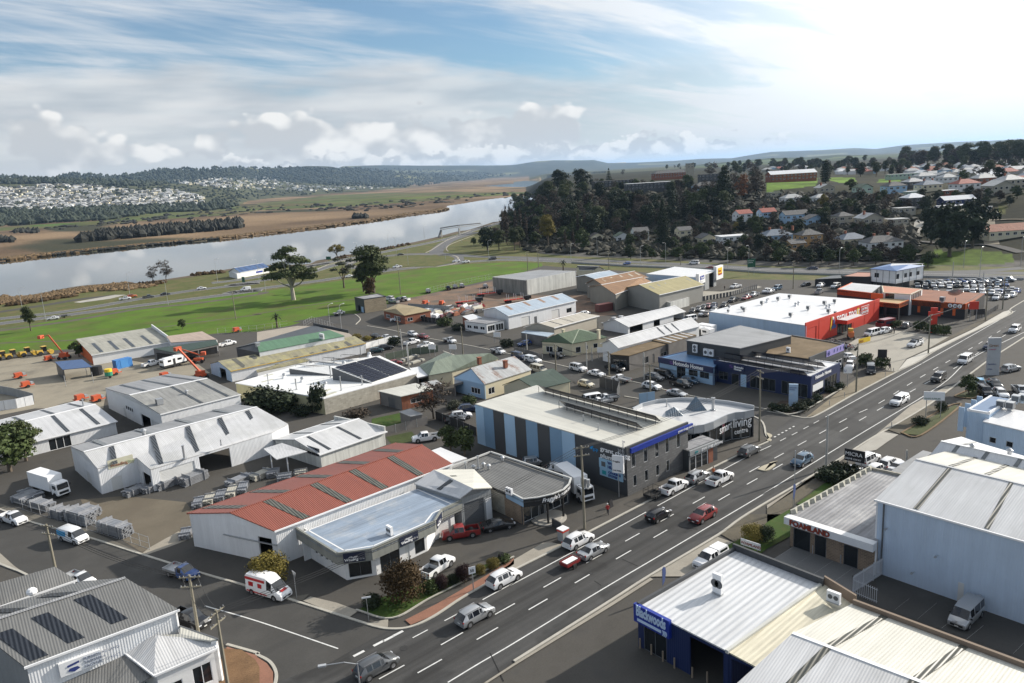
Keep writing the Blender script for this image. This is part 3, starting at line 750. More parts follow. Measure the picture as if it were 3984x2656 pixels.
def strip(name,pts,w,m,z,kind='structure',th=0.,smooth_=True,closed=False,parent=None,off=0.,hfun=None):
 q=[g(v)if isinstance(v,str)or isinstance(v,tuple)else v for v in pts]
 for p in q:p.z=0
 if closed:q=q+[q[0]]
 if smooth_ and len(q)>2:q=cr(q)
 mb=MB();L=[];Rr=[]
 for i,p in enumerate(q):
  d=(q[min(i+1,len(q)-1)]-q[max(i-1,0)]).normalized();nn=_V((-d.y,d.x,0))
  zz=z if hfun is None else z+hfun(p.x,p.y)
  L.append(p+nn*(w/2+off)+_Z(zz));Rr.append(p+nn*(-w/2+off)+_Z(zz))
 for i in range(len(q)-1):
  if th:
   dz=_Z(-th);mb.prism([L[i]+dz,Rr[i]+dz,Rr[i+1]+dz,L[i+1]+dz],[L[i],Rr[i],Rr[i+1],L[i+1]],caps=False)
  mb.face([L[i],Rr[i],Rr[i+1],L[i+1]])
 o=mb.obj(name,m,parent);return tag(o,kind=kind)if kind else o
def dashes(name,pts,n_on,n_off,w,z,m=LINE,phase=0.):
 q=[g(v)if isinstance(v,(str,tuple))else v for v in pts];q=cr(q)if len(q)>2 else q
 mb=MB();s=-phase;acc=[]
 for i in range(len(q)-1):
  a,b=q[i],q[i+1];d=(b-a);l=d.length;d.normalize();nn=_V((-d.y,d.x,0))*w/2;t=0
  while t<l:
   c=(s+t)%(n_on+n_off);step=min((n_on-c)if c<n_on else(n_on+n_off-c),l-t);step=max(step,.01)
   if c<n_on:
    p0=a+d*t;p1=a+d*(t+step);zz=_Z(z)
    mb.face([_V((p0.x,p0.y,z))+nn,_V((p0.x,p0.y,z))-nn,_V((p1.x,p1.y,z))-nn,_V((p1.x,p1.y,z))+nn])
   t+=step
  s+=l
 return tag(mb.obj(name,m),kind='structure')
 # ------------------------------------------------------------------ roads, yards, grass (the setting)
shore=['j-900,1480','j0,1366','j300,1335','j700,1262','j1000,1245','j1200,1268','j1290,1225','j1500,1196','j1700,1165','j1900,1130','j2240,1085','k440,1072','k560,1035','k700,1015','k850,980','k1060,942','k1310,893','k1560,838','k1760,785','k1880,765','k2080,700']
sheet('verge_grass',shore+['l0,700','l0,900','l600,985','l1000,1012','l2000,1060','m0,1190','m700,1205','m1300,1150','m2000,1160','m2900,1180','m2900,1300','m1400,1300','m640,1330','l1860,1215','l1000,1160','l300,1085','l0,1060','k2240,1060','k1180,1150','n1300,610','n0,770','a1000,20','a0,175','a-900,330'],GRASSD,.012)
sheet('park',['a-900,330','a0,180','a1000,20','n0,775','n1300,605','n1900,520','k1180,1150','k1600,1085','k2240,1048','l240,1060','l250,1085','l100,1130','l0,1180','k2050,1200','k1480,1330','k1120,1420','k860,1500','k620,1500','b860,60','b430,105','b280,150','b0,200','a1900,215','a1300,290','a650,350','a0,395','a-900,470'],GRASS,.02)
strip('park_path',['a-500,330','a0,302','a800,262','a1500,150','a2240,55','k0,1503','k560,1412','k860,1375'],1.6,VERGE,.03)
strip('worn_verge',['a-400,240','a0,192','a600,110','a1200,5','j1700,1410','j2240,1335','n500,725'],5.,VERGE,.026)
strip('river_bank',shore[1:],9,gmat('river_mud',(.11,.085,.055),.3,.2,.3),.018,off=-2)
lowr=['j-900,1700','j0,1588','j600,1510','j1200,1432','j1600,1382','j2240,1300','n0,735','n500,668','n1300,562','n1700,503','n1900,478','k1180,1120','k1640,1072','k1900,1045','k2240,1030','l500,1050','l1000,1078','l1860,1108','m0,1243','m640,1256','m1400,1276','m2240,1296','m3200,1320']
midr=['j-900,1640','j0,1545','j600,1478','j1100,1392','j1500,1325','j1750,1290','j2240,1235','n0,622','n580,535','n1130,442','n1450,350','n1900,238']
upr=['n-300,590','n0,558','n400,500','n780,430','n1200,335','n1500,290','k440,1088','k750,1030','k1060,972','k1640,852','k1900,770','k2150,700','l100,640']
strip('highway',lowr,8.6,HWAY,.05)
strip('highway',midr,8.,HWAY,.045)
strip('highway',upr,8.,HWAY,.047)
strip('highway',['k1558,985','k1250,985','n1900,238'],8.2,HWAY,.052)
strip('highway',['k1250,985','k1500,978','k1740,988','k1900,1002','k2240,1010','l300,1020','l900,1045','l1500,1072','l1860,1090','m0,1222','m640,1232','m1400,1252','m2240,1262','m3200,1280'],8.,HWAY,.049)
strip('highway',['k1700,1020','k1640,985','k1560,965','k1650,880','k1780,830','k1900,790'],9.5,HWAY,.055)
strip('highway',['k860,1050','k830,1075','k880,1100','k1100,1115','k1400,1100'],8.5,HWAY,.057)
strip('highway',['k1560,1085','k1720,1050','k1740,1015','k1690,985'],8.5,HWAY,.058)
strip('riverside_path',['j-500,1560','j0,1485','j400,1425','j700,1375','j1000,1342'],7,ASPHO,.04)
sheet('gravel_lot',['j640,1400','j1000,1336','j1100,1335','j960,1370','j700,1405'],CONC,.05)
strip('exit_ramp',['m2240,1215','m2100,1225','m1900,1240','m1500,1250'],6,HWAY,.06)
for nm,ln,w,off in(('edge_line',lowr,.25,4.),('edge_line',lowr,.25,-4.1),('edge_line',midr,.25,3.7),('edge_line',midr,.25,-3.8),('edge_line',upr,.35,3.7),('edge_line',upr,.35,-3.7)):
 strip(nm,ln,w,LINE,.075,off=off)
strip('kerb',['k1560,1096','k1726,1062','k1752,1015','k1700,990','k1640,985','k1500,986','k1250,995','k1000,1020','k860,1048','k800,1070','k860,1096','k1100,1106','k1400,1098','k1560,1096'],1.2,FOOT,.14,th=.12)
strip('kerb',['k1470,970','k1530,940','k1640,870','k1760,815','k1860,775'],1.,FOOT,.14,th=.12)
strip('kerb',['n1300,385','n1480,310','n1700,255','n1900,212'],1.,FOOT,.14,th=.12)
strip('kerb',['k1665,960','k1650,930','k1700,890','k1900,815'],.8,FOOT,.14,th=.12)
sheet('roundabout_island',['k1545,1088','k1700,1058','k1722,1015','k1670,995','k1500,993','k1250,1001','k1000,1030','k870,1052','k830,1070','k880,1088','k1100,1095','k1400,1090'],GRASSD,.13)
BLK=sheet('industrial_yard',['a-1200,420','a0,395','a650,350','a1300,290','a1900,215','b0,200','b280,150','b430,105','b860,60','k860,1500','k1120,1420','k1480,1330','k2050,1200','l0,1180','l250,1085','l1000,1130','l1860,1200','m400,1320','m1400,1300','m2240,1330','m3600,1370','h4200,900','i2800,1500','f-200,3200','e-2600,2900'],ASPHO,.024)
sheet('hire_yard',['a-900,480','a0,440','a650,380','a1250,470','a1650,430','a1830,560','a1300,640','a930,700','a900,870','a300,870','a-900,1100'],GRAVEL,.036)
sheet('timber_yard',['b0,205','b350,150','b560,155','b800,215','b900,280','b780,300','b200,260','b0,300'],gmat('pale_concrete_yard',(.34,.30,.25),.1,.2,.08),.036)
sheet('mud_yard',['k1120,1400','k1500,1330','k2060,1215','c0,330','c700,330','c900,500','b2240,130','b1900,0','k1600,1500'],MUD,.036)
sheet('dirt_yard',['e650,90','e1000,60','e1500,110','e1700,380','e1430,350','e1150,520','e850,330','e700,200'],DIRT,.036)
sheet('apron',['e1140,525','e1440,345','e1700,470','e2074,570','f620,800','f380,870','f240,890','e1940,775','e1640,690'],ASPHO,.034)
far_kerb=['f300,1800','f150,1568']
mf=['f930,1112','f1060,1136','f1230,1124','f1420,1040','f1640,895','f1850,775','g0,1385','g440,1165','g680,1040','g1150,795','g1600,560','g1960,380','g2240,255','h0,420']
mf2=['d0,1345','d230,1388','d340,1402','d450,1372','d780,1186','d1130,1004','d1320,912','d1480,810','d1800,650','d2090,515','d2140,480','d2120,455','d2240,380']
mn=['f1700,1700','f1830,1568','f2074,1400','i0,490','i215,352','i600,122','i780,-5','h540,700','h880,480','h1160,320','h1400,175','h1640,-2','d1850,960','d1960,880','d2180,740','d2240,700']
road=['f-300,2300','f150,1568','f152,1480','f100,1400','f0,1345']+['f150,1280','f500,1000','f740,1052']+mf+mf2+['d2700,250','d2900,420','d2240,700']+mn[::-1][1:]+['f1500,2300']
sheet('main_road',road,ASPHR,.040)
sheet('side_street',['e-1500,-300','e0,172','e210,262','e720,402','e1130,532','e1640,692','e1940,778','f240,892','f740,1052','f930,1112','f1060,1136','f600,1400','f150,1568','f152,1480','f100,1400','f0,1345','e2074,1332','e1830,1262','e1500,1120','e600,900','e0,612','e-1500,0'],ASPH,.048)
sheet('cross_street',['b300,115','b600,62','b870,50','b900,90','b860,140','b960,152','b1150,185','b1500,262','b1840,322','b2240,405','c250,908','c820,1042','c1130,1108','c1330,1162','c1700,1242','c2240,1335','d230,1388','h60,400','h0,420','g2240,255','g2200,215','c2090,1390','c1500,1300','c1080,1235','c960,1215','c300,1010','b2240,540','b1800,432','b1620,372','b1240,380','b1000,200','b700,130','b430,120'],ASPH,.044)
def kerb(pts,w=.32,z=.15,m=KERB):strip('kerb',pts,w,m,z,th=.15)
kerb(mf[:-1]);kerb(mf2);kerb(mn[2:])
kerb(['e-800,-80','e0,170','e210,260','e720,400','e1130,530','e1640,690','e1940,775','f240,890','f740,1050','f930,1110'])
kerb(['e-900,250','e0,612','e200,692','e600,905']);kerb(['e1830,1262','e2074,1332','f0,1345','f100,1400','f152,1480','f150,1568','f100,1700'])
kerb(['b960,152','b1150,185','b1500,262','b1840,322','b2240,405','c250,908','c820,1042','c1130,1108','c1330,1162','c1700,1242','c2240,1335','d0,1345'])
kerb(['b860,140','b900,95','b870,60','b850,50']);kerb(['b1620,372','b1800,432','b2240,540']);kerb(['c960,1215','c1080,1235','c1500,1300','c2090,1390','g2200,215','g2240,255'])
def foot(name,pts,m=FOOT,z=.13):return sheet(name,pts,m,z)
foot('footpath',['g0,1385','g440,1165','g330,1140','g250,1145','g0,1290','f2040,610','f1900,700'],FOOT)
foot('brick_footpath',['f1195,1060','f1450,930','f1850,700','f2074,560','g0,1330','f1850,762','f1640,880','f1420,1025','f1240,1100'],BRICKP)
foot('footpath',['g330,1135','g700,930','g1000,745','g1160,690','g1500,480','g1780,330','g2100,190','g2230,235','g1960,378','g1600,556','g1150,790','g680,1034','g440,1160'],gmat('asphalt_footpath',(.085,.078,.068),.15,.4,.15))
foot('corner_path',['f910,1105','f900,1085','f1060,1050','f1055,1130'],FOOT,.135)
foot('crossover',['f370,905','f430,870','f640,920','f820,985','f735,1045'],FOOT,.132)
foot('footpath',['e0,165','e0,120','e700,330','e1150,520','e1640,675','e1960,765','f240,880','f420,850','f370,905','f240,886','e1940,770','e1640,686','e1130,526','e720,396','e210,256'],gmat('worn_path',(.13,.12,.10),.2,.3,.2))
foot('footpath',['e0,520','e-600,300','e-600,360','e0,605','e200,685','e110,620'],FOOT)
foot('brick_corner',['e1830,1275','e2074,1345','f0,1358','f80,1410','f130,1480','f130,1568','f80,1700','e1700,1700'],BRICKP,.135)
foot('corner_verge',['e1800,1290','e1950,1300','e2060,1380','f20,1440','f20,1568','e1750,1600'],gmat('dry_grass',(.16,.095,.05),.3,.3,.3),.145)
foot('pale_footpath',['d1320,905','d1480,800','d1800,642','d2090,508','d2130,480','d2110,462','d2060,475','d1790,630','d1450,790','d1220,890','d1130,998'],gmat('pale_footpath',(.48,.46,.41),.08,.4,.08),.15)
foot('verge',['d1210,885','d1440,785','d1780,628','d2050,472','d1950,500','d1590,690','d1400,800','d1230,880'],VERGE,.137)
foot('footpath',['d340,1395','d640,1160','d780,1060','d1000,1000','d1130,998','d780,1178','d450,1364'],gmat('gravel_path',(.20,.17,.12),.2,.4,.2),.134)
foot('near_footpath',['h0,1040','h540,705','h880,486','h1400,182','h1640,5','h1560,5','h1250,175','h860,500','h520,740','h380,800','h0,1070'],FOOT,.132)
foot('near_verge',['h0,1075','h380,810','h520,745','h700,640','h680,690','h500,850','h250,1020','h200,1075','h0,1190'],VERGE,.13)
foot('near_verge',['h1050,380','h1160,420','h1640,200','h1400,170','h1150,320'],VERGE,.134)
foot('crossover',['h880,485','h1000,400','h1145,425','h1040,495','h950,560','h700,600'],gmat('pale_crossover',(.36,.34,.30),.1,.4,.1),.136)
foot('near_footpath',['i215,358','i600,130','i700,165','i520,290','i400,355','i240,356'],FOOT,.132)
foot('verge',['i620,115','i780,0','i1000,0','i910,60','i700,160'],VERGE,.13)
foot('near_footpath',['i0,500','i215,362','i230,372','i0,520','f2074,1430','f1860,1568','f1830,1568','f2074,1410'],FOOT,.132)
sheet('concrete_car_park',['d680,900','d700,760','d800,700','d900,690','d1120,640','d1300,660','d1590,690','d1400,800','d1210,890','d1130,998','d1040,985','d960,900','d800,880'],CPARK,.05)
sheet('concrete_yard',['c1650,295','c1800,300','c2130,250','c2160,260','c1900,330','c1680,380','c1640,340'],CPARK,.05)
sheet('parking_bay',['i900,270','i1030,185','i1230,240','i1500,310','i1370,350','i1370,450','i1240,408'],gmat('bay_concrete',(.17,.17,.165),.1,.3,.1),.05)
for a_,b_ in(('i905,268','i1035,187'),('i1012,318','i1140,228'),('i1122,362','i1255,272'),('i1240,406','i1372,312')):
 sheet('bay_line',[P(a_),P(b_),P(b_)+_V((.25,0,0)),P(a_)+_V((.25,0,0))],LINE,.056)
for a_,b_ in(('i1610,552','i1695,485'),('i1740,605','i1850,512'),('i1880,655','i1990,570'),('i2020,720','i2120,640'),('i2290,800','i2350,740')):
 sheet('bay_line',[P(a_),P(b_),P(b_)+_V((.12,0,0)),P(a_)+_V((.12,0,0))],LINE,.056)
sheet('rear_yard',['i1510,330','i1540,350','i2400,650','i2900,900','i2600,1000','i2352,830','i1500,520'],ASPH,.046)
sheet('driveway',['e1140,530','e1200,480','e1440,345','e1560,390','e1500,420','e1340,480','e1150,545'],gmat('dusty_concrete',(.30,.27,.22),.15,.3,.12),.05)
sheet('lawn',['b1000,960','b1290,900','b1290,985','b1120,1065','b1000,1040'],LAWN,.05)
sheet('lawn',['b1120,1120','b1350,1070','b1390,1130','b1330,1165','b1180,1185'],gmat('rough_lawn',(.045,.06,.018),.3,.5,.3),.05)
sheet('lawn',['h255,1030','h500,850','h760,760','h620,1000','h340,1045'],LAWN,.15)
sheet('lawn',['h200,1075','h0,1190','h-60,1250','h-450,1440','h-380,1560','h-300,1568','h-280,1640','h0,1420','h250,1285','h230,1180'],LAWN,.15)
sheet('lawn',['h1170,415','h1640,165','h1670,190','h1340,430','h1180,418'],gmat('dull_lawn',(.06,.07,.025),.25,.4,.25),.16)
kerb(['h1170,418','h1520,215','h1640,165','h1675,190','h1340,438','h1170,418'],.3,.24,gmat('timber_edge',(.17,.12,.07),.2,.5,.1))
sheet('lawn',['d1640,1210','d1830,1145','d1850,1190','d1790,1235','d1660,1220'],gmat('dull_lawn',(.06,.07,.025)),.16)
kerb(['d1640,1212','d1760,1160','d1830,1145','d1850,1190','d1790,1235','d1650,1222','d1640,1212'],.3,.24,gmat('timber_edge',(.17,.12,.07)))
sheet('garden_bed',['f800,985','f1090,1052','f1400,890','f1900,640','f2074,555','f2030,570','f1850,610','f1600,690','f1400,740','f1000,880'],LAWN,.15)
kerb(['f800,988','f1090,1056','f1400,893','f1900,643','f2074,558'],.2,.25)
sheet('garden_bed',['d0,1330','d250,1370','d640,1160','d640,1130','d360,1250','d120,1250'],gmat('bark_mulch',(.05,.035,.025),.3,.5,.3),.2)
kerb(['d0,1332','d255,1374','d650,1160'],.3,.45)
sheet('lawn',['m1290,1175','m1470,1050','m1640,1060','m1800,1040','m2140,1090','m2140,1175','m1700,1190','m1480,1185'],gmat('bank_grass',(.07,.12,.018),.25,.2,.3),.04)
Yn,Yf=54.33,63.1
strip('edge_line',['f1540,1568','f1800,1410','f2074,1250','g745,1568','g1400,1182','g2240,684','h0,926','h760,455','h1510,0','d1790,880','d2240,655'],.16,LINE,.052)
strip('edge_line',['f1820,900','f2074,762','g0,1502','g600,1180','g1150,880'],.16,LINE,.052)
strip('edge_line',['g1250,825','g1980,425','g2240,300'],.16,LINE,.052)
strip('edge_line',['d510,1395','d1160,1035','d2110,500','d2138,478','d2100,462'],.16,LINE,.052)
dashes('lane_dashes',['f985,1540','f1395,1315','f1755,1112','g345,1487','g640,1318','g1170,1022','g1620,770','g2010,553','h155,585','h460,418','h735,268','h970,158','d1285,1080','d1555,923','d1830,765','d2080,613'],3.,4.6,.16,.052,phase=0)
dashes('lane_dashes',['f1160,1568','f1485,1385','f1855,1175','g450,1545','g750,1370','g1030,1208','g1280,1066','g1735,805','g1940,688','g2120,587','h100,705','h425,520','h705,362','h955,220','d1390,1097','d1650,960','d1980,740','d2100,665'],3.,4.6,.16,.052,phase=2)
strip('edge_line',['f-420,950','f0,1072','f655,1295'],.16,LINE,.056)
for q in('f822,1335','f982,1252','f1060,1215','f1138,1173','h70,447','h103,428','h135,411','h168,394','h200,375','h232,358'):
 c_=P(q);mb=MB();mb.box((c_.x,c_.y,.055),(.55,.28,.004)if q[0]=='h' else(1.3,.35,.004));tag(mb.obj('give_way_bar',LINE),kind='structure')
for q in('f1318,1175','f1570,1040','h430,318','h340,367','h240,420','h140,470'):
 c_=P(q);tag(bX((c_.x,c_.y,.055),(2.,.14,.004)).obj('turn_dash',LINE),kind='structure')
def island(pts,z=.2):
 q=cr([g(v)for v in pts]+[g(pts[0])],4)[:-1]
 mb=MB();mb.prism([_V((p.x,p.y,.03))for p in q],[_V((p.x,p.y,z))for p in q]);tag(mb.obj('traffic_island',gmat('island_concrete',(.42,.38,.29),.1,.5,.1)),kind='structure')
island(['g2120,512','g2180,478','g2300,440','h20,680','h72,690','h60,710','g2200,525'])
island(['g2200,205','h0,418','h45,440','h0,480','g2240,262'])
for a_,b_ in(('g940,1290','g1080,1352'),('g1440,1008','g1600,1030'),('f1880,1330','f1990,1560'),('g700,1480','g760,1520')):
 strip('tar_seam',[a_,b_],.12,BLACK,.0535,smooth_=False)
for q,r_ in(('f1185,1290',.45),('f1500,1230',.3),('g670,1415',.3),('d1340,925',.4),('h620,560',.3)):
 c_=P(q);tag(tB((c_.x,c_.y,.041),(c_.x,c_.y,.055),r_,n=14).obj('manhole_cover',gmat('cast_iron',(.04,.04,.04))),kind='structure')
 # ------------------------------------------------------------------ buildings, near ones first
def tp(A,B,z,v):
 a,b,p=P(A,z),P(B,z),P(v,z);d=b-a;return max(0.,min(1.,(p-a).dot(d)/d.dot(d)))
def box_on(t,name,at,z,d,m,rz=0.,M=None):return bX((at.x,at.y,z+d[2]/2),d,rz).obj(name,m,t)
def ac_unit(label,v,z,w=1.,rz=0.,h=1.1):
 p=P(v,z);t=thing('air_conditioner',label,'air conditioner',p,rz,'air conditioner units')
 off=_Z(0);c,s=_c(0),_s(0)
 mb=bX((p.x,p.y,z+h/2+.1),(.38,w,h));mb.obj('casing',WHITE,t)
 bX((p.x,p.y,z+.05),(.5,w+.1,.1)).obj('base',STEEL,t)
 for k in((-.22,.22)if w>.9 else(0,)):
  q=MB();q.tube((p.x-.19,p.y+k*w,z+h/2+.1),(p.x-.215,p.y+k*w,z+h/2+.1),.22*h,n=12);q.obj('fan',DOORG,t)
 return t
def vent(label,v,z,kind='turbine',s=1.,h=1.):
 p=P(v,z);nm={'turbine':'turbine_ventilator','box':'roof_cooler','flue':'flue_pipe','cowl':'cowl_vent'}[kind]
 t=thing(nm,label,'roof vent',p,0,'roof vents')
 if kind=='turbine':
  pR([_V((p.x+a*s,p.y+b*s,z))for a,b in((-.5,-.5),(.5,-.5),(.5,.5),(-.5,.5))],[_V((p.x+a*s,p.y+b*s,z+.7*s))for a,b in((-.3,-.3),(.3,-.3),(.3,.3),(-.3,.3))]).obj('base',WHITE,t)
  MB().ball((p.x,p.y,z+.95*s),.5*s,12,6,(1,1,.75)).obj('turbine',STEEL,t)
 elif kind=='box':
  bX((p.x,p.y,z+.2*s),(.6*s,.6*s,.4*s)).obj('base',STEEL,t)
  bX((p.x,p.y,z+.95*s),(1.15*s,1.15*s,1.1*s)).obj('casing',STEEL,t)
  bX((p.x-.58*s,p.y,z+.95*s),(.03,.95*s,.85*s)).obj('grille',DOORG,t)
 elif kind=='flue':
  tB((p.x,p.y,z),(p.x,p.y,z+h),.17*s,n=10).obj('pipe',STEEL,t)
  tB((p.x,p.y,z+h),(p.x,p.y,z+h+.12),.24*s,n=10).obj('cap',STEEL,t)
  tB((p.x,p.y,z),(p.x,p.y,z+.15),.35*s,n=10).obj('flashing',STEEL,t)
 else:
  tB((p.x,p.y,z),(p.x,p.y,z+.7*s),.28*s,n=10).obj('pipe',STEEL,t)
  tB((p.x,p.y,z+.7*s),(p.x,p.y,z+1.*s),.45*s,.1*s,n=12).obj('cap',STEEL,t)
 return t
def solar(label,a,b,z,rows=1,cols=10,pw=1.,ph=1.65,tilt=20,face=None,group='solar arrays'):
 """row of tilted panels from world a to b, facing direction face"""
 L=(b-a);L.z=0;n_=max(1,int(L.length/pw));L.normalize();fc=_V((L.y,-L.x,0))
 if face is not None and fc.dot(face)<0:fc=-fc
 t=thing('solar_array',label,'solar array',a,0,group)
 up=_Z(1)*_s(R(tilt))-fc*_c(R(tilt));me=None
 for i in range(n_):
  for r in range(rows):
   p=a+L*(i*pw)+up*(r*ph)+_Z(.15)
   if me is None:
    mb=MB();q=[_Z(0),L*(pw*.96),L*(pw*.96)+up*ph*.97,up*ph*.97];nn=L.cross(up)
    if nn.z<0:nn=-nn
    mb.prism([k for k in q],[k+nn*.05 for k in q]);me=mb.mesh('solar_panel',PANEL)
   o=_on('solar_panel',me);_ln(o);o.parent=t;o.location=p-a
 mb=MB()
 for i in range(0,n_+1,2):
  p=a+L*(i*pw);q=p+up*(rows*ph*.95);mb.beam(_V((q.x,q.y,a.z)),q,.06)
 mb.beam(a+_Z(.12),b+_Z(.12),.06);mb.obj('rack',PANEL,t);return t
def brd(t,nm,m,p,q,f,d,z0,z1,e=0.):
 P4=[p+f*d,q+f*d,q+f*e,p+f*e];return pR([k+_Z(z0)for k in P4],[k+_Z(z1)for k in P4]).obj(nm,m,t)
zf=7.
FGR=mat('roof_store_grey',(.16,.16,.155),.5,.10,.2,rib=.25,ribd=.009,streak=.2)
t,V=bld('furniture_store','grey corrugated furniture store with three black skylights, bottom left corner','shop',dict(a=('e215,1440',zf),b=('e1428,988',zf),R=('e-196,1124',9.),S=('e1000,733',9.),d=('mir','R','a'),c=('mir','S','b')),[('abSR',FGR),('dcSR',FGR)],[('ab',WL.white,[(.05,.22,0,2.6,'shop'),(.30,.38,0,2.3,'door'),(.45,.7,.9,2.3,'win')]),('aRd',WL.grey),('bSc',WL.white),('dc',WL.white)],sky=[('abSR',[(.0,.0,0,0)])],over=.15,ridge=[('RS',RF.grey)],trim=[('ab',WHITE)])
def skyl(t,q,m=None):
 pts=[P(v,z)+_Z(.05)for v,z in q];mb=MB();slabroof(mb,pts,.05);return mb.obj('skylight',m or SKYL,t)
def onslope(V,ls,t0,t1,s0,s1,dz=.24):
 a,b,r2,r1=[V[c]for c in ls];return[lerp(lerp(a,b,tt),lerp(r1,r2,tt),ss)+_Z(dz)for tt,ss in((t0,s0),(t1,s0),(t1,s1),(t0,s1))]
for o in[c for c in t.children if c.name.startswith('skylight')]:bpy.data.objects.remove(o)
DSK=mat('skylight_black',(.014,.018,.026),.3,.1,.5,rib=.38,ribd=.03)
for t0,t1,s0,s1 in((.035,.145,.03,.72),(.29,.40,.10,.80),(.60,.715,.16,.88)):
 mb=MB();slabroof(mb,onslope(V,'abSR',t0,t1,s0,s1),.06);mb.obj('skylight',DSK,t)
for t0,t1 in((.26,.36),(.60,.70)):
 mb=MB();slabroof(mb,onslope(V,'dcSR',t0,t1,.25,.9),.06);mb.obj('skylight',DSK,t)
a,b=P('e465,1415',6.2),P('e803,1292',6.2)
ov=_V((0,-.25,0));L=(b-a).normalized()
pR([a+ov+_Z(-1.35),b+ov+_Z(-1.35),b+_V((0,.1,-1.35)),a+_V((0,.1,-1.35))],[a+ov,b+ov,b+_V((0,.1,0)),a+_V((0,.1,0))]).obj('sign_board',WHITE,t)
NAVYT=mat('lettering_navy',(.03,.05,.20),.5,0)
GREYT=mat('lettering_grey',(.22,.25,.32),.5,0)
for i,s in enumerate(('FURNITURE LAND','TASMANIA','FACTORY DIRECT')):
 sign(t,s,a+L*2.+ov*1.1+_Z(-.42-.40*i),L,.38,GREYT)
mb=MB();q=a+L*.65+ov*1.15+_Z(-1.);mb.face([q,q+L*.5-_Z(.2),q+L*1.,q+L*.8+_Z(.25),q+L*.15+_Z(.25)]);mb.face([q+_Z(.4),q+L*1.+_Z(.55),q+L*1.+_Z(.75),q+_Z(.6)]);mb.obj('emblem',NAVYT,t)
ta,Va=bld('corner_annexe','white corner shopfront with hipped grey roof on the furniture store','shop',dict(a=('e1002,1300',4.6),b=('e1262,1502',3.9),c=('e1722,1302',3.9),d=('e1690,1240',4.3),R=('e1270,1196',5.3),e=('e1458,1182',4.9)),[('abR',RF.pale),('bcR',RF.pale),('cdR',RF.pale)],[('bc',WL.wplain,[(.12,.40,.9,2.4,'win'),(.58,.92,.7,2.9,'win')]),('cd',WL.wplain,[(.3,.7,.8,2.6,'win')]),('ab',WL.wplain,[(.2,.8,0,2.3,'shop')])],over=.3,trim=[('bc',WHITE),('ab',WHITE),('cd',WHITE)])
mb=MB();slabroof(mb,[P('e330,1568',4.3),P('e260,1600',4.2),P('e-60,1700',4.2),P('e0,2000',3.4),P('e1000,1650',3.4),P('e1225,1512',3.7),P('e1010,1300',4.65)],.12);mb.obj('porch_roof',FGR,t)
tb,Vb=bld('flat_annexe','cream flat roofed strip behind the hipped corner shopfront','annexe',dict(a=('e1458,1184',5.),b=('e1300,1195',5.),c=('e1700,1238',4.6),d=('e1755,1225',4.6),e=('e1455,1120',5.2)),[('abcde',RF.cream)],[('ed',WL.wplain),('cd',WL.wplain)],over=0.,trim=[('ed',DOORG)])
t,V=bld('rear_shop_roof','plain grey corrugated shed with white dome vent, left edge of the photo','shed',dict(a=('e-60,975',6.2),b=('e600,748',6.2),R=('e-60,785',7.8),S=('e428,645',7.8),d=('mir','R','a'),c=('mir','S','b')),[('abSR',FGR),('dcSR',FGR)],[('ab',WL.white),('bSc',WL.white,[(.3,.5,0,2.5,'roll')]),('aRd',WL.white),('dc',WL.white)],over=.2,trim=[('ab',WHITE)])
MB().ball(P('e256,832',7.3),.55,12,5,(1,1,.8)).obj('dome_vent',WHITE,t)
he=hgt('e1578,465','e1530,207')
t,V=bld('hire_shed','long white shed with a red corrugated roof and grey skylight strips','shed',dict(a=('f150,345',he),b=('b1690,1362',he),R=('e1865,198',he+1.35),S=('b1432,1196',he+1.35),d=('e1528,207',he),c=('b1210,1182',he)),[('abSR',RF.red),('dcSR',RF.red)],[('ab',WL.white),('aRd',WL.white,[(.06,.21,0,3.6,'open')]),('bSc',WL.white),('dc',WL.white)],over=.2,ridge=[('RS',RF.red,.35)],trim=[('ab',WHITE),('dc',RF.red)],sky=[('abSR',[(x-.019,x+.019,.03,.97)for x in(.16,.385,.585,.80)],SKYG),('dcSR',[(x-.019,x+.019,.03,.97)for x in(.07,.27,.48,.685,.88)],SKYG)])
brd(t,'door_rail',STEEL,V.a,lerp(V.a,V.d,.6),_V((-1,0,0)),.25,-2,-1.88,.03)
def skirt(t,pts,z0,z1,m,th=.25,slope=0.,name='fascia'):
 cx=sum(p.x for p in pts)/len(pts);cy=sum(p.y for p in pts)/len(pts);out=[]
 for i in range(len(pts)-1):
  p,q=pts[i],pts[i+1];d=_V((q.x-p.x,q.y-p.y,0)).normalized();o=_V((d.y,-d.x,0))
  if((p.x+q.x)/2-cx)*o.x+((p.y+q.y)/2-cy)*o.y<0:o=-o
  a0=_V((p.x,p.y,z0))+o*slope;b0=_V((q.x,q.y,z0))+o*slope;a1=_V((p.x,p.y,z1));b1=_V((q.x,q.y,z1))
  pR([a0,b0,b0-o*th,a0-o*th],[a1,b1,b1-o*th,a1-o*th]).obj(name,m,t);out.append((a0,b0,a1,b1,o,d))
 return out
zr=4.2
ring=[P(v,zr)for v in('f292,312','f640,530','f925,492','f1435,268','f1495,172','f1652,97')]
back=[P('f1292,-12',zr),P('f345,345',zr)]
cx=sum(p.x for p in ring+back)/8;cy=sum(p.y for p in ring+back)/8
t=thing('hire_shop','low hire shop with flat pale blue roof and angled grey fascia signs','shop',(cx,cy,0))
mb=MB();slabroof(mb,[p-_Z(.22)for p in ring+back],.2,u=_V((0,1,0)))
mb.obj('roof',mat('roof_faded_blue',(.27,.33,.41),.5,.1,.2,rib=.5,ribd=.01,streak=.35,rust=.25,patch=((.42,.44,.46),.5,.7,.25)),t)
FAS=mat('fascia_grey_cladding',(.24,.245,.22),.6,.08,.4,streak=.2);FASD=mat('fascia_dark_cladding',(.10,.11,.12),.6,.08,.4)
fa=[]
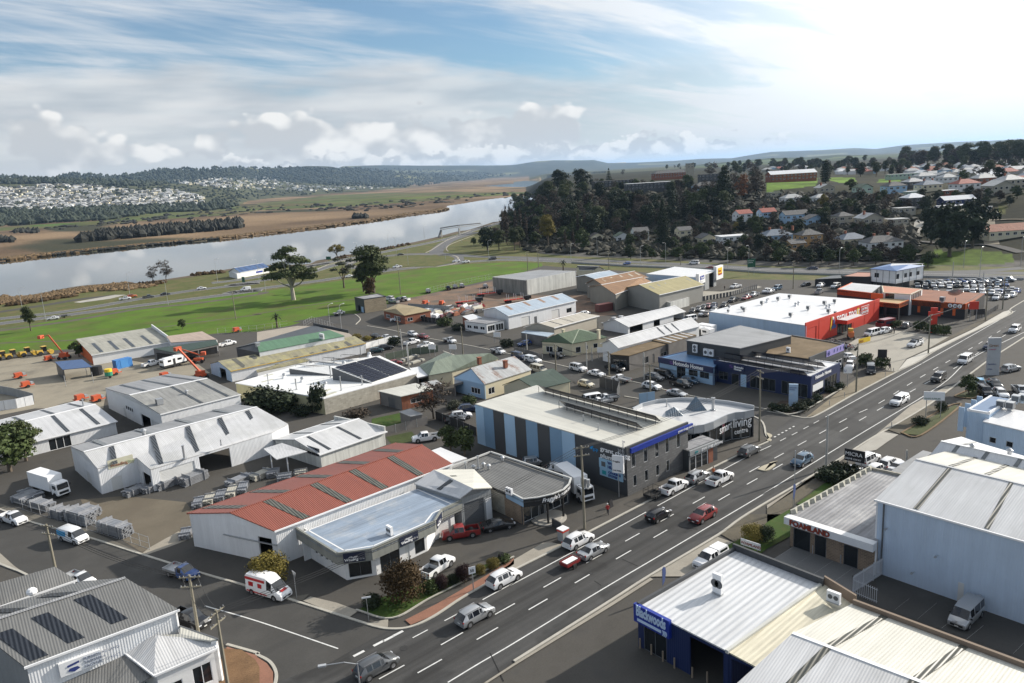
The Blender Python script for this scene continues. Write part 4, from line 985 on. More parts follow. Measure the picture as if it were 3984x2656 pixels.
sk=skirt(t,ring,2.75,zr+.12,FAS)
ins=[]
for i,p in enumerate(ring+back):
 d=_V((cx-p.x,cy-p.y,0));ins.append(p+d.normalized()*(1.3 if i<6 else.1))
t['_cx']=(cx,cy)
for i in range(len(ins)-1):
 L_=(ins[i+1]-ins[i]).length
 ops=[]
 if i==0:ops=[(.25+.13*k,.32+.13*k,1.2,2.2,'win')for k in range(4)]
 elif i in(1,):ops=[(.1,.85,.3,2.4,'shop',DOORG)]
 elif i in(2,):ops=[(.08,.45,0,2.5,'shop',DOORG),(.56,.64,0,2.3,'door'),(.75,.95,.3,2.3,'shop',DOORG)]
 elif i==4:ops=[(.2,.8,0,2.5,'roll')]
 a_,b_=_V((ins[i].x,ins[i].y,4.)),_V((ins[i+1].x,ins[i+1].y,4.))
 wall(t,a_,b_,0,ops,WL.wplain)
del t['_cx']
NVS=mat('sign_navy',(.012,.018,.045),.4,.05);LETW=mat('lettering_white',(.85,.85,.85),.5,0);LETG=mat('lettering_soft_grey',(.35,.35,.36),.5,0)
def hire_sign(i,f0,f1,zlo=2.9,zhi=4.15):
 a0,b0,a1,b1,o,d=sk[i];ln=(b0-a0).length
 p,q=a0+d*ln*f0+o*.08,a0+d*ln*f1+o*.08
 if(q-p).cross(_Z(1)).dot(o)<0:p,q=q,p
 u=(q-p).normalized();w=(q-p).length
 pR([_V((p.x,p.y,zlo)),_V((q.x,q.y,zlo)),_V((q.x,q.y,zlo))-o*.06,_V((p.x,p.y,zlo))-o*.06],[_V((p.x,p.y,zhi)),_V((q.x,q.y,zhi)),_V((q.x,q.y,zhi))-o*.06,_V((p.x,p.y,zhi))-o*.06]).obj('sign_board',NVS,t)
 s=w/4.3;z=zlo+.22
 sign(t,'Weeding',p+u*w*.05+o*.02+_Z(z-p.z),u,.72*s,LETW,bold=.012)
 sign(t,'Hire',p+u*w*.66+o*.02+_Z(z-p.z),u,.72*s,LETG)
 mb=MB();b_=p+o*.03;b_.z=z
 for k,(x0,x1,zz)in enumerate(((.18,.62,.62),(.22,.66,.80))):
  pr=[(x0,.0),(x0+.12,.10),(x0+.24,.03),(x1,.09),(x1,.0),(x0+.24,-.06),(x0+.12,.0)]
  mb.face([b_+u*w*x+_Z((zz+y)*1.*s)for x,y in pr])
 mb.obj('wave_emblem',LETW,t)
hire_sign(1,.18,.80);hire_sign(2,.42,.71);hire_sign(3,.15,.85)
a0,b0,a1,b1,o,d=sk[1];pp=_V((ins[1].x,ins[1].y,2.35));qq=_V((ins[2].x,ins[2].y,2.35));u=(qq-pp).normalized()
oo=_V((u.y,-u.x,0))
pR([pp+u*.3+oo*.08,qq-u*.3+oo*.08,qq-u*.3,pp+u*.3],[v+_Z(.42)for v in(pp+u*.3+oo*.08,qq-u*.3+oo*.08,qq-u*.3,pp+u*.3)]).obj('window_sign',mat('sign_pale_blue',(.35,.50,.62),.5),t)
sign(t,'WeedingHire',pp+u*.7+oo*.1+_Z(.08),u,.42,NVS)
ac_unit('white air conditioner on the pale blue hire shop roof','f1072,372',4.,1.1)
t,V=bld('gabled_garage','small pale gabled garage with a dark roller door, left of the takeaway','garage',dict(a=('f1640,82',4.5),b=('f1886,0',4.5),R=('f1742,4',5.6),c=('b1890,1412',4.5),S=('b1548,1414',5.6),d=('b1382,1532',4.5)),[('aRSd',RF.pale),('bRSc',RF.cream)],[('aRb',WL.grey,[(.10,.74,0,3.6,'roll',DOORG),(.80,.98,0,3.2,'pan',WL.white)]),('ad',WL.grey),('bc',WL.grey),('dSc',WL.grey)],over=.15,sky=[('adSR',[(.45,.53,.1,.9)]),('bcSR',[(.6,.66,.1,.9)],SKYG)])
zt=4.1
ring=[P(v,zt)for v in('g-75,690','g80,772','g210,757','g330,730','g430,690','g480,640','g496,590')]
tl=[P('D1127,1039',zt),P('D1037,1073',zt)]
cx=sum(p.x for p in ring+tl)/9;cy=sum(p.y for p in ring+tl)/9
t=thing('takeaway_shop','low takeaway shop with ribbed grey roof and black curved fascia','shop',(cx,cy,0));t['_cx']=(cx,cy)
mb=MB();slabroof(mb,[p-_Z(.25)for p in ring+tl],.2,u=_V((1,0,0)));mb.obj('roof',mat('roof_ribbed_grey',(.15,.15,.145),.6,.12,.2,rib=.4,ribd=.03,streak=.25),t)
sk=skirt(t,ring[1:],3.,4.25,WL.black,.2);skirt(t,ring[:2],3.,4.25,WL.lblue,.2)
mb=MB();tops=[p+_Z(.15)for p in ring]
for i in range(len(tops)-1):mb.beam(tops[i],tops[i+1],.25,.14)
for i in range(len(tl)):mb.beam(([ring[-1]]+tl)[i]+_Z(.1),tl[i]+_Z(.1),.25,.25)
mb.obj('coping',mat('coping_pale',(.5,.5,.48),.6),t)
base=[P(v,0)for v in('g-75,905','g80,990','g480,805','g520,720')]
wl_=[_V((p.x,p.y,3.1))for p in base]
wall(t,wl_[0],wl_[1],0,(),WL.tan);wall(t,wl_[1],wl_[2],0,[(.02,.34,.3,2.9,'shop',ALU),(.36,.46,0,2.6,'shop',ALU),(.48,.98,.3,2.9,'shop',ALU)],WL.dgrey);wall(t,wl_[2],wl_[3],0,(),WL.dgrey)
wall(t,wl_[3],_V((tl[0].x,tl[0].y,3.4)),0,(),WL.dgrey);wall(t,wl_[0],_V((tl[1].x,tl[1].y,3.4)),0,(),WL.beige);wall(t,_V((tl[0].x,tl[0].y,3.4)),_V((tl[1].x,tl[1].y,3.4)),0,(),WL.beige)
del t['_cx']
for v in('g300,985','g432,922'):p=P(v);bX((p.x,p.y,1.6),(.22,.22,3.2)).obj('post',BLACK,t)
p=P('g300,930');mb=MB();mb.tube((p.x,p.y,0),(p.x,p.y,.17),2.6,n=28);mb.obj('step',CONC,t);tB((p.x,p.y,.17),(p.x,p.y,.32),2.,n=28).obj('step',CONC,t)
def on_skirt(fr,txt,size,m,z,shear=0.,bold=0.):
 """letters one by one along the curved fascia"""
 tot=[(a0,(b0-a0).length,d,o)for a0,b0,a1,b1,o,d in sk];x=fr
 for ch,adv in txt:
  s=x;
  for a0,ln,d,o in tot:
   if s<=ln:
    u=d if d.cross(_Z(1)).dot(o)>0 else-d
    q=a0+d*s+o*.06;sign(t,ch,_V((q.x,q.y,z)),u,size,m,shear=shear,bold=bold);break
   s-=ln
  x+=adv*size
on_skirt(2.6,[(c,.44 if c not in "l'" else.25)for c in "Fraggle's"],.85,LETW,3.35,.35,.012)
on_skirt(5.9,[(c,.6 if c not in 'I ' else.34)for c in 'FISH & CHIPS'],.5,LETW,3.5,0,.01)
mb=MB();mb.beam(sk[0][0]+sk[0][5]*3.9+_V((0,-.08,.2)),sk[1][1]+_V((0,-.08,.25)),.04,.05);mb.obj('underline',LETW,t)
for v,k,h_ in(('b1822,1430','flue',1.6),('b1888,1400','cowl',0),('b1930,1395','flue',2.),('b1975,1380','cowl',0),('b2020,1395','cowl',0),('b2140,1325','cowl',0)):
 vent('grey %s on the ribbed takeaway roof %s'%({'flue':'flue','cowl':'cowl vent'}[k],{'b1822,1430':'at its left end','b1888,1400':'beside the yellow flue','b1930,1395':'standing tallest','b1975,1380':'third from the right','b2020,1395':'second from the right','b2140,1325':'farthest right'}[v]),v,4.,k,.8,h_ or 1)
ac_unit('white boxed cooler at the left front of the takeaway roof','g-40,725',4.05,1.2,h=.9)
t,V=bld('flat_white_store','small flat white roof tucked behind the red shed','store room',dict(a=('b1700,1352',3.4),b=('b1832,1312',3.4),c=('b1600,1216',3.4),d=('b1508,1248',3.4)),[('abcd',RF.white)],[('ab',WL.wplain),('bc',WL.wplain),('da',WL.wplain),('cd',WL.wplain)],over=.0)
zc=hgt('g995,742','g980,333');zl=zc
A_,B_,C_,D_='b1902,838','g980,333','D1580,974','D1232,886'
t,V=bld('plumbing_showroom','large showroom with pale steel roof and blue and charcoal striped side wall','shop',dict(a=(A_,zc),b=(B_,zc),c=(C_,zc),d=(D_,zc)),[('abcd',RF.cream)],[('ab',WL.dgrey),('ad',WL.dgrey),('dc',WL.dgrey),('bc',WL.block,[(x,x+.062,4.2,7.,'win',ALU)for x in(.07,.26,.44,.61,.80)]+[(x,x+.055,1.1,2.9,'win',ALU)for x in(.09,.27,.45,.62)])],over=0.,par=[('bc',.35,WL.dgrey)],rdir=(1,0,0))
a,b=V.a,V.b
xs=[0]+[tp(A_,B_,zc,(x,1573+(x-1848)*.2954))for x in(1882,1920,1962,2004,2047,2092,2140,2187,2238)];cols=['lblue','mblue','dgrey','lblue','dgrey','mblue','dgrey','mblue','lblue']
d=(b-a).normalized();o=_V((-1,0,0))if d.y else _V((0,-1,0));o=_V((d.y,-d.x,0));o=-o if o.x>0 else o
for k in range(len(xs)-1):
 p,q=lerp(a,b,xs[k])+d*.02,lerp(a,b,xs[k+1])-d*.02
 pR([_V((p.x,p.y,.05))+o*.06,_V((q.x,q.y,.05))+o*.06,_V((q.x,q.y,.05)),_V((p.x,p.y,.05))],[p+o*.06,q+o*.06,q,p]).obj('wall_panel',WL[cols[k%len(cols)]],t)
LETB=mat('lettering_blue',(.02,.25,.55),.5,0);LSB=mat('sign_sky_blue',(.30,.48,.62),.5,.03);LTEAL=mat('emblem_teal',(.02,.30,.33),.5,0)
def wz(v):
 r_=ray(v);n_=_V((d.y,-d.x,0));tt=a.dot(n_)/_V((r_.x,r_.y,0)).dot(n_);return _V((r_.x*tt,r_.y*tt,CAMH+r_.z*tt))
q=wz('g755,337');sign(t,'grant chugg',q+o*.09,d,1.,LETW,bold=.01,sx=1.25);q=wz('g755,395');sign(t,'plumbing',q+o*.09,d,1.,LETW,bold=.01,sx=1.25)
q=wz('g905,350');sign(t,'301',q+o*.09,d,.75,LETG)
q=wz('g690,335');sign(t,'gcp',q+o*.09,d,.8,LETB)
q=wz('g662,318');mb=MB();mb.face([q+o*.1,q+d*.5+o*.1+_Z(-.1),q+d*.8+o*.1+_Z(.55),q+d*.25+o*.1+_Z(.35)]);mb.obj('emblem',LETB,t)
q=wz('g982,600');sign(t,'grant chugg plumbing',q+o*.09-d*.25,_Z(1),.72,LETG,up=-d)
for(v0,v1,v2,name,lines)in(('g745,395','g885,440','g750,480','board',('WOOD','HEATERS')),('g752,480','g868,505','g755,548','board',('COOKING','STOVES'))):
 p0=wz(v0);p2=wz(v2);p1=wz(v1);w_=4.6
 z1,z0=p0.z-.05,p2.z;p0=_V((p0.x,p0.y,0));q0=p0+d*w_
 brd(t,'sign_board',LSB,p0,q0,o,.16,z0,z1,.05)
 for i,s in enumerate(lines):sign(t,s,p0+d*1.75+o*.19+_Z(z0+(z1-z0)*(.58-.42*i)),d,(z1-z0)*.42,NAVYT,bold=.02)
 brd(t,'emblem',DOORG if lines[0]=='WOOD' else LTEAL,p0+d*.5,p0+d*1.3,o,.2,z0+.3,z0+.3+(z1-z0)*.5,.17)
p,q=V.b,V.c;u=(q-p).normalized();f_=_V((u.y,-u.x,0));f_=-f_ if f_.y>0 else f_
BLU=mat('sign_royal_blue',(.012,.035,.28),.4,.03)
p0,q0=p+u*.7+f_*.35+_Z(-.75),lerp(p,q,1.06)+f_*.35+_Z(-.75)
eX([p0,q0,q0-f_*.33,p0-f_*.33],.75).obj('sign_board',BLU,t)
sign(t,'grant chugg plumbing',lerp(p0,q0,.74)+f_*.03+_Z(.2),u,.55,LETW)
sa,sb=P('c262,1166',zc+.2),P('c1292,1440',zc+.2);solar('long black solar row on the showroom roof, nearer the street',sa,sb,0,1,face=_V((1,0,0)),ph=1.9,tilt=42)
sa,sb=P('c442,1300',zc+.2),P('c1130,1500',zc+.2);solar('shorter black solar row on the showroom roof, left of the long one',sa,sb,0,1,face=_V((1,0,0)),ph=1.9,tilt=42)
for v in('c605,1425','c735,1505'):vent('small white pipe vent on the showroom roof, %s'%('left one' if v=='c605,1425' else 'right one'),v,zc+.2,'flue',.5,.9)
t,V=bld('entrance_annexe','low grey entrance porch with lettered fascia beside the showroom','porch',dict(a=('g1400,318',3.3),b=('g1520,362',3.3),c=('g1772,262',3.3),d=('g1640,212',3.3)),[('abcd',RF.flat)],[('ab',WL.dgrey),('bc',WL.dgrey,[(.04,.66,0,2.5,'shop'),(.68,.84,0,2.6,'pan',WL.brick)]),('cd',WL.dgrey)],over=0.,par=[('bc',.35,WL.dgrey),('ab',.3,WL.dgrey)])
p,q=V.b,V.c;u=(q-p).normalized();f_=_V((u.y,-u.x,0));f_=-f_ if f_.y>0 else f_
brd(t,'sign_board',WL.grey,p,q,f_,.35,-.5,.35)
sign(t,'grant chugg plumbing',p+u*(q-p).length*.38+f_*.38+_Z(-.25),u,.62,LETW);sign(t,'gcp',p+u*(q-p).length*.16+f_*.38+_Z(-.25),u,.55,LTEAL)
zs=hgt('g2092,212','c2088,1310')
out=['c1040,1330','c1120,1290','c1260,1255','c1450,1240','c1650,1246','c1870,1270','c2088,1310']
fr=['c2086,1325','c2000,1345','c1920,1352','c1850,1372','c1790,1400','c1730,1432','c1650,1458','c1560,1470','c1470,1468','c1400,1445']
ring=[P(v,zs)for v in out];frp=[P(v,zs)for v in fr]
allp=ring+frp;cx=sum(p.x for p in allp)/len(allp);cy=sum(p.y for p in allp)/len(allp)
t=thing('curved_showroom','grey showroom with wavy curved fascia and glass front on the street corner','shop',(cx,cy,0));t['_cx']=(cx,cy)
mb=MB()
cpt=_V((cx,cy,zs-.3));pl=[p-_Z(.3)for p in allp]
for i in range(len(pl)):mb.face([cpt,pl[i],pl[(i+1)%len(pl)]]if(pl[i]-cpt).cross(pl[(i+1)%len(pl)]-cpt).z>0 else[cpt,pl[(i+1)%len(pl)],pl[i]],u=_V((1,0,0)))
mb.obj('roof',RF.pale,t)
SIL=mat('fascia_silver',(.42,.44,.46),.35,.06,.5,metal=.3)
for i in range(len(frp)-1):
 sk=skirt(t,[frp[i],frp[i+1]],zs-1.3,zs+.05,SIL,.0+.2,name='fascia_panel')
for i in range(len(ring)-1):skirt(t,[ring[i],ring[i+1]],zs-.5,zs+.35,SIL,.25,name='parapet')
for i in range(len(frp)-1):
 p,q=_V((frp[i].x,frp[i].y,zs-1.3)),_V((frp[i+1].x,frp[i+1].y,zs-1.3));inn=_V((0,.5,0))
 wall(t,p+inn,q+inn,0,[(.03,.97,.15,zs-1.6,'shop',ALU)],WL.black)
for i in range(len(ring)-1):wall(t,_V((ring[i].x,ring[i].y,zs-.5)),_V((ring[i+1].x,ring[i+1].y,zs-.5)),0,(),WL.dgrey)
wall(t,_V((frp[0].x+.1,frp[0].y,zs-.3)),_V((ring[-1].x,ring[-1].y,zs-.3)),0,(),WL.dgrey)
del t['_cx']
def onwall(v,pa,pb):
 d_=_V((pb.x-pa.x,pb.y-pa.y,0)).normalized();n_=_V((d_.y,-d_.x,0));r_=ray(v);tt=pa.dot(n_)/_V((r_.x,r_.y,0)).dot(n_);return _V((r_.x*tt,r_.y*tt,CAMH+r_.z*tt)),d_,(n_ if n_.y<0 else-n_)
pa,pb=P('g1840,240'),P('g2092,210')
for v,s,sz in(('g1770,195','smart',2.1),('g1893,138','living',2.3),('g1905,195','centre',1.3)):
 q,d_,n_=onwall(v,frp[5]if s=='smart' else frp[3],frp[3]if s=='smart' else frp[0])
 d_=d_ if d_.x>0 else-d_;sign(t,s,q+n_*.45,d_,sz,LETW,sx=.85)
for v,h_,r_,nm in((('c1495,1322','c1562,1345','c1682,1336','c1600,1322'),'c1550,1242',0,'tall pyramid'),(('c1318,1345','c1320,1392','c1476,1386','c1462,1338'),'c1395,1325',1,'low boxed')):
 z_=zs-.3;q=[P(k,z_)for k in v];ap=P(h_,z_+(2.3 if r_==0 else 1.2))if r_==0 else sum((k for k in q),Vector())/4+_Z(1.3)
 cen=sum((k for k in q),Vector())/4;tt=thing('roof_lantern','blue grey %s skylight on the curved showroom roof'%nm,'skylight',cen)
 ap=cen+_Z(2.6 if r_==0 else 1.3);mb=MB()
 for i in range(4):mb.face([q[i],q[(i+1)%4],ap])
 mb.obj('cladding',mat('lantern_blue_steel',(.12,.17,.22),.4,.05,rib=.4,ribd=.03),tt)
vent('tall steel flue with a rain cap on the curved roof','c1735,1333',zs-.3,'flue',1.6,2.2)
vent('thin black pipe on the back of the curved roof','c1330,1300',zs-.3,'flue',.6,1.2)
zh=hgt('d370,1240','d384,1058')
t,V=bld('display_office','navy blue corner office with white lettering and three rooftop solar rows','office',dict(a=('c1740,915',zh),b=('d384,1060',zh),c=('d640,935',zh),d=('c2030,820',zh)),[('abcd',RF.white)],[('ab',WL.navyp,[(.06,.16,.8,2.6,'win',DOORG),(.20,.28,0,2.6,'shop',DOORG),(.30,.36,0,2.8,'pan',WL.lblue),(.40,.66,.2,2.9,'shop',DOORG),(.72,.97,.2,3.,'shop',DOORG)]),('bc',WL.navyp,[(.05,.42,.3,3.,'shop',DOORG),(.46,.88,.3,3.,'shop',DOORG)]),('cd',WL.dgrey),('da',WL.navyp)],over=0.,par=[('ab',.45,WL.navyp),('bc',.45,WL.navyp),('cd',.3,WHITE),('da',.3,WL.navyp)],rdir=(1,0,0))
pc,qc=V.b,V.c;u=(qc-pc).normalized();f_=_V((u.y,-u.x,0));f_=-f_ if f_.y>0 else f_
sign(t,'Hotondo Homes',lerp(pc,qc,.13)+f_*.08+_Z(-.55),u,1.05,LETW,bold=.03)
brd(t,'window_poster',WHITE,lerp(pc,qc,.06),lerp(pc,qc,.4),f_,.06,-3,-1.6)
pa,qa=V.a,V.b;ua=(qa-pa).normalized();fo=_V((ua.y,-ua.x,0));fo=-fo if fo.x>0 else fo
PURP=mat('emblem_purple',(.12,.05,.25),.5,0)
for k,s in enumerate(('Hotondo','Homes')):sign(t,s,lerp(pa,qa,.235)+fo*.30+_Z(-.35-.5*k),ua,.62,LETW,bold=.02)
brd(t,'sign_board',WL.navyp,lerp(pa,qa,.16),lerp(pa,qa,.34),fo,.25,-1.1,.6)
mb=MB();q=lerp(pa,qa,.18)+fo*.28+_Z(-.4);mb.face([q,q+ua*.9+_Z(.35),q+ua*.9-_Z(.1)]);mb.face([q+_Z(.5),q+ua*.9+_Z(.6),q+ua*.2+_Z(.2)]);mb.obj('emblem',PURP,t)
for v0,v1,nm in(('c1800,900','d370,1040','nearest the street corner'),('c1870,868','d445,1000','in the middle'),('c1960,835','d520,960','farthest back')):
 solar('tilted black solar row on the display office roof, %s'%nm,P(v0,zh+.25),P(v1,zh+.25),0,1,face=_V((1,0,0)),ph=1.9,tilt=38)
zw=hgt('c1290,965','c1262,885')
zw=max(3.8,min(zw,4.6))
t,V=bld('office_wing','low office wing with blue roof and navy lettered fascia','office',dict(a=('c1262,880',zw),b=('c1740,972',zw),c=('c1815,868',zw),d=('c1500,825',zw)),[('abcd',mat('roof_bright_blue',(.10,.22,.40),.4,.08,.2,rib=.4,ribd=.03,streak=.2))],[('ab',WL.lblue,[(.34,.50,0,2.9,'shop',DOORG),(.56,.72,1.2,2.6,'win',DOORG),(.76,.92,1.2,2.6,'win',DOORG)]),('da',WL.navyp),('bc',WL.navyp),('cd',WL.dgrey)],over=0.,par=[('da',.3,WL.navyp)])
pa,qa=V.a,V.b;ua=(qa-pa).normalized();fo=_V((ua.y,-ua.x,0));fo=-fo if fo.x>0 else fo
brd(t,'fascia',WL.navyp,pa,qa,fo,.3,-1.,.35)
sign(t,'Hotondo Homes',lerp(pa,qa,.29)+fo*.33+_Z(-.75),ua,1.35,LETW,bold=.035,sx=.9)
mb=MB();q=lerp(pa,qa,.22)+fo*.33+_Z(-.7);mb.face([q,q+ua*1.+_Z(.5),q+ua*1.-_Z(.1)]);mb.face([q+_Z(.6),q+ua*1.+_Z(.75),q+ua*.2+_Z(.2)]);mb.obj('emblem',PURP,t)
zb=7.2
t,V=bld('grey_workshop','tall dark grey workshop with broad flat roof behind the office wing','workshop',dict(a=('c1505,730',zb),b=('c1968,798',zb),c=('d210,690',zb),d=('c1972,600',zb)),[('abcd',RF.grey)],[('ab',WL.dgrey),('da',WL.dgrey),('bc',WL.dgrey),('cd',WL.dgrey)],over=.1,trim=[('ab',DOORG),('da',DOORG)],rdir=(1,0,0))
pa,qa=V.a,V.b;ua=(qa-pa).normalized();fo=_V((ua.y,-ua.x,0));fo=-fo if fo.x>0 else fo
for k,(f0,zz,s)in enumerate(((.19,4.9,1.9),(.40,4.6,1.6),(.50,4.6,1.6))):
 p=lerp(pa,qa,f0)+fo*.5;tt=thing('wall_air_conditioner','white wall air conditioner on the dark grey workshop, %s of three'%('tall left one','middle one','right one')[k],'air conditioner',(p.x,p.y,zz),0,'air conditioner units')
 bX((p.x,p.y,zz+s/2),(.5,1.2,s)).obj('casing',WHITE,tt)
 for j in range(2 if s>1.7 else 1):tB((p.x-.25,p.y,zz+s*(.3+.42*j)if s>1.7 else zz+s/2),(p.x-.28,p.y,zz+s*(.3+.42*j)if s>1.7 else zz+s/2),.4,n=12).obj('fan',DOORG,tt)
zg=5.2
t,V=bld('cycle_shop','low shop with brown gravel roof and purple lettered frontage','shop',dict(a=('d-10,840',zg),b=('d375,892',zg),c=('d672,772',zg),d=('d560,748',zg),e=('d215,690',zg),f=('d55,752',zg)),[('abcdef',RF.gravel)],[('bc',WL.dgrey,[(.45,.62,.3,2.4,'shop'),(.66,.95,.3,2.4,'shop')]),('ab',WL.black),('cd',WL.timber),('de',WL.timber),('ef',WL.timber)],over=0.,par=[('bc',.5,WL.dgrey),('de',.4,WL.timber),('cd',.4,WL.timber),('ef',.4,WL.timber)])
pc,qc=V.b,V.c;u=(qc-pc).normalized();f_=_V((u.y,-u.x,0));f_=-f_ if f_.y>0 else f_
LAV=mat('sign_lavender',(.35,.30,.62),.5,.03)
p0,q0=lerp(pc,qc,.46)+f_*.1+_Z(-1.),lerp(pc,qc,.99)+f_*.1+_Z(-1.)
eX([p0,q0,q0-f_*.08,p0-f_*.08],1.5).obj('sign_board',LAV,t)
mb=MB();c0=p0+u*1.+_Z(.7)+f_*.03
for k in range(16):
 a0,a1=2*_p*k/16,2*_p*(k+1)/16;mb.face([c0+(u*_c(a0)+_Z(_s(a0)))*.55,c0+(u*_c(a1)+_Z(_s(a1)))*.55,c0+(u*_c(a1)+_Z(_s(a1)))*.38,c0+(u*_c(a0)+_Z(_s(a0)))*.38])
mb.obj('ring_emblem',NAVYT,t);sign(t,'A',c0-u*.25-_Z(.25),u,.7,NAVYT)
for k in range(5):
 q=p0+u*(3.3+k*1.5)+_Z(.35)+f_*.03;mb=MB();mb.face([q,q+u*.35+_Z(.1),q+u*.5+_Z(.75),q+u*.2+_Z(.9),q+_Z(.5)]);mb.obj('jersey_emblem',NAVYT,t)
for v,s in(('d148,730','large'),('d185,830','small'),('d12,770','left')):ac_unit('%s white air conditioner on the brown gravel roof'%s,v,zg+.2,.9)
zt=hgt('d975,562','d981,384')
A_,B_='d340,600','d981,384'
t,V=bld('tool_store','big red tool superstore with white roof and lettered front','shop',dict(a=('c1700,478',zt-.6),b=(A_,zt-.6),c=(B_,zt-.6),d=('d105,318',zt-.6)),[('abcd',RF.white)],[('ab',WL.bluesteel),('bc',WL.red,[(.02,.13,0,4.5,'roll',WL.red),(.40,.60,0,3.,'shop',BLACK)]),('cd',WL.red),('da',WL.bluesteel)],over=0.,par=[('bc',.8,WL.red)],rdir=(1,0,0))
pc,qc=V.b,V.c;u=(qc-pc).normalized();f_=_V((u.y,-u.x,0));f_=-f_ if f_.y>0 else f_
wl=(qc-pc).length
sign(t,'TOTAL TOOLS',lerp(pc,qc,.375)+f_*.1+_Z(-1.9),u,2.5,LETW,bold=.05,shear=.25,sx=.80)
YEL=mat('sign_yellow',(.75,.52,.02),.5,0)
def poly_on(o0,u_,pts,m,nm):mb=MB();mb.face([o0+u_*x+_Z(z)for x,z in pts]);return mb.obj(nm,m,t)
poly_on(lerp(pc,qc,.655)+f_*.1,u,[(0,-2.3),(2.,-2.3),(1.6,.2),(.5,.2)],YEL,'emblem')
poly_on(lerp(pc,qc,.300)+f_*.1,u,[(0,-3.4),(.5,-3.4),(1.2,.1),(.7,.2)],YEL,'emblem')
poly_on(lerp(pc,qc,.315)+f_*.12,u,[(.2,-3.2),(2.6,-3.2),(2.7,-2.4),(1.8,-2.2),(1.9,-.7),(1.2,-.7),(1.1,-2.2),(.3,-2.4)],mat('emblem_blue',(.05,.12,.35),.5),'emblem')
MB().ball(lerp(pc,qc,.335)+f_*.12+_Z(-.35),.45,10,6,(1,.3,1)).obj('emblem',LETW,t)
poly_on(lerp(pc,qc,.71)+f_*.08,u,[(0,-2.4),(4.8,-2.4),(5.4,.2),(.6,.2)],LETW,'sign_board');poly_on(lerp(pc,qc,.71)+f_*.1,u,[(.2,-2.25),(4.7,-2.25),(5.2,.05),(.7,.05)],WL.red,'sign_panel')
for k,s in enumerate(('LOW PRICE','GUARANTEE')):sign(t,s,lerp(pc,qc,.71)+u*.65+f_*.13+_Z(-.95-.95*k),u,.95,LETW,bold=.02,sx=.78)
for x in(.16,.31,.47,.62,.78,.92):
 p=lerp(pc,qc,x)+f_*.03;bM(_V((p.x,p.y,0)),_V((p.x,p.y,zt)),.05).obj('panel_joint',WL.red,t)
p0,q0=lerp(pc,qc,.385),lerp(pc,qc,.62)
p0.z=q0.z=0;brd(t,'canopy',WL.red,p0,q0,f_,3,3.3,4.3)
brd(t,'canopy_roof',RF.pale,p0+u*.2,q0-u*.2,f_,2.8,4.31,4.36,.2)
for i,v in enumerate(('d208,520','d360,460','d502,415','d592,400','d198,360','d98,378','d538,488','d595,497','c2162,415','c2006,472','c1985,452','c1868,480','c1876,440')):
 vent('boxy grey roof cooler on the white store roof %s'%('nearest the red corner','left of the nearest pair','centre of the roof','right of the centre','on the far edge, left','on the far edge, farther left','behind the red wall lettering','beside the red wall, small','over the blue side wall, right','over the blue side wall, middle','behind the middle one','over the blue side wall, left','at the far left corner')[i],v,zt-.4,'box',.8 if i not in(7,10,11,12)else.55)
for i,v in enumerate(('d250,425','d275,415','d520,445','d546,440','c2205,392','d10,385')):vent('round turbine vent on the white store roof, %s'%('left of the first pair','right of the first pair','left of the second pair','right of the second pair','alone over the blue wall','alone near the middle')[i],v,zt-.4,'turbine',.8)
zfo=hgt('i1045,185','h206,1134')
t,V=bld('foam_shop','low brick shop with weathered flat roof and white lettered front','shop',dict(a=('h206,1134',zfo),b=('h962,1372',zfo),c=('h1165,792',zfo),d=('h908,737',zfo)),[('abcd',RF.flat)],[('ab',WL.tan,[(.04,.25,0,2.7,'shop',DOORG),(.30,.44,0,2.7,'shop',DOORG),(.64,.80,0,2.7,'shop',DOORG)]),('bc',WL.wplain),('cd',WL.beige),('da',WL.tan,[(.1,.3,.8,2.4,'win'),(.5,.7,.8,2.4,'win')])],over=0.,par=[('cd',.5,WL.beige)],rdir=(0,1,0))
p,q=V.a,V.b;u=(q-p).normalized();fo=_V((u.y,-u.x,0));fo=-fo if fo.x>0 else fo
brd(t,'fascia',WL.wplain,p-u*.3,q,fo,1.1,-.75,.2)
RDT=mat('lettering_brick_red',(.30,.045,.02),.5,0)
sign(t,'FOAMLAND',p+u*.45+fo*1.13+_Z(-.62),u,.95,BLACK,bold=.06,ext=.02);sign(t,'FOAMLAND',p+u*.45+fo*1.16+_Z(-.62),u,.95,RDT,bold=.03,ext=.02)
p,q=V.a,V.d;u=(q-p).normalized();o_=_V((u.y,-u.x,0));o_=-o_ if o_.y<0 else o_
n_=14
for i in range(n_):
 s0,s1=lerp(p,q,i/n_),lerp(p,q,(i+1)/n_);mid=lerp(s0,s1,.5)
 mb=MB();hh=_Z(.75);mb.face([s0+o_*.1-hh*.3,s1+o_*.1-hh*.3,s1+o_*.1+hh,s0+o_*.1+hh]);mb.face([s0-hh*.1,mid-o_*.5-hh*.1,mid-o_*.15+hh,s0+hh]);mb.face([mid-o_*.5-hh*.1,s1-hh*.1,s1+hh,mid-o_*.15+hh]);mb.face([s0+hh,mid-o_*.15+hh,s1+hh,s1+o_*.1+hh,s0+o_*.1+hh])
 mb.obj('parapet_panel',mat('parapet_pale',(.40,.39,.33),.8,.1,.8),t)
zW=hgt('i1545,345','h1008,1018')
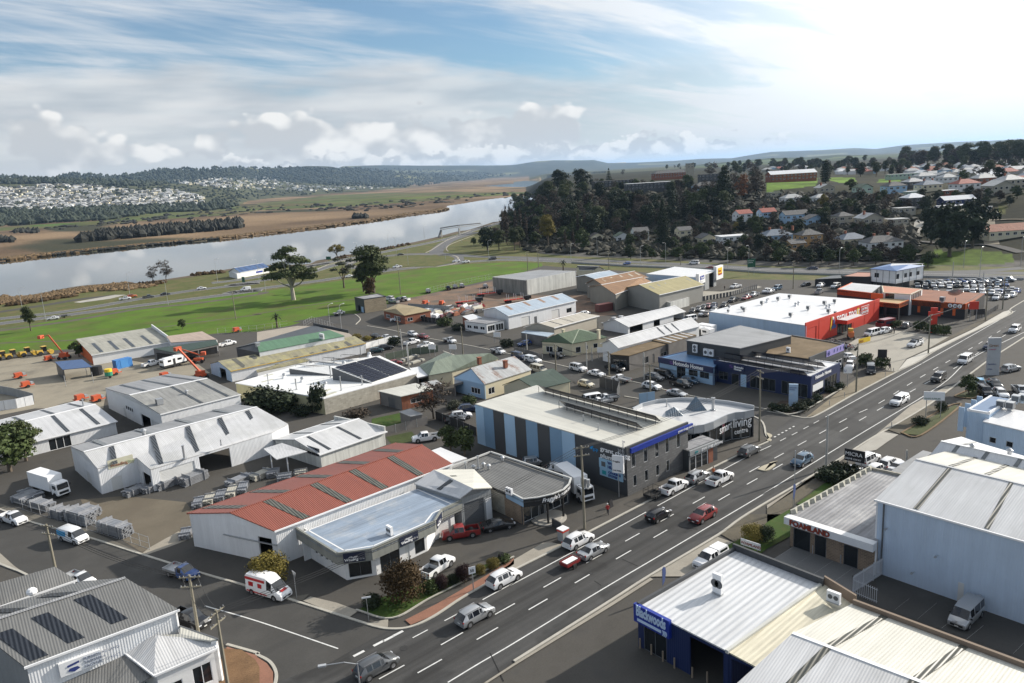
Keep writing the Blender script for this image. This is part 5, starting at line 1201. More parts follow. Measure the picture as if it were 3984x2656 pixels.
t,V=bld('white_warehouse','tall white corrugated warehouse with skylight strips, right edge','warehouse',dict(a=('h955,1002',zW),b=('h2700,1490',zW),R=('h1308,652',zW+2.),S=('h2800,1006',zW+2.),d=('h1592,577',zW),c=('mir','S','b')),[('abSR',RF.pale),('dcSR',RF.cream)],[('ab',mat('wall_shade_blue_steel',(.50,.60,.72),.5,.06,.3,rib=.25,ribd=.008,streak=.1),[(.475,.505,0,2.3,'pan',DOORW)]),('aRd',WL.white),('dc',WL.white)],over=.12,ridge=[('RS',RF.pale,.4)],trim=[('ab',WHITE)],sky=[('abSR',[(tp('h955,1002','h2700,1490',zW,'h1300,1090')-.012,tp('h955,1002','h2700,1490',zW,'h1300,1090')+.016,.03,.97),(tp('h955,1002','h2700,1490',zW,'h1915,1262')-.012,tp('h955,1002','h2700,1490',zW,'h1915,1262')+.012,.03,.97)],SKYG),('dcSR',[(.20,.23,.05,.95),(.42,.45,.05,.95)],SKYG)])  # wall ab is white steel with the blue of skylit shade painted into its colour
p,q=V.a,V.b;u=(q-p).normalized();fo=_V((u.y,-u.x,0));fo=-fo if fo.x>0 else fo
pp=p+u*.9+fo*.12;bM(_V((pp.x,pp.y,0)),_V((pp.x,pp.y,zW-.1)),.14).obj('downpipe',DOORG,t)
for v in('h1055,1240','h1490,1480','i1725,330','i2105,460'):
 n_=_V((u.y,-u.x,0));r_=ray(v);tt=p.dot(n_)/_V((r_.x,r_.y,0)).dot(n_);w_=_V((r_.x*tt,r_.y*tt,CAMH+r_.z*tt));mb=MB();mb.beam(w_,w_+fo*.6+_Z(.15),.06);mb.box((w_+fo*.7+_Z(.12)),(.45,.22,.12));mb.obj('wall_lamp',STEEL,t)
zw2=zW-.2
t,V=bld('far_white_warehouse','bright white gabled warehouse behind the tall one, right edge','warehouse',dict(a=('h1432,612',zw2-.5),R=('h1527,492',zw2+1.2),S=('h2700,745',zw2+1.2),d=('h1698,456',zw2-.5),b=('h2600,895',zw2-.5),c=('mir','S','b')),[('abSR',RF.white),('dcSR',RF.white)],[('aRd',WL.white),('ab',WL.white),('dc',WL.white)],over=.1,ridge=[('RS',WHITE,.4)],sky=[('abSR',[(.13,.16,.03,.97),(.36,.39,.03,.97),(.6,.63,.03,.97)],SKYP),('dcSR',[(.13,.16,.03,.97),(.36,.39,.03,.97)],SKYP)])
for v,w_ in(('h1788,560','left'),('h2112,603','right')):vent('small cowl vent on the bright white warehouse ridge, %s one'%w_,v,zw2+1.,'cowl',.9)
t,V=bld('grey_lean_to','low ribbed grey lean-to beside the white cars','shed',dict(a=('h1090,748',3.6),b=('h1172,778',3.6),c=('h1432,592',3.9),d=('h1360,573',3.9)),[('abcd',RF.grey)],[('ab',WL.dgrey),('da',WL.dgrey),('bc',WL.dgrey),('cd',WL.dgrey)],over=.1)
zx=7.
t,V=bld('blue_workshop','pale blue flat topped workshop with white fins, right edge','workshop',dict(a=('h1748,218',zx),b=('h1938,250',zx),c=('h2138,126',zx),d=('h1945,97',zx)),[('abcd',mat('roof_blue_membrane',(.13,.20,.32),.6,.1,.3))],[('ab',WL.bluesteel),('bc',WL.bluesteel),('da',WL.bluesteel,[(.2,.35,.8,2.2,'win')]),('cd',WL.bluesteel)],over=0.,par=[('ab',.3,WHITE),('da',.3,WHITE),('bc',.3,WHITE)])
for k in range(4):
 p=lerp(V.a,V.d,.02+.26*k)+_V((-.7,.7,0));bX((p.x,p.y,zx-1.4),(.2,.8,4.)).obj('fin',WL.bluesteel,t)
t,V=bld('blue_lower_workshop','pale blue building with white ribbed roof and rooftop coolers, right edge','workshop',dict(a=('h1892,318',6.),b=('h2500,460',6.),c=('h2600,300',6.6),d=('h2012,190',6.6)),[('abcd',RF.white)],[('ab',WL.bluesteel,[(.10,.20,3.,3.9,'win',STEEL),(.35,.45,3.,3.9,'win',STEEL)]),('da',WL.bluesteel),('cd',WL.bluesteel),('bc',WL.bluesteel)],over=.15)
for i,v in enumerate(('h2036,205','h2117,218','h2168,158','h2225,150','h2300,140')):vent('boxy cooler on the pale blue building, %s'%('front left','front right','back left','back middle','back right')[i],v,6.6,'box',1.)
zk=hgt('i163,722','i142,527');zk=max(5.,min(zk,7.5))
t,V=bld('trade_supplier','navy trade supplier with broad white ribbed roof, bottom right','shop',dict(a=('i142,528',zk-.5),b=('i697,208',zk-.5),c=('i1203,408',zk-.5),d=('i662,795',zk-.5)),[('abcd',mat('roof_bright_ribbed',(.58,.59,.60),.4,.04,.3,rib=.7,ribd=.035,streak=.2))],[('da',WL.navy,[(.66,.93,0,3.2,'shop',DOORG),(.05,.40,0,4.2,'open')]),('ab',WL.navy),('bc',WL.navy),('cd',WL.navy)],over=0.,par=[('ab',.55,WL.dgrey),('bc',.9,WL.dgrey),('cd',.3,mat('capping_pale',(.5,.5,.46),.5))],rdir=(0,1,0))
p,q=V.a,V.d;u=(q-p).normalized();fo=_V((u.y,-u.x,0));fo=-fo if fo.x>0 else fo
q2=lerp(p,q,.40)
brd(t,'sign_board',BLU,p-u*.2,q2,fo,.4,-1.5,.45)
lw=(q2-p).length;LETP=mat('lettering_pale_blue',(.55,.68,.85),.5,0)
sign(t,'Blackwoods',p+u*.15+fo*.43+_Z(-.62),u,1.55,LETP,bold=.05,sx=min(1.,lw/8.6))
brd(t,'stripe',LETP,p+u*.3,p+u*lw*.78,fo,.46,-1.25,-.95,.42)
sign(t,')))',p+u*lw*.82+fo*.43+_Z(-1.28),u,.55,LETP,bold=.03)
ac_unit('tall twin fan air conditioner on the white ribbed roof','i600,452',zk-.25,1.,h=2.1)
ac_unit('small air conditioner at the corner of the cream roof','i1263,505',zk-.3,1.3)
t,V=bld('cream_roof_store','cream roofed store joined behind the navy trade supplier','warehouse',dict(a=('i662,797',zk-.6),b=('i1208,408',zk-.6),c=('i1385,524',zk-.9),d=('i1040,692',zk-.9),e=('i832,888',zk-.9)),[('abcde',mat('roof_stained_cream',(.60,.56,.43),.5,.08,.25,rib=.5,ribd=.015,streak=.4))],[('ae',WL.navy,[(.1,.8,0,4.,'open')]),('bc',WL.dgrey)],over=0.,rdir=(0,1,0))
t,V=bld('gabled_warehouse','pale gabled warehouse roof with moss edged skylights, bottom right corner','warehouse',dict(R=('i1040,690',zk+1.2),S=('i2700,1330',zk+1.2),a=('i1383,522',zk-.2),b=('i2900,1090',zk-.2),d=('mir','R','a'),c=('mir','S','b')),[('abSR',RF.cream),('dcSR',RF.pale)],[('aRd',WL.wplain),('ab',WL.dgrey),('dc',WL.navy)],over=.15,ridge=[('RS',WHITE,.4)],sky=[('abSR',[(.135,.165,.02,.98),(.46,.49,.02,.98)],SKYG),('dcSR',[(.135,.165,.02,.98),(.46,.49,.02,.98)],SKYG)],par=[('ab',.7,mat('parapet_brown',(.20,.15,.11),.8,.1,.5))])
p=P('i1208,406',zk-.6);q=P('i1390,520',zk-.6)
eX([p+_Z(-.1),q+_Z(-.1),q+_V((.3,.1,-.1)),p+_V((.3,.1,-.1))],1.1).obj('parapet',mat('parapet_brown',(.20,.15,.11)),t)
print('heights',[round(x,2)for x in(he,zc,zs,zh,zw,zt,zfo,zW,zk)])
# ------------------------------------------------------------------ buildings, middle distance
def flat(name,label,cat,q,z,rm,wm,ops={},over=0.,par=None,pm=None,rdir=(1,0,0),z0=0.,trim=None):
 """flat roofed building from its roof corners in order"""
 ks='abcdefgh'[:len(q)];zz=z if isinstance(z,(list,tuple))else[z]*len(q)
 w=[(ks[i]+ks[(i+1)%len(ks)],wm if not isinstance(wm,dict)else wm.get(ks[i],wm['*']),ops.get(ks[i],()))for i in range(len(ks))]
 return bld(name,label,cat,{k:(v,h)for k,v,h in zip(ks,q,zz)},[(ks,rm)],w,z0,over,rdir=rdir,trim=[(ks[:2],trim)]if trim else None,par=[(ks[i]+ks[(i+1)%len(ks)],par,pm or(wm if not isinstance(wm,dict)else wm['*']))for i in range(len(ks))]if par else None)
MS=mat('sheet_white_membrane',(.78,.78,.76),.5,.05,.2,streak=.1)
z3=hgt('e815,50','a850,1400')
t,V=bld('big_white_shed','longest white shed with dark roof strips behind the scaffold yard','shed',dict(a=('a850,1400',z3),e=('a1190,1305',z3),f=('a1312,1410',z3-.7),b=('b130,1085',z3-.5),R=('a730,1257',z3+1.6),S=('b0,863',z3+1.6),d=('a617,1207',z3),g=('b272,1012',z3-.1)),[('aeSR',RF.pale),('efbgS',RF.pale),('dRS',RF.pale)],[('ae',WL.white,[(.28,.55,0,2.3,'door')]),('ef',WL.white,[(.3,.9,0,2.6,'open')]),('fb',WL.white,[(.06,.33,0,3.2,'roll'),(.37,.62,0,3.6,'open')]),('aRd',WL.white,[(.35,.5,0,2.2,'door')]),('bg',WL.white)],over=0.)
c=V.S*2-V.g;c.z=z3
for o in[k for k in t.children if k.name.startswith('roof')][2:]:bpy.data.objects.remove(o)
dn_=V.d+_Z(.16);cc_=V.d+(V.S-V.R)+_Z(.16)
mb=MB();slabroof(mb,[dn_,V.R+_Z(.16),V.S+_Z(.16),cc_],.12);mb.obj('roof',RF.grey,t)
mb=MB();mb.beam(V.R+_Z(.2),V.S+_Z(.2),.5,.08);mb.obj('ridge_cap',WHITE,t)
def strips(t,A,B,R_,S_,lst,m=SKYL,s0=.05,s1=.95,w=.013):
 for x in lst:
  mb=MB();q=[lerp(lerp(A,B,a),lerp(R_,S_,a),b)+_Z(.21)for a,b in((x-w,s0),(x+w,s0),(x+w,s1),(x-w,s1))];slabroof(mb,q,.05);mb.obj('skylight',m,t)
strips(t,V.f+(V.f-V.b)*.43,V.b,V.R,V.S,(.36,.56,.755,.93));strips(t,V.f+(V.f-V.b)*.43,V.b,V.R,V.S,(.14,),SKYL,.42);strips(t,dn_,cc_,V.R,V.S,(.12,.36,.60,.84),SKYP)
q=P('a905,1385',3.9);u=(V.e-V.a).normalized();f_=_V((u.y,-u.x,0));f_=-f_ if f_.y>0 else f_
q=V.a+u*1.6+f_*.06;q.z=3.9
eX([q,q+u*4,q+u*4-f_*.05,q-f_*.05],1.5).obj('sign_board',mat('sign_cream',(.55,.53,.40),.6),t)
sign(t,'Weeding',q+u*.3+f_*.03+_Z(.25),u,.75,mat('lettering_rust',(.28,.10,.05),.6));sign(t,'Hire',q+u*2.8+f_*.03+_Z(.25),u,.75,mat('lettering_pale_green',(.45,.50,.30),.6))
vent('slim steel flue on the long white shed, nearer the camera','a1610,1310',z3-.4,'flue',1.2,2.3);vent('capped vent on the ridge of the long white shed','a1257,1100',z3+1.7,'cowl',1.2)
vent('small white pipe on the long white shed roof','a1928,1190',z3+.3,'flue',.6,.9)
z4=hgt('b568,1392','b552,1272')
t,V=shed('concrete_sided_shed','pale shed with streaked concrete side and dark roof strips','b552,1272','b1112,1077','b340,1143','b880,968',z4,z4+1.4,WL.tilt,RF.pale,left=[(.02,.45,2.,3.5,'win',DOORG)],sky=[(.17,.04),(.62,.04)],sky2=[(.3,.04),(.75,.04)])
p,q=V.b,V.c;pR([p-_Z(.2),q-_Z(.2),q+_V((.3,0,-.2)),p+_V((.3,0,-.2))],[k+_Z(1.1)for k in(p,q,q+_V((.3,0,0)),p+_V((.3,0,0)))]).obj('parapet',WL.tilt,t)
t,V=bld('loading_canopy','low pale steel canopy on posts beside the concrete sided shed','canopy',dict(a=('b65,1228',3.3),b=('b172,1318',3.),c=('b432,1252',3.),d=('b215,1180',3.6)),[('abcd',RF.pale)],[],over=.1)
for v in('b135,1400','b275,1420'):p=P(v);tB(p,p+_Z(3.1),.12).obj('post',WHITE,t)
z1=hgt('a962,868','a922,697')
t,V=bld('twin_roof_shed','white shed with broad grey roof and black strips beside the smoke','shed',dict(a=('a1402,925',z1),b=('a2092,752',z1),R=('a1132,757',z1+1.5),S=('a1802,612',z1+1.5),d=('a920,697',z1),c=('a1482,572',z1)),[('abSR',RF.dull),('dcSR',RF.grey)],[('ab',WL.white),('aRd',WL.wplain,[(.02,.18,0,2.6,'roll'),(.20,.36,0,2.8,'open')]+[(.50+.035*k,.525+.035*k,2.2,3.,'win',DOORG)for k in range(4)]+[(.64,.68,0,2.2,'door')]),('bSc',WL.white),('dc',WL.white)],over=.1,ridge=[('RS',WHITE,.6)],trim=[('ab',WHITE)],sky=[('abSR',[(.49,.53,.03,.97),(.83,.87,.03,.97)]),('dcSR',[(.19,.24,.05,.95),(.51,.56,.05,.95),(.83,.88,.05,.95)])])
vent('white boxed ventilator on the broad grey roof, lower left','a1395,850',z1+.3,'box',1.1);vent('white cowl on the broad grey roof, upper middle','a1628,745',z1+.9,'cowl',1.)
z2=hgt('a1026,1092','a1006,987')
t,V=shed('left_edge_shed','white shed cut off by the left edge, roof with black strips','a-250,1297','a1006,987','a-330,1120','a822,842',z2,z2+1.4,WL.white,RF.pale,front=[(.50,.66,0,2.4,'shop')],sky=[(.40,.028),(.65,.028),(.87,.028)],sky2=[(.44,.03),(.67,.03),(.90,.03)])
vent('short white flue on the ridge at the end of the left shed','a728,850',z2+1.5,'flue',1.,1.5)
zo=hgt('a815,495','a800,408')
t,V=flat('orange_ended_shed','white shed with orange end wall and tan skillion roof','shed',('a802,408','a1492,292','a1322,168','a670,268'),(zo,zo,zo+1.4,zo+1.4),RF.fib,{'*':WL.wplain,'d':WL.orange,'c':WL.wplain},over=.2,trim=WHITE)
strips(t,V.a,V.b,V.d,V.c,(.13,.33,.53,.76),SKYL,.05,.6,.022)
p,q=V.b,V.c;eX([p,q,q+_V((.3,0,0)),p+_V((.3,0,0))],1.2).obj('parapet',WL.wplain,t)
t,V=flat('pink_roof_shed','shed with faded pinkish roof between the orange shed and fence','shed',('a1492,300','a1890,272','a1762,202','a1450,245'),(3.6,3.6,4.4,4.4),mat('roof_pinkish',(.42,.33,.27),.7,.1,.2,rib=.2,ribd=.009,streak=.2),WL.wplain)
t,V=flat('green_canopy','open sided dark green canopy beside the white caravan','canopy',('a1532,392','a1905,315','a1880,275','a1338,352'),(3.4,3.4,4.,4.),RF.dgreen,WL.timber,{'a':[(.02,.5,0,3,'open'),(.52,.98,0,3,'open')],'d':[(.1,.9,0,3,'open')],'b':[(.1,.9,0,3,'open')]})
t,V=bld('blue_carport','small blue roofed carport on thin posts in the hire yard','carport',dict(a=('a550,535',3.),b=('a800,512',3.),c=('a715,447',3.6),d=('a485,468',3.6)),[('abcd',RF.blue)],[('ad',RF.dark)],over=.1)
for v in('a575,680','a815,648','a760,590'):p=P(v);tB(p,p+_Z(3.05),.08).obj('post',STEEL,t)
zy=hgt('b952,385','b942,303')
t,V=bld('mossy_roof_factory','long white factory with mossy fibro roof and yellow gutter','factory',dict(a=('a2012,548',zy),b=('b942,304',zy),R=('a1908,462',zy+1.5),S=('b845,243',zy+1.5),d=('a1832,482',zy),c=('mir','S','b')),[('abSR',RF.moss),('dcSR',RF.moss)],[('ab',WL.white,[(.3,.33,0,2.2,'door',DOORG)]),('aRd',WL.bluesteel,[(.25,.55,0,3,'open')]),('bSc',WL.white),('dc',WL.white)],over=.15,trim=[('ab',mat('gutter_yellow',(.55,.36,.08),.6))],sky=[('abSR',[(x-.016,x+.016,.05,.95)for x in(.1,.22,.34,.46,.58,.68,.78,.88)],mat('roof_dark_moss',(.10,.10,.085),.9,.2,.5,rib=.2,ribd=.009))])
t,V=flat('mossy_lean_to','low mossy lean-to roof behind the white factory roof','lean-to',('b0,560','b475,455','b432,436','b-20,495'),(zy-1.4,zy-1.4,zy-.6,zy-.6),RF.moss,WL.wplain)
t,V=bld('green_roof_unit','industrial unit with long faded green roof and charcoal front','factory',dict(a=('b20,382',5.2),b=('b760,242',5.2),R=('b0,302',6.4),S=('b632,192',6.4),d=('a2060,345',5.2),c=('b495,150',5.2)),[('abSR',mat('roof_faded_green',(.10,.20,.12),.6,.1,.2,rib=.25,ribd=.008,streak=.25)),('dcSR',RF.dark)],[('ab',WL.white),('aRd',WL.dgrey),('bSc',WL.dgrey),('dc',WL.dgrey)],over=.1)
pR([P('b490,150',5.2),P('b797,215',5.2),P('b797,215',5.2)+_V((.3,.1,0)),P('b490,150',5.2)+_V((.3,.1,0))],[P('b490,150',5.2)+_Z(.9),P('b797,215',5.2)+_Z(.9),P('b797,215',5.2)+_V((.3,.1,.9)),P('b490,150',5.2)+_V((.3,.1,.9))]).obj('parapet',WL.dgrey,t)
ac_unit('large white boxed unit on the green roof','b566,265',5.6,2.4,h=1.5)
def tank(label,v,z,s=1.):
 p=P(v,z);t=thing('roof_duct',label,'duct',p);bX((p.x,p.y,z+.2),(1.4*s,1.4*s,.5)).obj('base',STEEL,t);bX((p.x,p.y,z+2*s),(.9*s,.9*s,3.2*s)).obj('shaft',STEEL,t);bX((p.x,p.y,z+3.7*s),(1.2*s,1.2*s,.3)).obj('cap',STEEL,t)
tank('tall steel duct at the left end of the mossy roof','b18,415',zy+.4)
zq=hgt('b598,925','b582,787')
q=[P('D541,880',zq),P('b582,787',zq),P('b1393,568',zq),P('b1070,415',zq),P('D690,838',zq)]
t,V=flat('white_roof_factory','beige walled factory with glaring white roof, flues and solar sawtooth','factory',q,zq,MS,{'a':WL.ybrick,'*':WL.beige},over=0.,par=.15,pm=WHITE)
def tooth(label,lo,hi,z0,zt_,m=MS):
 """sloping monitor: lo = two low corners (pixel), hi = two top corners"""
 a_,b_=P(lo[0],z0),P(lo[1],z0);c_,d_=P(hi[0],zt_),P(hi[1],zt_);c0,d0=_V((c_.x,c_.y,z0)),_V((d_.x,d_.y,z0))
 cen=(a_+b_+c0+d0)/4;tt=thing('sawtooth_monitor',label,'roof monitor',cen)
 mb=MB();slabroof(mb,[a_,b_,c_,d_],.08);mb.obj('roof',m,tt);mb=MB();mb.face([a_,d0,d_]);mb.face([b_,c_,c0]);mb.face([d0,c0,c_,d_]);mb.obj('cheek',DOORG,tt);return tt,a_,b_,c_,d_
tt,a_,b_,c_,d_=tooth('big sawtooth monitor carrying a black grid of solar panels',('b1015,655','b1335,545'),('b1030,418','b650,512'),zq+.1,zq+3.2)
so_=thing('solar_grid','black grid of solar panels on the big sawtooth slope','solar array',a_)
nn=(b_-a_).cross(d_-a_).normalized();nn=nn if nn.z>0 else-nn;me=None
for i in range(6):
 for j in range(11):
  def pt(s,r_):return lerp(lerp(a_,b_,s),lerp(d_,c_,s),r_)+nn*.2
  u0=.04+.155*i+(.02 if i>2 else 0);v0=.05+.083*j
  mb=MB();qd=[pt(u0,v0),pt(u0+.145,v0),pt(u0+.145,v0+.074),pt(u0,v0+.074)];mb.prism(qd,[k+nn*.05 for k in qd]);mb.obj('solar_panel',PANEL,so_)
tooth('low sawtooth monitor with frosted edge, left of the solar slope',('b740,590','b760,500'),('b640,500','b280,522'),zq+.1,zq+1.6)
for k,(v0,v1)in enumerate((('b375,492','b600,508'),('b470,462','b700,482'),('b610,430','b840,448'),('b760,405','b950,412'))):solar('thin raised rack of panels on the white factory roof, %s'%('nearest','second','third','farthest')[k],P(v0,zq+1),P(v1,zq+1),0,1,pw=1.4,face=_V((0,1,0)),tilt=12)
for i,(v,h_)in enumerate((('b100,658',3.2),('b345,708',3.4),('b735,715',4.4),('b918,668',3),('b643,600',3.8),('b905,400',3),('b1325,520',4.2),('b672,470',1.8))):
 vent('tall thin steel flue on the white factory roof, %s'%('farthest left','second from the left','nearest the front edge','beside the solar slope','against the low sawtooth','behind the solar slope','thickest, at the right wall','shortest, among the racks')[i],v,zq+.1 if i!=6 else 1,'flue',1.2 if i==6 else.8,h_*.72 if i!=6 else zq+3)
for i,v in enumerate(('b240,608','b398,640','b598,682','b760,500','b980,420')):vent('round turbine vent on the white factory roof, %s'%('leftmost','second from the left','third from the left','beside the solar slope','far right')[i],v,zq+.1,'turbine',1.)
for i,(v0,v1)in enumerate((('b60,590','b140,570'),('b40,640','b140,615'),('b330,560','b460,530'),('b560,735','b640,700'),('b570,765','b690,725'))):
 sky_=P(v0,zq+.17);e_=P(v1,zq+.17);mb=MB();mb.beam(sky_,e_,.9,.04);mb.obj('skylight',mat('skylight_ivory',(.50,.49,.38),.5),t)
flat('rusty_garage','rust red iron garage with flat white roof beside the bare tree','garage',('b1255,767','b1530,707','b1380,658','b1065,722'),hgt('b1268,885','b1257,767'),RF.cream,{'a':WL.rustw,'d':WL.timber,'*':WL.rustw},{'a':[(.28,.62,1.,2.,'win')],'d':[(.4,.7,0,2.2,'door',DOORG)]},over=.25)
flat('garden_shed','tiny grey iron garden shed in the back yard','shed',('b1340,945','b1440,925','b1335,880','b1245,905'),2.2,RF.grey,WL.timber,over=.1)
flat('white_carport','white flat roofed carport behind the hipped house','carport',('b1400,605','b1680,542','b1492,497','b1335,525'),3.,RF.white,WL.timber,{'a':[(.03,.97,0,2.7,'open')]},over=.1)
flat('rusty_lean_to','low rusty iron lean-to beside the rust red garage','lean-to',('b1470,690','b1620,660','b1560,625','b1420,655'),2.4,RF.rust,WL.timber)
t,V=bld('hipped_house','old house with grey green hipped roof and brick chimney','house',dict(a=('b1500,585',3.2),b=('b1700,548',3.2),c=('b2100,440',3.2),d=('b1640,385',3.2),e=('b1425,500',3.2),R=('b1560,462',5.),S=('b1705,410',5.4),T=('b2020,393',5.2)),[('abR',mat('roof_grey_green',(.20,.235,.18),.6,.12,.3,rib=.2,ribd=.009,streak=.3)),('bcTS',MATS.roof_grey_green),('bSR',MATS.roof_grey_green),('eRSd',MATS.roof_grey_green),('aeR',MATS.roof_grey_green)],[('ab',WL.cream),('bc',WL.cream,[(.15,.25,.9,2,'win'),(.5,.6,.9,2,'win')]),('ae',WL.cream),('ed',WL.cream)],over=.2)
def chimney(t,v,z,h=1.6,s=.8,m=None):
 p=P(v,z)if not isinstance(v,Vector)else v;bX((p.x,p.y,p.z+h/2-.4),(s,s,h)).obj('chimney',m or WL.brick,t);c_=bX((p.x,p.y,p.z+h-.35),(s+.2,s+.2,.15)).obj('chimney_cap',m or WL.brick,t)
chimney(t,'b1938,470',4.8)
t,V=bld('rusty_roof_house','cream weatherboard house with rust stained iron roof and red chimney','house',dict(a=('b1982,662',3.4),b=('c145,985',3.4),R=('b1872,522',5.8),S=('b2240,420',5.8),d=('b1720,600',3.4),f=('b1940,600',3.6)),[('abSR',RF.rust),('dRaf',RF.grey)],[('ab',WL.cream,[(.07,.20,.8,2.3,'win'),(.55,.70,1.4,2.1,'win')]),('aRd',WL.lblue,[(.15,.45,.8,2.2,'win')])],over=.2)
q=V.b*1;
chimney(t,'b2165,500',5.2);flat('verandah','grey iron verandah in front of the rust stained house','verandah',('b1720,660','b1860,625','b1870,560','b1720,600'),2.8,RF.grey,WL.timber,{'a':[(.05,.95,0,2.4,'open')]})
t,V=bld('green_roof_cottage','cottage with plain dark green gabled roof and cream wall','cottage',dict(a=('c197,1155',3.3),b=('c485,1088',3.3),R=('c48,1062',5.2),S=('c332,977',5.2),d=('mir','R','a'),c=('mir','S','b')),[('abSR',RF.dgreen),('dcSR',RF.dgreen)],[('ab',WL.cream,[(.45,.52,1.4,2.,'win')]),('bSc',WL.cream,[(.3,.5,.8,2.2,'win')]),('aRd',WL.cream),('dc',WL.cream)],over=.25)
t,V=shed('narrow_shop_shed','narrow pale gabled workshop with open bays, left of the white wagon','c992,608','c1482,475','c882,545','c1397,428',hgt('c992,670','c992,608'),hgt('c992,670','c992,608')+1.6,WL.white,RF.pale,front=[(.03,.25,0,2.9,'open'),(.44,.55,0,2.3,'open'),(.80,.99,0,3.,'open')])
t,V=shed('street_gabled_shop','narrow pale gabled shop with blue mural end and dark roof strips','c905,790','c1612,602','c835,722','c1540,532',4.4,5.9,WL.wplain,RF.pale,left=[(.1,.45,.6,2.6,'pan',WL.lblue)],sky=[(.55,.012),(.64,.012),(.73,.012)],sky2=())
t,V=flat('timber_clad_shop','long dark timber clad building with brown gravel roof','shop',('c1002,862','c1345,757','c1190,725','c835,850'),hgt('c1008,990','c1002,862'),RF.gravel,{'*':WL.timber,'d':WL.black},{'a':[(.33,.48,.5,2.2,'win',ALU),(.58,.63,0,2.3,'door',DOORG),(.80,.95,.9,2.,'win',ALU)],'d':[(.15,.85,.2,2.6,'shop',DOORG)]},over=.1)
t,V=flat('timber_clad_store','rear wing with brown roof crossed by pale sheets','wing',('c1345,757','c1590,682','c1470,660','c1190,725'),3.9,RF.gravel,{'*':WL.timber,'b':WL.black})
for k in range(5):mb=MB();p=lerp(V.a,V.b,.1+.19*k);q=lerp(V.d,V.c,.15+.19*k);mb.beam(p+_Z(.2),q+_Z(.2),.6,.05);mb.obj('roof_sheet',RF.pale,t)
MG=mat('roof_moss_green',(.055,.09,.045),.6,.15,.3,rib=.2,ribd=.009,streak=.3)
t,V=bld('green_roof_house','cream cottage with mossy green roofs and white windows','house',dict(a=('c505,755',3.3),b=('c800,702',3.3),R=('c390,672',5.2),S=('c560,632',5.2),c=('c655,650',3.6),d=('c245,738',3.3),e=('c330,748',3.3),f=('c385,745',3.3)),[('abcS',MG),('aSRf',MG),('dRf',MG),('dRS',MG)],[('ab',WL.cream,[(.1,.25,.6,2.2,'win'),(.40,.46,1.,2.2,'win'),(.62,.75,1.,2.3,'win')]),('da',WL.cream,[(.12,.35,.6,2.2,'win'),(.5,.68,.8,2.2,'win')]),('bc',WL.cream)],over=.3)
chimney(t,'c430,665',4.8,1.5,.7,WL.cream);chimney(t,'c738,700',4.,2.4,.7,WL.cream)
zt2=hgt('c352,672','c350,618');zt2=max(3.6,zt2)
t,V=shed('tan_workshop','long tan steel workshop with brownish roof and black strip','c350,618','c730,515','c222,578','c578,487',zt2,zt2+1.3,mat('wall_tan_steel',(.42,.38,.31),.6,.07,.3,rib=.25,ribd=.008),mat('roof_tan_steel',(.42,.39,.33),.6,.08,.2,rib=.2,ribd=.009,streak=.25),sky=[(.2,.02),(.45,.012)],sky2=[(.3,.02)])
flat('blue_awning_porch','small blue striped porch roof on the tan workshop','porch',('c290,697','c350,665','c105,640','c62,660'),2.8,RF.lblue,WL.timber,{'a':[(.1,.9,0,2.5,'open')]})
zb2=hgt('b2207,182','b2187,66')
t,V=shed('pale_blue_shed','long shed with pale blue iron roof and two roller doors','b2187,66','c537,381','k2075,1450','c415,320',zb2,zb2+1.7,WL.white,RF.lblue,left=(),front=[(.18,.30,0,2.9,'roll'),(.36,.40,0,2.2,'door',DOORG),(.62,.74,0,2.9,'roll'),(.85,.93,.9,2.4,'win',DOORG)])
strips(t,V.a,V.b,V.R,V.S,(.14,.40,.62,.83),mat('roof_rust_strip',(.26,.17,.12),.8,.1,.5,rib=.2,ribd=.009),.45,.95,.02)
flat('white_office','small white site office with flat roof and big windows','office',('b2000,135','b2152,102','b1975,72','b1810,112'),3.,RF.flat,WL.wplain,{'a':[(.05,.45,.5,2.3,'win'),(.52,.95,.2,2.3,'win')],'d':[(.1,.3,1,2,'win'),(.4,.6,1,2,'win'),(.7,.9,1,2,'win')]},over=.2)
flat('white_lean_roof','bright white lean-to roof behind the site office','lean-to',('b1850,105','b1960,80','b1880,50','b1790,70'),3.2,RF.white,WL.brick)
t,V=bld('brown_roof_depot','low dark depot with tan hipped roof beside the wrecking yard','depot',dict(a=('k1105,1475',3.),b=('k1285,1518',3.),c=('k1510,1475',3.),d=('k1230,1420',3.),R=('k1215,1460',4.2),S=('k1390,1445',4.2)),[('abR',mat('roof_tan_tile',(.30,.24,.14),.8,.12,.3,rib=.2,ribd=.009)),('bcSR',MATS.roof_tan_tile),('adSR',MATS.roof_tan_tile)],[('ab',WL.brick,[(.1,.3,.8,2,'win'),(.5,.8,.6,2.2,'win')]),('bc',WL.brick,[(.1,.3,.8,2,'win'),(.6,.8,.8,2,'win')])],over=.3)
zk2=hgt('k1002,1495','k935,1385')
flat('brick_amenities','small square beige brick block by the park gum tree','amenities block',('k932,1380','k1122,1352','k1050,1330','k850,1362'),max(4.2,min(zk2,7)),RF.flat,{'a':mat('wall_stained_beige',(.38,.31,.21),.9,.15,.4,brick=(.8,.3,(.85,.85,.85))),'*':WL.dgrey},{'d':[(.3,.5,0,2.4,'open'),(.6,.85,0,2.2,'door',WL.lblue)]},par=.3)
zz=hgt('n150,492','n142,432')
t,V=shed('boat_shed','white riverside shed with dark blue striped roof','n142,432','n577,352','n42,362','n470,290',max(3.,zz),max(3.,zz)+2.4,WL.wplain,RF.blue,left=[(.2,.5,0,2.4,'open')],sky=[(x,.03)for x in(.12,.30,.5,.68,.86)],sky2=[],skm=mat('roof_navy',(.02,.04,.09),.4))
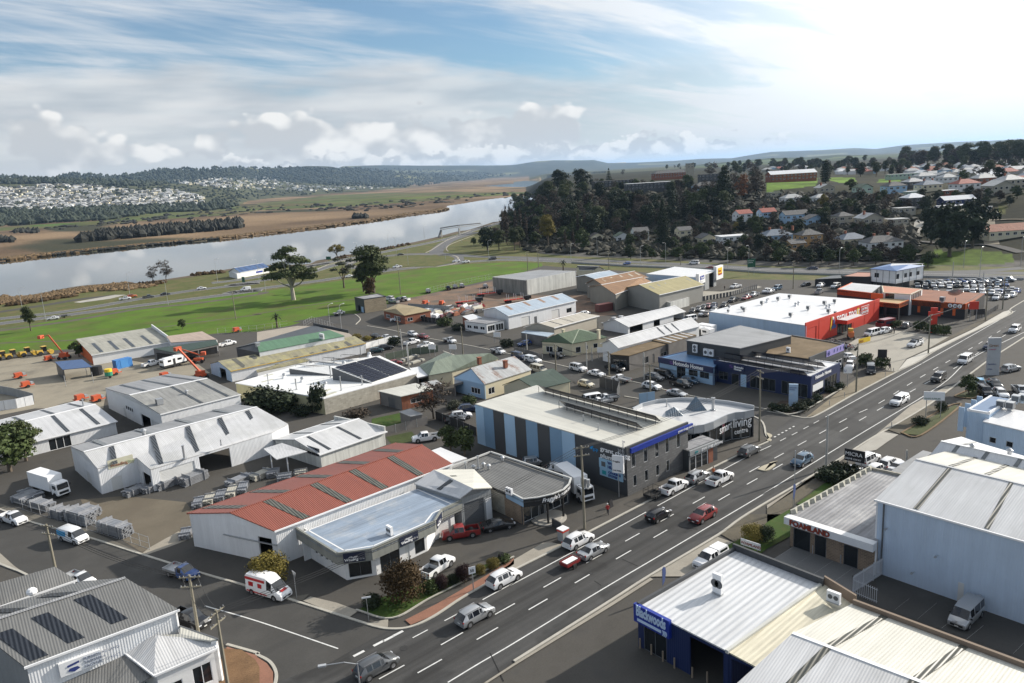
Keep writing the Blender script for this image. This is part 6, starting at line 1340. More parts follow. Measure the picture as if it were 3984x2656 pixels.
sg=V.a+(V.b-V.a)*.52+_V((0,-.1,-1.9));u=(V.b-V.a).normalized();eX([sg,sg+u*5,sg+u*5+_V((0,.1,0)),sg+_V((0,.1,0))],1).obj('sign_board',BLU,t)
flat('boat_shed_annexe','small white annexe at the end of the boat shed','annexe',('n80,450','n140,440','n90,420','n0,432'),2.8,RF.white,WL.wplain)
zc2=hgt('c112,330','c110,203')
flat('concrete_panel_shed','big flat beige concrete panel shed beside the mud yard','shed',('c110,205','c541,125','l230,1122','k2052,1184'),zc2,RF.grey,{'a':WL.tilt,'*':mat('wall_stained_concrete',(.28,.27,.24),.9,.15,.3,streak=.5)},par=.25,pm=WL.tilt)
t,V=shed('grey_roof_cottage','small cream cottage with dark grey roof beyond the sheds','l545,1108','l690,1122','l560,1085','l735,1090',3.,4.6,WL.cream,RF.slate,front=[(.2,.4,1,2,'win')],right=[(.3,.6,.8,2,'win')])
za=hgt('c940,442','c938,300')
t,V=shed('blue_roof_store','taupe shed with flat pale blue roof behind the brown ones','c700,190','c915,152','c620,160','c830,120',5.6,6.6,WL.taupe,RF.lblue)
t,V=shed('brown_roof_shed','tall taupe shed with rusty brown roof, behind its twin','c770,243','c1160,178','c700,193','c1047,124',za*.95,za*.95+1.9,WL.taupe,RF.brown)
strips(t,V.a,V.b,V.R,V.S,(.15,.35,.57,.78,.95),mat('skylight_cream_sheet',(.42,.38,.30),.6),.4,.8,.02)
t,V=shed('patched_brown_shed','tall taupe shed with brown roof patched with pale squares','c882,325','c1187,215','c765,243','c1112,177',za*.98,za*.98+1.9,WL.taupe,RF.brown)
strips(t,V.a,V.b,V.R,V.S,(.12,.28,.44,.60,.76,.92),RF.pale,.35,.7,.03)
t,V=shed('olive_roof_shed','tall taupe shed with yellow olive roof and small skylights','c1264,330','c1647,243','c1097,243','c1487,166',za,za+2.3,mat('wall_taupe_light',(.30,.29,.26),.6,.07,.3,rib=.25,ribd=.008),RF.ochre)
strips(t,V.a,V.b,V.R,V.S,(.1,.27,.44,.61,.77,.93),SKYP,.45,.75,.012)
flat('concrete_annexe','small grey concrete annexe against the olive roofed shed','annexe',('c1360,400','c1527,355','c1395,338','c1238,370'),hgt('c1362,470','c1360,400'),RF.grey,WL.tilt,par=.2)
zv=hgt('c1652,298','c1590,175')
zv=min(max(zv,6.),9.5)
t,V=flat('truck_service_hall','large white roofed service hall with signs and tall open door','hall',('c1152,148','c1592,178','c1762,118','c1400,86'),zv,RF.white,{'a':WL.bluesteel,'*':WL.grey},{'b':[(.30,.40,0,5.5,'roll',DOORG),(.62,.86,0,5.8,'open')]},par=.15,pm=WHITE)
p,q=V.b,V.c;u=(q-p).normalized();f_=_V((u.y,-u.x,0));f_=-f_ if f_.y>0 else f_
for s0,s1,z0_,z1_,m_ in((-.02,.30,3.5,zv+1.4,WL.wplain),(.88,1.25,2.6,zv+1.8,WL.wplain)):
 a_,b_=lerp(p,q,s0)+f_*1.,lerp(p,q,s1)+f_*1.
 pR([_V((k.x,k.y,z0_))for k in(a_,b_,b_-f_*1.2,a_-f_*1.2)],[_V((k.x,k.y,z1_))for k in(a_,b_,b_-f_*1.2,a_-f_*1.2)]).obj('sign_fascia',m_,t)
def small_sign(f0,f1,z0_,z1_,m_):a_,b_=lerp(p,q,f0)+f_*1.08,lerp(p,q,f1)+f_*1.08;return pR([_V((k.x,k.y,z0_))for k in(a_,b_,b_-f_*.07,a_-f_*.07)],[_V((k.x,k.y,z1_))for k in(a_,b_,b_-f_*.07,a_-f_*.07)]).obj('sign_board',m_,t)
small_sign(.04,.24,5.,zv+.4,BLU);small_sign(.96,1.18,4.6,zv+1.1,YEL)
for i,s in enumerate(('Truck','Parts')):k=lerp(p,q,.06)+f_*1.1;k.z=zv-.7-1.3*i;sign(t,s,k,u,1.2,LETW,bold=.03)
for i,s in enumerate(('Plants','Robarts')):k=lerp(p,q,.975)+f_*1.1;k.z=zv-.5-1.2*i;sign(t,s,k,u,1.15,mat('lettering_red',(.45,.03,.02),.5),bold=.03,shear=.2)
zA=7.
t,V=flat('orange_band_hall','dark walled hall with orange band and pale roof panels','hall',('d612,285','d905,318','d990,250','d738,227'),5.8,RF.pale,WL.black,over=0.)
skirt(t,[V.a,V.b],4.3,6.1,WL.orange,.2);skirt(t,[V.d,V.a],4.3,6.1,WL.orange,.2);skirt(t,[V.b,P('d1010,328',5.8)],4.3,6.1,WL.orange,.2)
t,V=flat('white_upper_storey','white upper storey with flat orange roof and dark windows','storey',('d1012,312','d1250,328','d1355,282','d1000,252'),hgt('d1240,530','d1250,328')*.9,mat('roof_orange_membrane',(.45,.20,.12),.7,.1,.3),WL.wplain,{'a':[(.08,.42,4.6,6.2,'win',DOORG)],'b':[(.05,.9,4.2,6.4,'shop',WHITE)]},par=.2,pm=mat('fascia_cream',(.55,.50,.38),.6))
t,V=flat('drive_through_canopy','orange edged drive-through canopy with tan roof','canopy',('d918,388','d1150,412','d1238,376','d1000,362'),4.6,mat('roof_tan_membrane',(.40,.27,.13),.7,.1,.3),WL.black,{'a':[(.05,.45,0,3.6,'open'),(.55,.95,0,3.6,'open')],'b':[(.1,.9,0,3.6,'open')]})
for k in(0,1):skirt(t,[V['ab'[k]],V['bc'[k]]],3.5,4.8,WL.orange,.2)
zO=hgt('d1728,545','d1730,415')
t,V=flat('orange_band_bottle_shop','dark corner bottle shop with orange band and brown roof','shop',('d1235,374','d1730,415','d1818,380','d1900,320','d1345,285'),zO,mat('roof_rust_membrane',(.22,.09,.05),.85,.2,.3,fine=.2),WL.black,{'a':[(.17,.22,.9,2.8,'pan',WL.orange),(.58,.63,.9,2.8,'pan',WL.orange),(.79,.84,.9,2.8,'pan',WL.orange)],'b':[(.3,.6,.3,2.8,'shop',DOORG)]})
sk=skirt(t,[V.a,V.b,V.c],zO-1.4,zO+.3,WL.orange,.2)
for i,(f0,n_)in enumerate(((.745,3),(.3,3))):
 a0,b0,a1,b1,o,d_=sk[i];r_=.62 if i==0 else.5
 for k in range(n_):
  c_=a0+(b0-a0)*f0+d_*k*1.5*r_*1.35+o*.06+_Z(.85);tB(c_,c_+o*.06,r_*1.15,n=16).obj('round_emblem',BLACK,t);tB(c_+o*.06,c_+o*.08,r_*.95,n=16).obj('round_emblem',LETW,t);sign(t,'BWS'[k],c_+o*.09-d_*.32*r_*1.2-_Z(.35),d_,1.*r_*1.3,BLACK,bold=.02)
vent('white box cooler on the brown membrane roof edge','d1527,395',zO+.3,'box',1.1)
p=P('d1640,400',zO);dt=thing('satellite_dish','large rusty satellite dish on the dark bottle shop roof','satellite dish',p);tB(p,p+_Z(1.6),.12).obj('mast',STEEL,dt)
mb=MB();ax=_V((.5,.3,.8)).normalized();c_=p+_Z(2.4);sx=ax.orthogonal().normalized();sy=ax.cross(sx)
for j in range(3):
 for i in range(14):
  f2=lambda r_,a_:c_+(sx*_c(a_)+sy*_s(a_))*r_+ax*(r_*r_*.22)
  a0,a1=2*_p*i/14,2*_p*(i+1)/14;r0,r1=j*.65,(j+1)*.65;mb.face([f2(r0+.01,a0),f2(r1,a0),f2(r1,a1),f2(r0+.01,a1)],True)
mb.obj('dish',STEEL,dt)
t,V=bld('stilted_blue_roof_house','two storey white building with blue roof and long verandah','building',dict(a=('d905,103',7.4),b=('d1125,122',7.4),c=('d1365,78',7.4),d=('d1355,58',7.4),e=('d1092,60',7.4),R=('d1080,78',8.4),S=('d1240,66',8.4)),[('abR',mat('roof_royal_blue',(.10,.18,.36),.5,.08)),('bcSR',MATS.roof_royal_blue),('aeR',MATS.roof_royal_blue),('edSR',RF.pale)],[('ab',WL.wplain,[(.16,.34,1.6,3.2,'win',DOORG)],3.),('bc',WL.wplain,[(.02,.12,1.5,3.3,'win',DOORG),(.30,.40,1.5,3.1,'win',DOORG),(.48,.58,1.5,3.1,'win',DOORG),(.74,.86,1.6,3,'win',DOORG)],3.),('cd',WL.wplain,(),3.),('ae',WL.wplain,(),3.)],over=.3)
for i in range(9):p=lerp(V.a,V.b,i/4)if i<4 else lerp(V.b,V.c,(i-4)/4);tB(_V((p.x,p.y,0)),_V((p.x,p.y,7.3)),.09).obj('post',DOORG,t)
mb=MB();mb.beam(_V((*V.a.xy,4.1)),_V((*V.b.xy,4.1)),.06,.9);mb.beam(_V((*V.b.xy,4.1)),_V((*V.c.xy,4.1)),.06,.9);mb.obj('railing',WHITE,t)
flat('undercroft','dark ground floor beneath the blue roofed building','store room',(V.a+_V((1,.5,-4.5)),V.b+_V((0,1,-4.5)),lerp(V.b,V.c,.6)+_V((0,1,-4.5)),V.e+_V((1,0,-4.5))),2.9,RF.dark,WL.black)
flat('red_roof_hall','dark brick hall with flat faded red roof','hall',('d650,172','d905,178','d990,140','d790,135'),4.4,mat('roof_faded_red',(.38,.19,.14),.8,.1,.3),WL.black,par=.3)
flat('dark_annexe','low dark walled annexe left of the red roofed hall','annexe',('d420,195','d650,185','d640,160','d560,165'),2.6,RF.dark,WL.black)
# ------------------------------------------------------------------ hillside houses and town
RH=dict(s=RF.slate,g=MG,r=mat('roof_house_red',(.28,.07,.045),.7,.12,.4,rib=.33,ribd=.02),w=RF.white,p=mat('roof_house_pale',(.40,.40,.39),.55,.12,.3,rib=.33,ribd=.015),u=RF.rust,b=mat('roof_house_blue',(.13,.16,.20),.6,.1,.3,rib=.33,ribd=.015),t=RF.tile,d=RF.dark)
WH=dict(c=WL.cream,w=WL.wplain,l=WL.lblue,b=WL.brick,t=WL.tan,g=WL.dgrey,n=WL.navyp,m=mat('wall_pale_green',(.40,.50,.40),.7),k=mat('wall_putty',(.38,.35,.28),.8),o=mat('wall_ochre',(.42,.25,.10),.8),x=WL.black)
def house(v,w,d,rz,h,roof,wallc,kind,label,ch=0,simple=False,p=None,name='house',cat='house',group=None,rh=None):
 p=p or gh(v);rz=R(rz);ux,uy=_V((_c(rz),_s(rz),0)),_V((-_s(rz),_c(rz),0));c_=p+uy*d/2;z=p.z+h;z0=p.z-3.5
 A=[c_-ux*w/2-uy*d/2,c_+ux*w/2-uy*d/2,c_+ux*w/2+uy*d/2,c_-ux*w/2+uy*d/2]
 for q in A:q.z=z
 rh=rh or min(w,d)*.26;pts=dict(zip('abcd',[(q,0)for q in A]));m,wm=RH[roof],WH[wallc]
 if kind=='hip':e=min(w,d)*.48;pts['R']=(c_-ux*max(.1,w/2-e)+_Z(0),0);pts['S']=(c_+ux*max(.1,w/2-e),0)
 elif kind=='gab':pts['R']=(c_-uy*d/2,0);pts['S']=(c_+uy*d/2,0)
 elif kind=='gabs':pts['R']=(c_-ux*w/2,0);pts['S']=(c_+ux*w/2,0)
 if kind!='flat':
  for k in 'RS':q=Vector(pts[k][0]);q.z=z+rh;pts[k]=(q,0)
 fo,so_=(),()
 if not simple:
  n_=max(2,int(w/3.2));st=2 if h>4.6 else 1;H0=3.5
  fo=[((i+.22)/n_,(i+.72)/n_,H0+h-1.9-2.7*s_,H0+h-.6-2.7*s_,'win')for s_ in range(st)for i in range(n_)];so_=[((i+.3)/2,(i+.65)/2,H0+h-1.9,H0+h-.7,'win')for i in range(2)]
 R_={'hip':[('abSR',m),('bcS',m),('cdRS',m),('daR',m)],'gab':[('aRSd',m),('bRSc',m)],'gabs':[('abSR',m),('dcSR',m)],'flat':[('abcd',m)]}[kind]
 W_={'gab':[('aRb',wm,fo),('bc',wm,so_),('dSc',wm),('ad',wm,so_)],'gabs':[('ab',wm,fo),('bSc',wm,so_),('dc',wm),('aRd',wm,so_)]}.get(kind,[('ab',wm,fo),('bc',wm,so_),('cd',wm),('da',wm,so_)])
 t,V=bld(name,label,cat,pts,R_,W_,z0,.45,group=group)
 for i in range(ch):chimney(t,c_+ux*(w*(-.18+.42*i))+uy*1+_Z(z+rh-.8-c_.z),0,2.2,.9)
 HP.append((c_.x,c_.y,max(w,d)*.6))
 if not simple:HN.append((c_.x,c_.y,' '.join(label.split(',')[0].split()[:9])))
 return t,A
HP,HN=[],[]
HH='''l730,868 9 8 10 3 s c gab 0|small cream cottage at the left end of the lower hillside row
l955,875 9 9 5 3.4 g w gab 0|white gabled house with arched porch, left of the two storey pair
l1115,872 9 10 5 6 s w gabs 0|two storey white house with balcony beside the arched porch house
l1500,862 8 9 8 5.8 s c gabs 0|tall narrow cream house alone between dark trees
l1700,905 9 9 10 4 s c gab 0|cream house with dark roof beside the white flat roofed one
l1925,905 15 10 5 5 w w flat 0|white flat roofed modern house above the hedges
l2020,715 9 9 12 6 r w gabs 0|two storey white house with bright red roof
m20,800 9 9 5 5 r l gabs 1|pale blue house with dark red roof at the left of the terrace
m265,845 14 9 5 6.2 s l gabs 0|large two storey blue grey house
m440,858 12 9 5 4.4 s l gab 0|pale blue house with steep dark roof beside the large blue grey one
m690,865 9 8 8 6.2 s k hip 0|two storey putty coloured house with two balconies
m925,893 11 10 5 6.6 u k gab 1|tall grey house with rusty gabled roof and deep verandah
m1155,873 10 7 5 5 p k flat 0|glass fronted grey box house on posts, lower one
m1222,762 10 7 5 4.4 p k flat 0|glass fronted grey box house, upper one
m1310,695 11 9 5 6 w g hip 0|black house with pale hipped roof at the top of the driveway
m1680,700 17 8 2 5 w n gabs 0|long navy flats with white ribbed roof, upper block
m1645,745 17 7 2 3 w n gabs 0|long navy flats with white ribbed roof, lower block
m110,1015 15 11 5 5 b l hip 3|blue grey house with three chimneys and hipped roof
m275,1085 8 7 12 4.6 s o gabs 0|small ochre house half hidden by bare trees
m395,1050 11 9 8 7 s o hip 0|two storey ochre brick house with grey hipped roof
m775,1035 13 10 6 4 b c hip 1|cream house with blue grey hipped roof and chimney
m1040,1112 16 10 5 6.4 s w hip 2|large white two storey house with bay windows and dark roof
m525,582 10 9 5 5 p k gab 1|tan gabled house below the playing field
m490,648 10 8 5 3.4 p w hip 0|low white bungalow with pale roof, right one
m240,652 13 9 5 3.6 p w hip 0|low white bungalow with pale roof, left one
m85,615 9 7 5 4.6 g k flat 0|small cream box house at the hilltop, far left
m865,575 9 9 8 4.4 g m gab 0|pale green gabled house
m1140,562 12 10 4 4.4 s l hip 1|bright blue walled house with white trim
m1305,518 11 9 4 4 p g hip 1|dark walled house with pale hipped roof and chimney
m1445,545 13 10 4 4 b c hip 2|house with blue grey roof and two chimneys on the upper street
m1605,582 9 6 4 3 w b flat 0|brown box house with white flat roof
m1765,540 14 10 4 4.2 r w hip 1|white house with dark red hipped roof
m2065,568 13 11 4 4.6 p k gab 0|wide cream villa with glassed verandah, right side
m2165,520 13 11 4 5 p k hip 1|large cream villa with pale roof behind the glassed one
m1275,592 7 5 4 3 w m flat 0|small pale garage beside the upper street
m1400,460 14 9 4 4 p w hip 0|white house on the upper street left of the blue cottage
m1570,430 8 7 4 6 b l hip 0|tall narrow blue cottage with steep roof
m1600,470 11 9 4 3.6 p w hip 0|white bungalow behind the dark red roofed house
m1920,480 12 9 4 3.6 p b hip 0|brick bungalow with pale roof, right of the dark red roof'''
for ln in HH.split('\n'):
 a,lab=ln.split('|');q=a.split();house(q[0],float(q[1]),float(q[2]),-50+float(q[3])*1.+8,float(q[4]),q[5],q[6],q[7],lab,int(q[8]))
house('m2130,955',22,11,-38,3.4,'t','c','gabs','long low cream building with terracotta roof at the right edge',name='long_house')
house('m235,462',40,16,-42,7,'w','b','gabs','long sports hall with white roof beside the playing field',name='sports_hall',cat='hall',rh=3)
house('m1235,440',30,9,-42,4.5,'p','m','flat','flat roofed teal clubhouse beside the oval',name='clubhouse',cat='clubhouse')
house('l870,415',38,12,-36,8,'s','g','flat','long three level school block on the wooded hilltop, left one',name='school_block',cat='school')
house('l1185,450',40,12,-36,9,'w','g','flat','broad dark school block with open galleries',name='school_block',cat='school')
house('l1370,330',44,14,-36,8,'s','b','hip','brick school hall with dark roof near the tower',name='school_hall',cat='school')
house('l1540,335',7.5,7.5,-36,19,'s','k','flat','square stone school tower rising over the trees',name='school_tower',cat='tower')
house('l1735,370',22,10,-36,9,'s','g','flat','dark school block with white framed windows',name='school_block',cat='school')
house('l1690,440',20,12,-36,5,'s','l','hip','pale blue school annexe with grey roof under the big cypress',name='school_annexe',cat='school')
rh_=random.Random(11)
def scatter_px(poly,n,rng,mind=0,avoid=None):
 pp=[px(v)for v in poly];xs=[a for a,_ in pp];ys=[b for _,b in pp];out=[];r_=np.random.RandomState(rng.randrange(10**6))
 for _ in range(12):
  X=r_.uniform(min(xs),max(xs),n*2);Y=r_.uniform(min(ys),max(ys),n*2);k=inpoly(X,Y,pp);X,Y=X[k],Y[k]
  if not len(X):continue
  for x,y,z in zip(*ghs(X,Y)):
   if len(out)>=n:return out
   if mind and any((x-q.x)**2+(y-q.y)**2<mind*mind for q in out):continue
   if avoid is not None and any((x-a)**2+(y-b)**2<(r+avoid)**2 for a,b,r in HP):continue
   out.append(_V((x,y,z)))
 return out
for i,p in enumerate(scatter_px(['m1180,345','m1500,330','m2300,320','m2600,420','m2600,540','m1950,490','m1500,430','m1180,410'],62,rh_,19,2)+scatter_px(['m560,362','m900,350','m1150,350','m1100,405','m600,400'],14,rh_,20,2)+scatter_px(['m-300,380','m20,340','m400,335','m500,360','m0,380'],6,rh_,30,2)):
 house(None,rh_.uniform(10,15),rh_.uniform(8,11),rh_.choice((-42,-42,48))+rh_.uniform(-4,4),rh_.uniform(3,4),rh_.choice('ppwpssrbt'),rh_.choice('wwckkl'),rh_.choice(('hip','hip','gab','gabs')),'small suburban house with pitched roof on the far hilltop streets',simple=True,p=p,group='houses of the hilltop suburb')
def strip_t(nm,pts,w,m):q=[gh(v)for v in pts];return strip(nm,q,w,m,.12,hfun=zT)
strip_t('driveway',['m1270,985','m1285,910','m1330,820','m1385,760','m1420,700'],5,gmat('pale_driveway',(.36,.34,.30),.1,.3,.1));strip_t('lane',['m1960,1010','m1935,900','m1925,800','m1925,720'],6,gmat('gravel_lane',(.22,.19,.14),.2,.3,.15));strip_t('lane',['m1950,800','m2100,790','m2240,790'],4,MATS.gravel_lane)
strip_t('hill_street',['m1200,965','m1400,985','m1700,1010','m1960,1010','m2240,1080'],7,ASPH)
for i,v in enumerate((['m1130,1030','m1290,960','m1400,1040'],)):strip_t('driveway',['m1190,1120','m1240,1060','m1270,985'],7,MATS.pale_driveway)
FH=[];fr_=random.Random(3)
def fhm(w,d,h,rm,wm):
 mb=MB();mb.box((0,0,h/2-1.5),(w,d,h+3));me=mb.mesh('far_house',None)
 n0=len(me.polygons);mb2=MB();e=.4;z=h;r=d*.3;q=[_V((-w/2-e,-d/2-e,z)),_V((w/2+e,-d/2-e,z)),_V((w/2+e,d/2+e,z)),_V((-w/2-e,d/2+e,z))];a,b=_V((-w/2+d*.4,0,z+r)),_V((w/2-d*.4,0,z+r))
 mb.face([q[0],q[1],b,a]);mb.face([q[1],q[2],b]);mb.face([q[2],q[3],a,b]);mb.face([q[3],q[0],a]);me=mb.mesh('far_house',None);me.materials.append(wm);me.materials.append(rm)
 for p in me.polygons:
  if p.index>=6:p.material_index=1
 return me
FM=[fhm(w,d,h,RH[r_],WH[w_])for w,d,h,r_,w_ in((15,10,5,'p','k'),(16,10,5,'p','k'),(15,10,6,'s','c'),(16,11,5,'p','c'),(24,12,5,'p','w'),(14,11,7,'d','k'),(15,10,5,'s','w'))]
farp=scatter_px(['j-150,420','j150,400','j500,375','j850,385','j1150,430','j1500,420','j1800,480','j1750,560','j1300,580','j900,570','j600,600','j250,600','j-150,590'],900,fr_)+scatter_px(['j1400,345','j2240,300','k150,320','k400,390','k900,395','k1200,405','k500,440','k0,420','j2000,420'],330,fr_)
farp.sort(key=lambda p:p.x*p.x+p.y*p.y)
for i,p in enumerate(farp[:270]):
 o=_on('far_house',fr_.choice(FM));_ln(o);o.location=p;o.rotation_euler=(0,0,R(fr_.choice((-30,-25,60,10))));tag(o,'tiny pale house on the hillside across the river','house','houses across the river')
vs,fs,mi=[],[],[]
mats_=[]
for p in farp[270:]:
 me=fr_.choice(FM);a=R(fr_.choice((-30,-25,60,10)));c_,s_=_c(a),_s(a);n0=len(vs);sc=1.
 for v in me.vertices:vs.append((p.x+(v.co.x*c_-v.co.y*s_)*sc,p.y+(v.co.x*s_+v.co.y*c_)*sc,p.z+v.co.z*sc))
 for f_ in me.polygons:
  m_=me.materials[f_.material_index]
  if m_ not in mats_:mats_.append(m_)
  fs.append([n0+k for k in f_.vertices]);mi.append(mats_.index(m_))
me=_mn('distant_suburb');me.from_pydata(vs,[],fs)
for m_ in mats_:me.materials.append(m_)
me.polygons.foreach_set('material_index',mi);o=_on('distant_suburb',me);_ln(o);tag(o,kind='stuff')
# ------------------------------------------------------------------ vehicles
def paint(n,c,met=0.):return mat('car_paint_'+n,c,.28,0,coat=.6,metal=met,spec=.5)
PT=_D({'white':paint('white',(.78,.78,.78)),'silver':paint('silver',(.42,.43,.44),.5),'grey':paint('grey',(.12,.125,.13),.4),'black':paint('black',(.012,.012,.013)),'red':paint('red',(.22,.02,.02)),'blue':paint('blue',(.02,.07,.25)),'navy':paint('navy',(.012,.025,.07)),'steel':paint('steel_blue',(.07,.13,.20),.3),'cream':paint('cream',(.6,.55,.42)),'orange':paint('orange',(.55,.13,.03)),'teal':paint('teal',(.02,.06,.07)),'brown':paint('brown',(.12,.09,.07),.3),'sky':paint('sky_blue',(.20,.45,.68))})
CGL=mat('car_glass',(.01,.012,.015),.05,0,spec=.9);TYRE=mat('tyre_rubber',(.018,.018,.018),.9,0);RIM=mat('wheel_rim',(.35,.35,.36),.35,0,metal=.7)
TRIM=mat('car_trim_black',(.02,.02,.02),.6,0);HLT=mat('headlight_glass',(.6,.62,.65),.15,0);TLT=mat('tail_light_red',(.30,.01,.01),.2,0);PLT=mat('number_plate',(.7,.7,.66),.5,0)
SH=dict(hatch=(.88,(-1.3,1.25),.32,.92,[(-2.,.95,.70,'w'),(-1.62,1.40,.62,'p'),(-1.45,1.47,.64,'s'),(-.25,1.50,.66,'p'),(-.17,1.50,.66,'s'),(.45,1.44,.64,'w'),(1.12,.98,.72,'b'),(1.85,.80,.70,'b'),(2.03,.62,.62,'')]),sedan=(.89,(-1.4,1.4),.32,.90,[(-2.3,.92,.68,'b'),(-1.62,1.00,.70,'w'),(-1.,1.38,.62,'p'),(-.9,1.42,.62,'s'),(-.2,1.44,.64,'p'),(-.12,1.44,.64,'s'),(.45,1.38,.62,'w'),(1.15,.95,.70,'b'),(2.05,.80,.68,'b'),(2.3,.60,.6,'')]),suv=(.93,(-1.4,1.4),.37,1.05,[(-2.25,1.02,.72,'w'),(-1.72,1.50,.62,'p'),(-1.5,1.57,.64,'s'),(-.9,1.62,.66,'p'),(-.80,1.63,.66,'s'),(.05,1.62,.66,'p'),(.14,1.61,.66,'s'),(.48,1.55,.65,'w'),(1.2,1.12,.76,'b'),(2.05,.96,.74,'b'),(2.28,.70,.66,'')]),wagon=(.94,(-1.4,1.45),.38,1.10,[(-2.35,1.12,.78,'w'),(-2.25,1.72,.74,'p'),(-2.1,1.80,.74,'s'),(-.95,1.82,.75,'p'),(-.85,1.82,.75,'s'),(.0,1.82,.75,'p'),(.1,1.82,.75,'s'),(.62,1.76,.73,'w'),(1.05,1.18,.80,'b'),(2.15,1.08,.80,'b'),(2.35,.75,.74,'')]),van=(.96,(-1.5,1.6),.35,1.10,[(-2.4,1.2,.84,'w'),(-2.35,1.85,.80,'p'),(-2.2,1.96,.80,'s'),(-1.2,1.98,.80,'p'),(-1.1,1.98,.80,'s'),(.2,1.97,.80,'p'),(.35,1.97,.80,'s'),(1.2,1.86,.76,'w'),(1.85,1.12,.80,'b'),(2.3,.90,.76,'b'),(2.42,.65,.7,'')]),cargo=(.96,(-1.5,1.6),.35,1.10,[(-2.4,1.2,.86,'p'),(-2.36,1.88,.82,'p'),(-2.2,1.96,.82,'p'),(.2,1.97,.82,'p'),(.35,1.97,.80,'s'),(1.15,1.86,.76,'w'),(1.8,1.15,.80,'b'),(2.3,.95,.76,'b'),(2.42,.65,.7,'')]),highvan=(1.02,(-1.9,1.8),.37,1.25,[(-2.9,1.3,.92,'p'),(-2.86,2.45,.86,'p'),(-2.7,2.62,.84,'p'),(.5,2.64,.84,'p'),(.7,2.55,.84,'s'),(1.45,2.1,.80,'w'),(2.25,1.28,.84,'b'),(2.8,1.,.80,'b'),(2.95,.7,.72,'')]),ute=(.93,(-1.55,1.6),.39,1.08,[(-.62,1.1,.78,'w'),(-.5,1.66,.70,'p'),(-.38,1.74,.70,'s'),(.25,1.76,.72,'p'),(.33,1.76,.72,'s'),(.85,1.70,.70,'w'),(1.5,1.14,.78,'b'),(2.4,1.,.76,'b'),(2.62,.7,.68,'')]),flat=(.90,(-1.5,1.5),.38,1.05,[(.05,1.05,.76,'w'),(.12,1.62,.70,'p'),(.25,1.72,.70,'s'),(.9,1.70,.70,'w'),(1.55,1.10,.76,'b'),(2.3,.98,.74,'b'),(2.5,.7,.68,'')]))
def make_car(kind,base=None,extra=None):
 sh=SH[base or kind];w,wx,wr,belt,st=sh
 t=thing('parked_car','','car');body,side,ws,rs=MB(),MB(),MB(),MB()
 PTm=PT.white;secs=[]
 for i,(x,zt,wt,fl)in enumerate(st):
  e=1-.10*max(0,abs(x)/st[-1][0]-.75)/.25 if x>0 else 1-.06*max(0,abs(x)/max(.1,abs(st[0][0]))-.8)/.2 if base!='x' else 1
  hb=min(belt,zt-.03)
  if zt<belt+.12:pr=[(w*e*.93,.28),(w*e,.5),(w*e,hb-.12),(w*e*.95,hb-.02),(w*e*.88,zt-.02),(w*e*.6,zt),(0,zt+.03)]
  else:pr=[(w*e*.93,.28),(w*e,.5),(w*e,hb-.10),(w*e*.96,hb),(wt,zt-.05),(wt*.85,zt),(0,zt+.02)]
  secs.append((x,pr,fl))
 for i in range(len(secs)-1):
  (x0,p0,fl),(x1,p1,_)=secs[i],secs[i+1]
  for sgn in(1,-1):
   for j in range(6):
    q=[_V((x0,sgn*p0[j][0],p0[j][1])),_V((x1,sgn*p1[j][0],p1[j][1])),_V((x1,sgn*p1[j+1][0],p1[j+1][1])),_V((x0,sgn*p0[j+1][0],p0[j+1][1]))]
    if sgn<0:q.reverse()
    if sgn>0:q=q[::-1]
    dst=body
    if fl=='s' and j==3:dst=side
    if fl=='w' and j>=4:dst=ws if x0>0 or i>len(secs)//2 else rs
    dst.face(q[::-1],dst is body)
 for k in(0,-1):
  x,pr,_=secs[k];q=[_V((x,a,b))for a,b in pr]+[_V((x,-a,b))for a,b in reversed(pr[:-1])];body.face(q if k else q[::-1])
 x0,x1=st[0][0],st[-1][0]
 bx0=x0
 if kind in('ute','canopyute'):
  bx0=-2.65
  for s in(1,-1):body.box((-1.63,s*.88,.82),(2.04,.09,.62))
  body.box((-2.6,0,.82),(.09,1.8,.62));bX((-1.63,0,.55),(2.,1.74,.06)).obj('tray_floor',TRIM,t);body.box((-1.63,0,.42),(2.05,1.7,.2))
  if kind=='canopyute':pR([_V((a,b,1.12))for a,b in((-2.62,-.86),(-.62,-.86),(-.62,.86),(-2.62,.86))],[_V((a,b,1.72))for a,b in((-2.5,-.7),(-.6,-.7),(-.6,.7),(-2.5,.7))]).obj('canopy',PTm,t);bX((-1.6,0,1.4),(1.4,1.66,.3)).obj('canopy_window',CGL,t)
 if kind=='flat':
  bx0=-2.5;bX((-1.25,0,.82),(2.5,1.9,.08)).obj('tray_floor',STEEL,t)
  for nm,c_,d_ in(('tray_side',(-1.25,.93,1.),(2.5,.05,.3)),('tray_side',(-1.25,-.93,1.),(2.5,.05,.3)),('tailgate',(-2.48,0,1.),(.05,1.9,.3)),('headboard',(-.02,0,1.25),(.06,1.8,.8))):bX(c_,d_).obj(nm,STEEL,t)
  bX((-1.2,0,.55),(2.4,.8,.2)).obj('chassis',TRIM,t)
 bo=body.obj('body',PTm,t,weld=True);bo.data.set_sharp_from_angle(angle=R(38))
 side.obj('side_window',CGL,t);ws.obj('windscreen',CGL,t)
 if rs.f:rs.obj('rear_window',CGL,t)
 wm=tB((0,-.11,0),(0,.11,0),wr,n=14).mesh('wheel',TYRE);rm=tB((0,-.118,0),(0,.118,0),wr*.62,n=10).mesh('rim',RIM)
 for x in wx:
  for s in(1,-1):
   o=_on('wheel',wm);_ln(o);o.parent=t;o.location=(x,s*(w-.10),wr)
   r_=_on('rim',rm);_ln(r_);r_.parent=o
  tB((x,-w-.004,wr+.04),(x,w+.004,wr+.04),wr*1.16,n=14).obj('wheel_arch',TRIM,t)
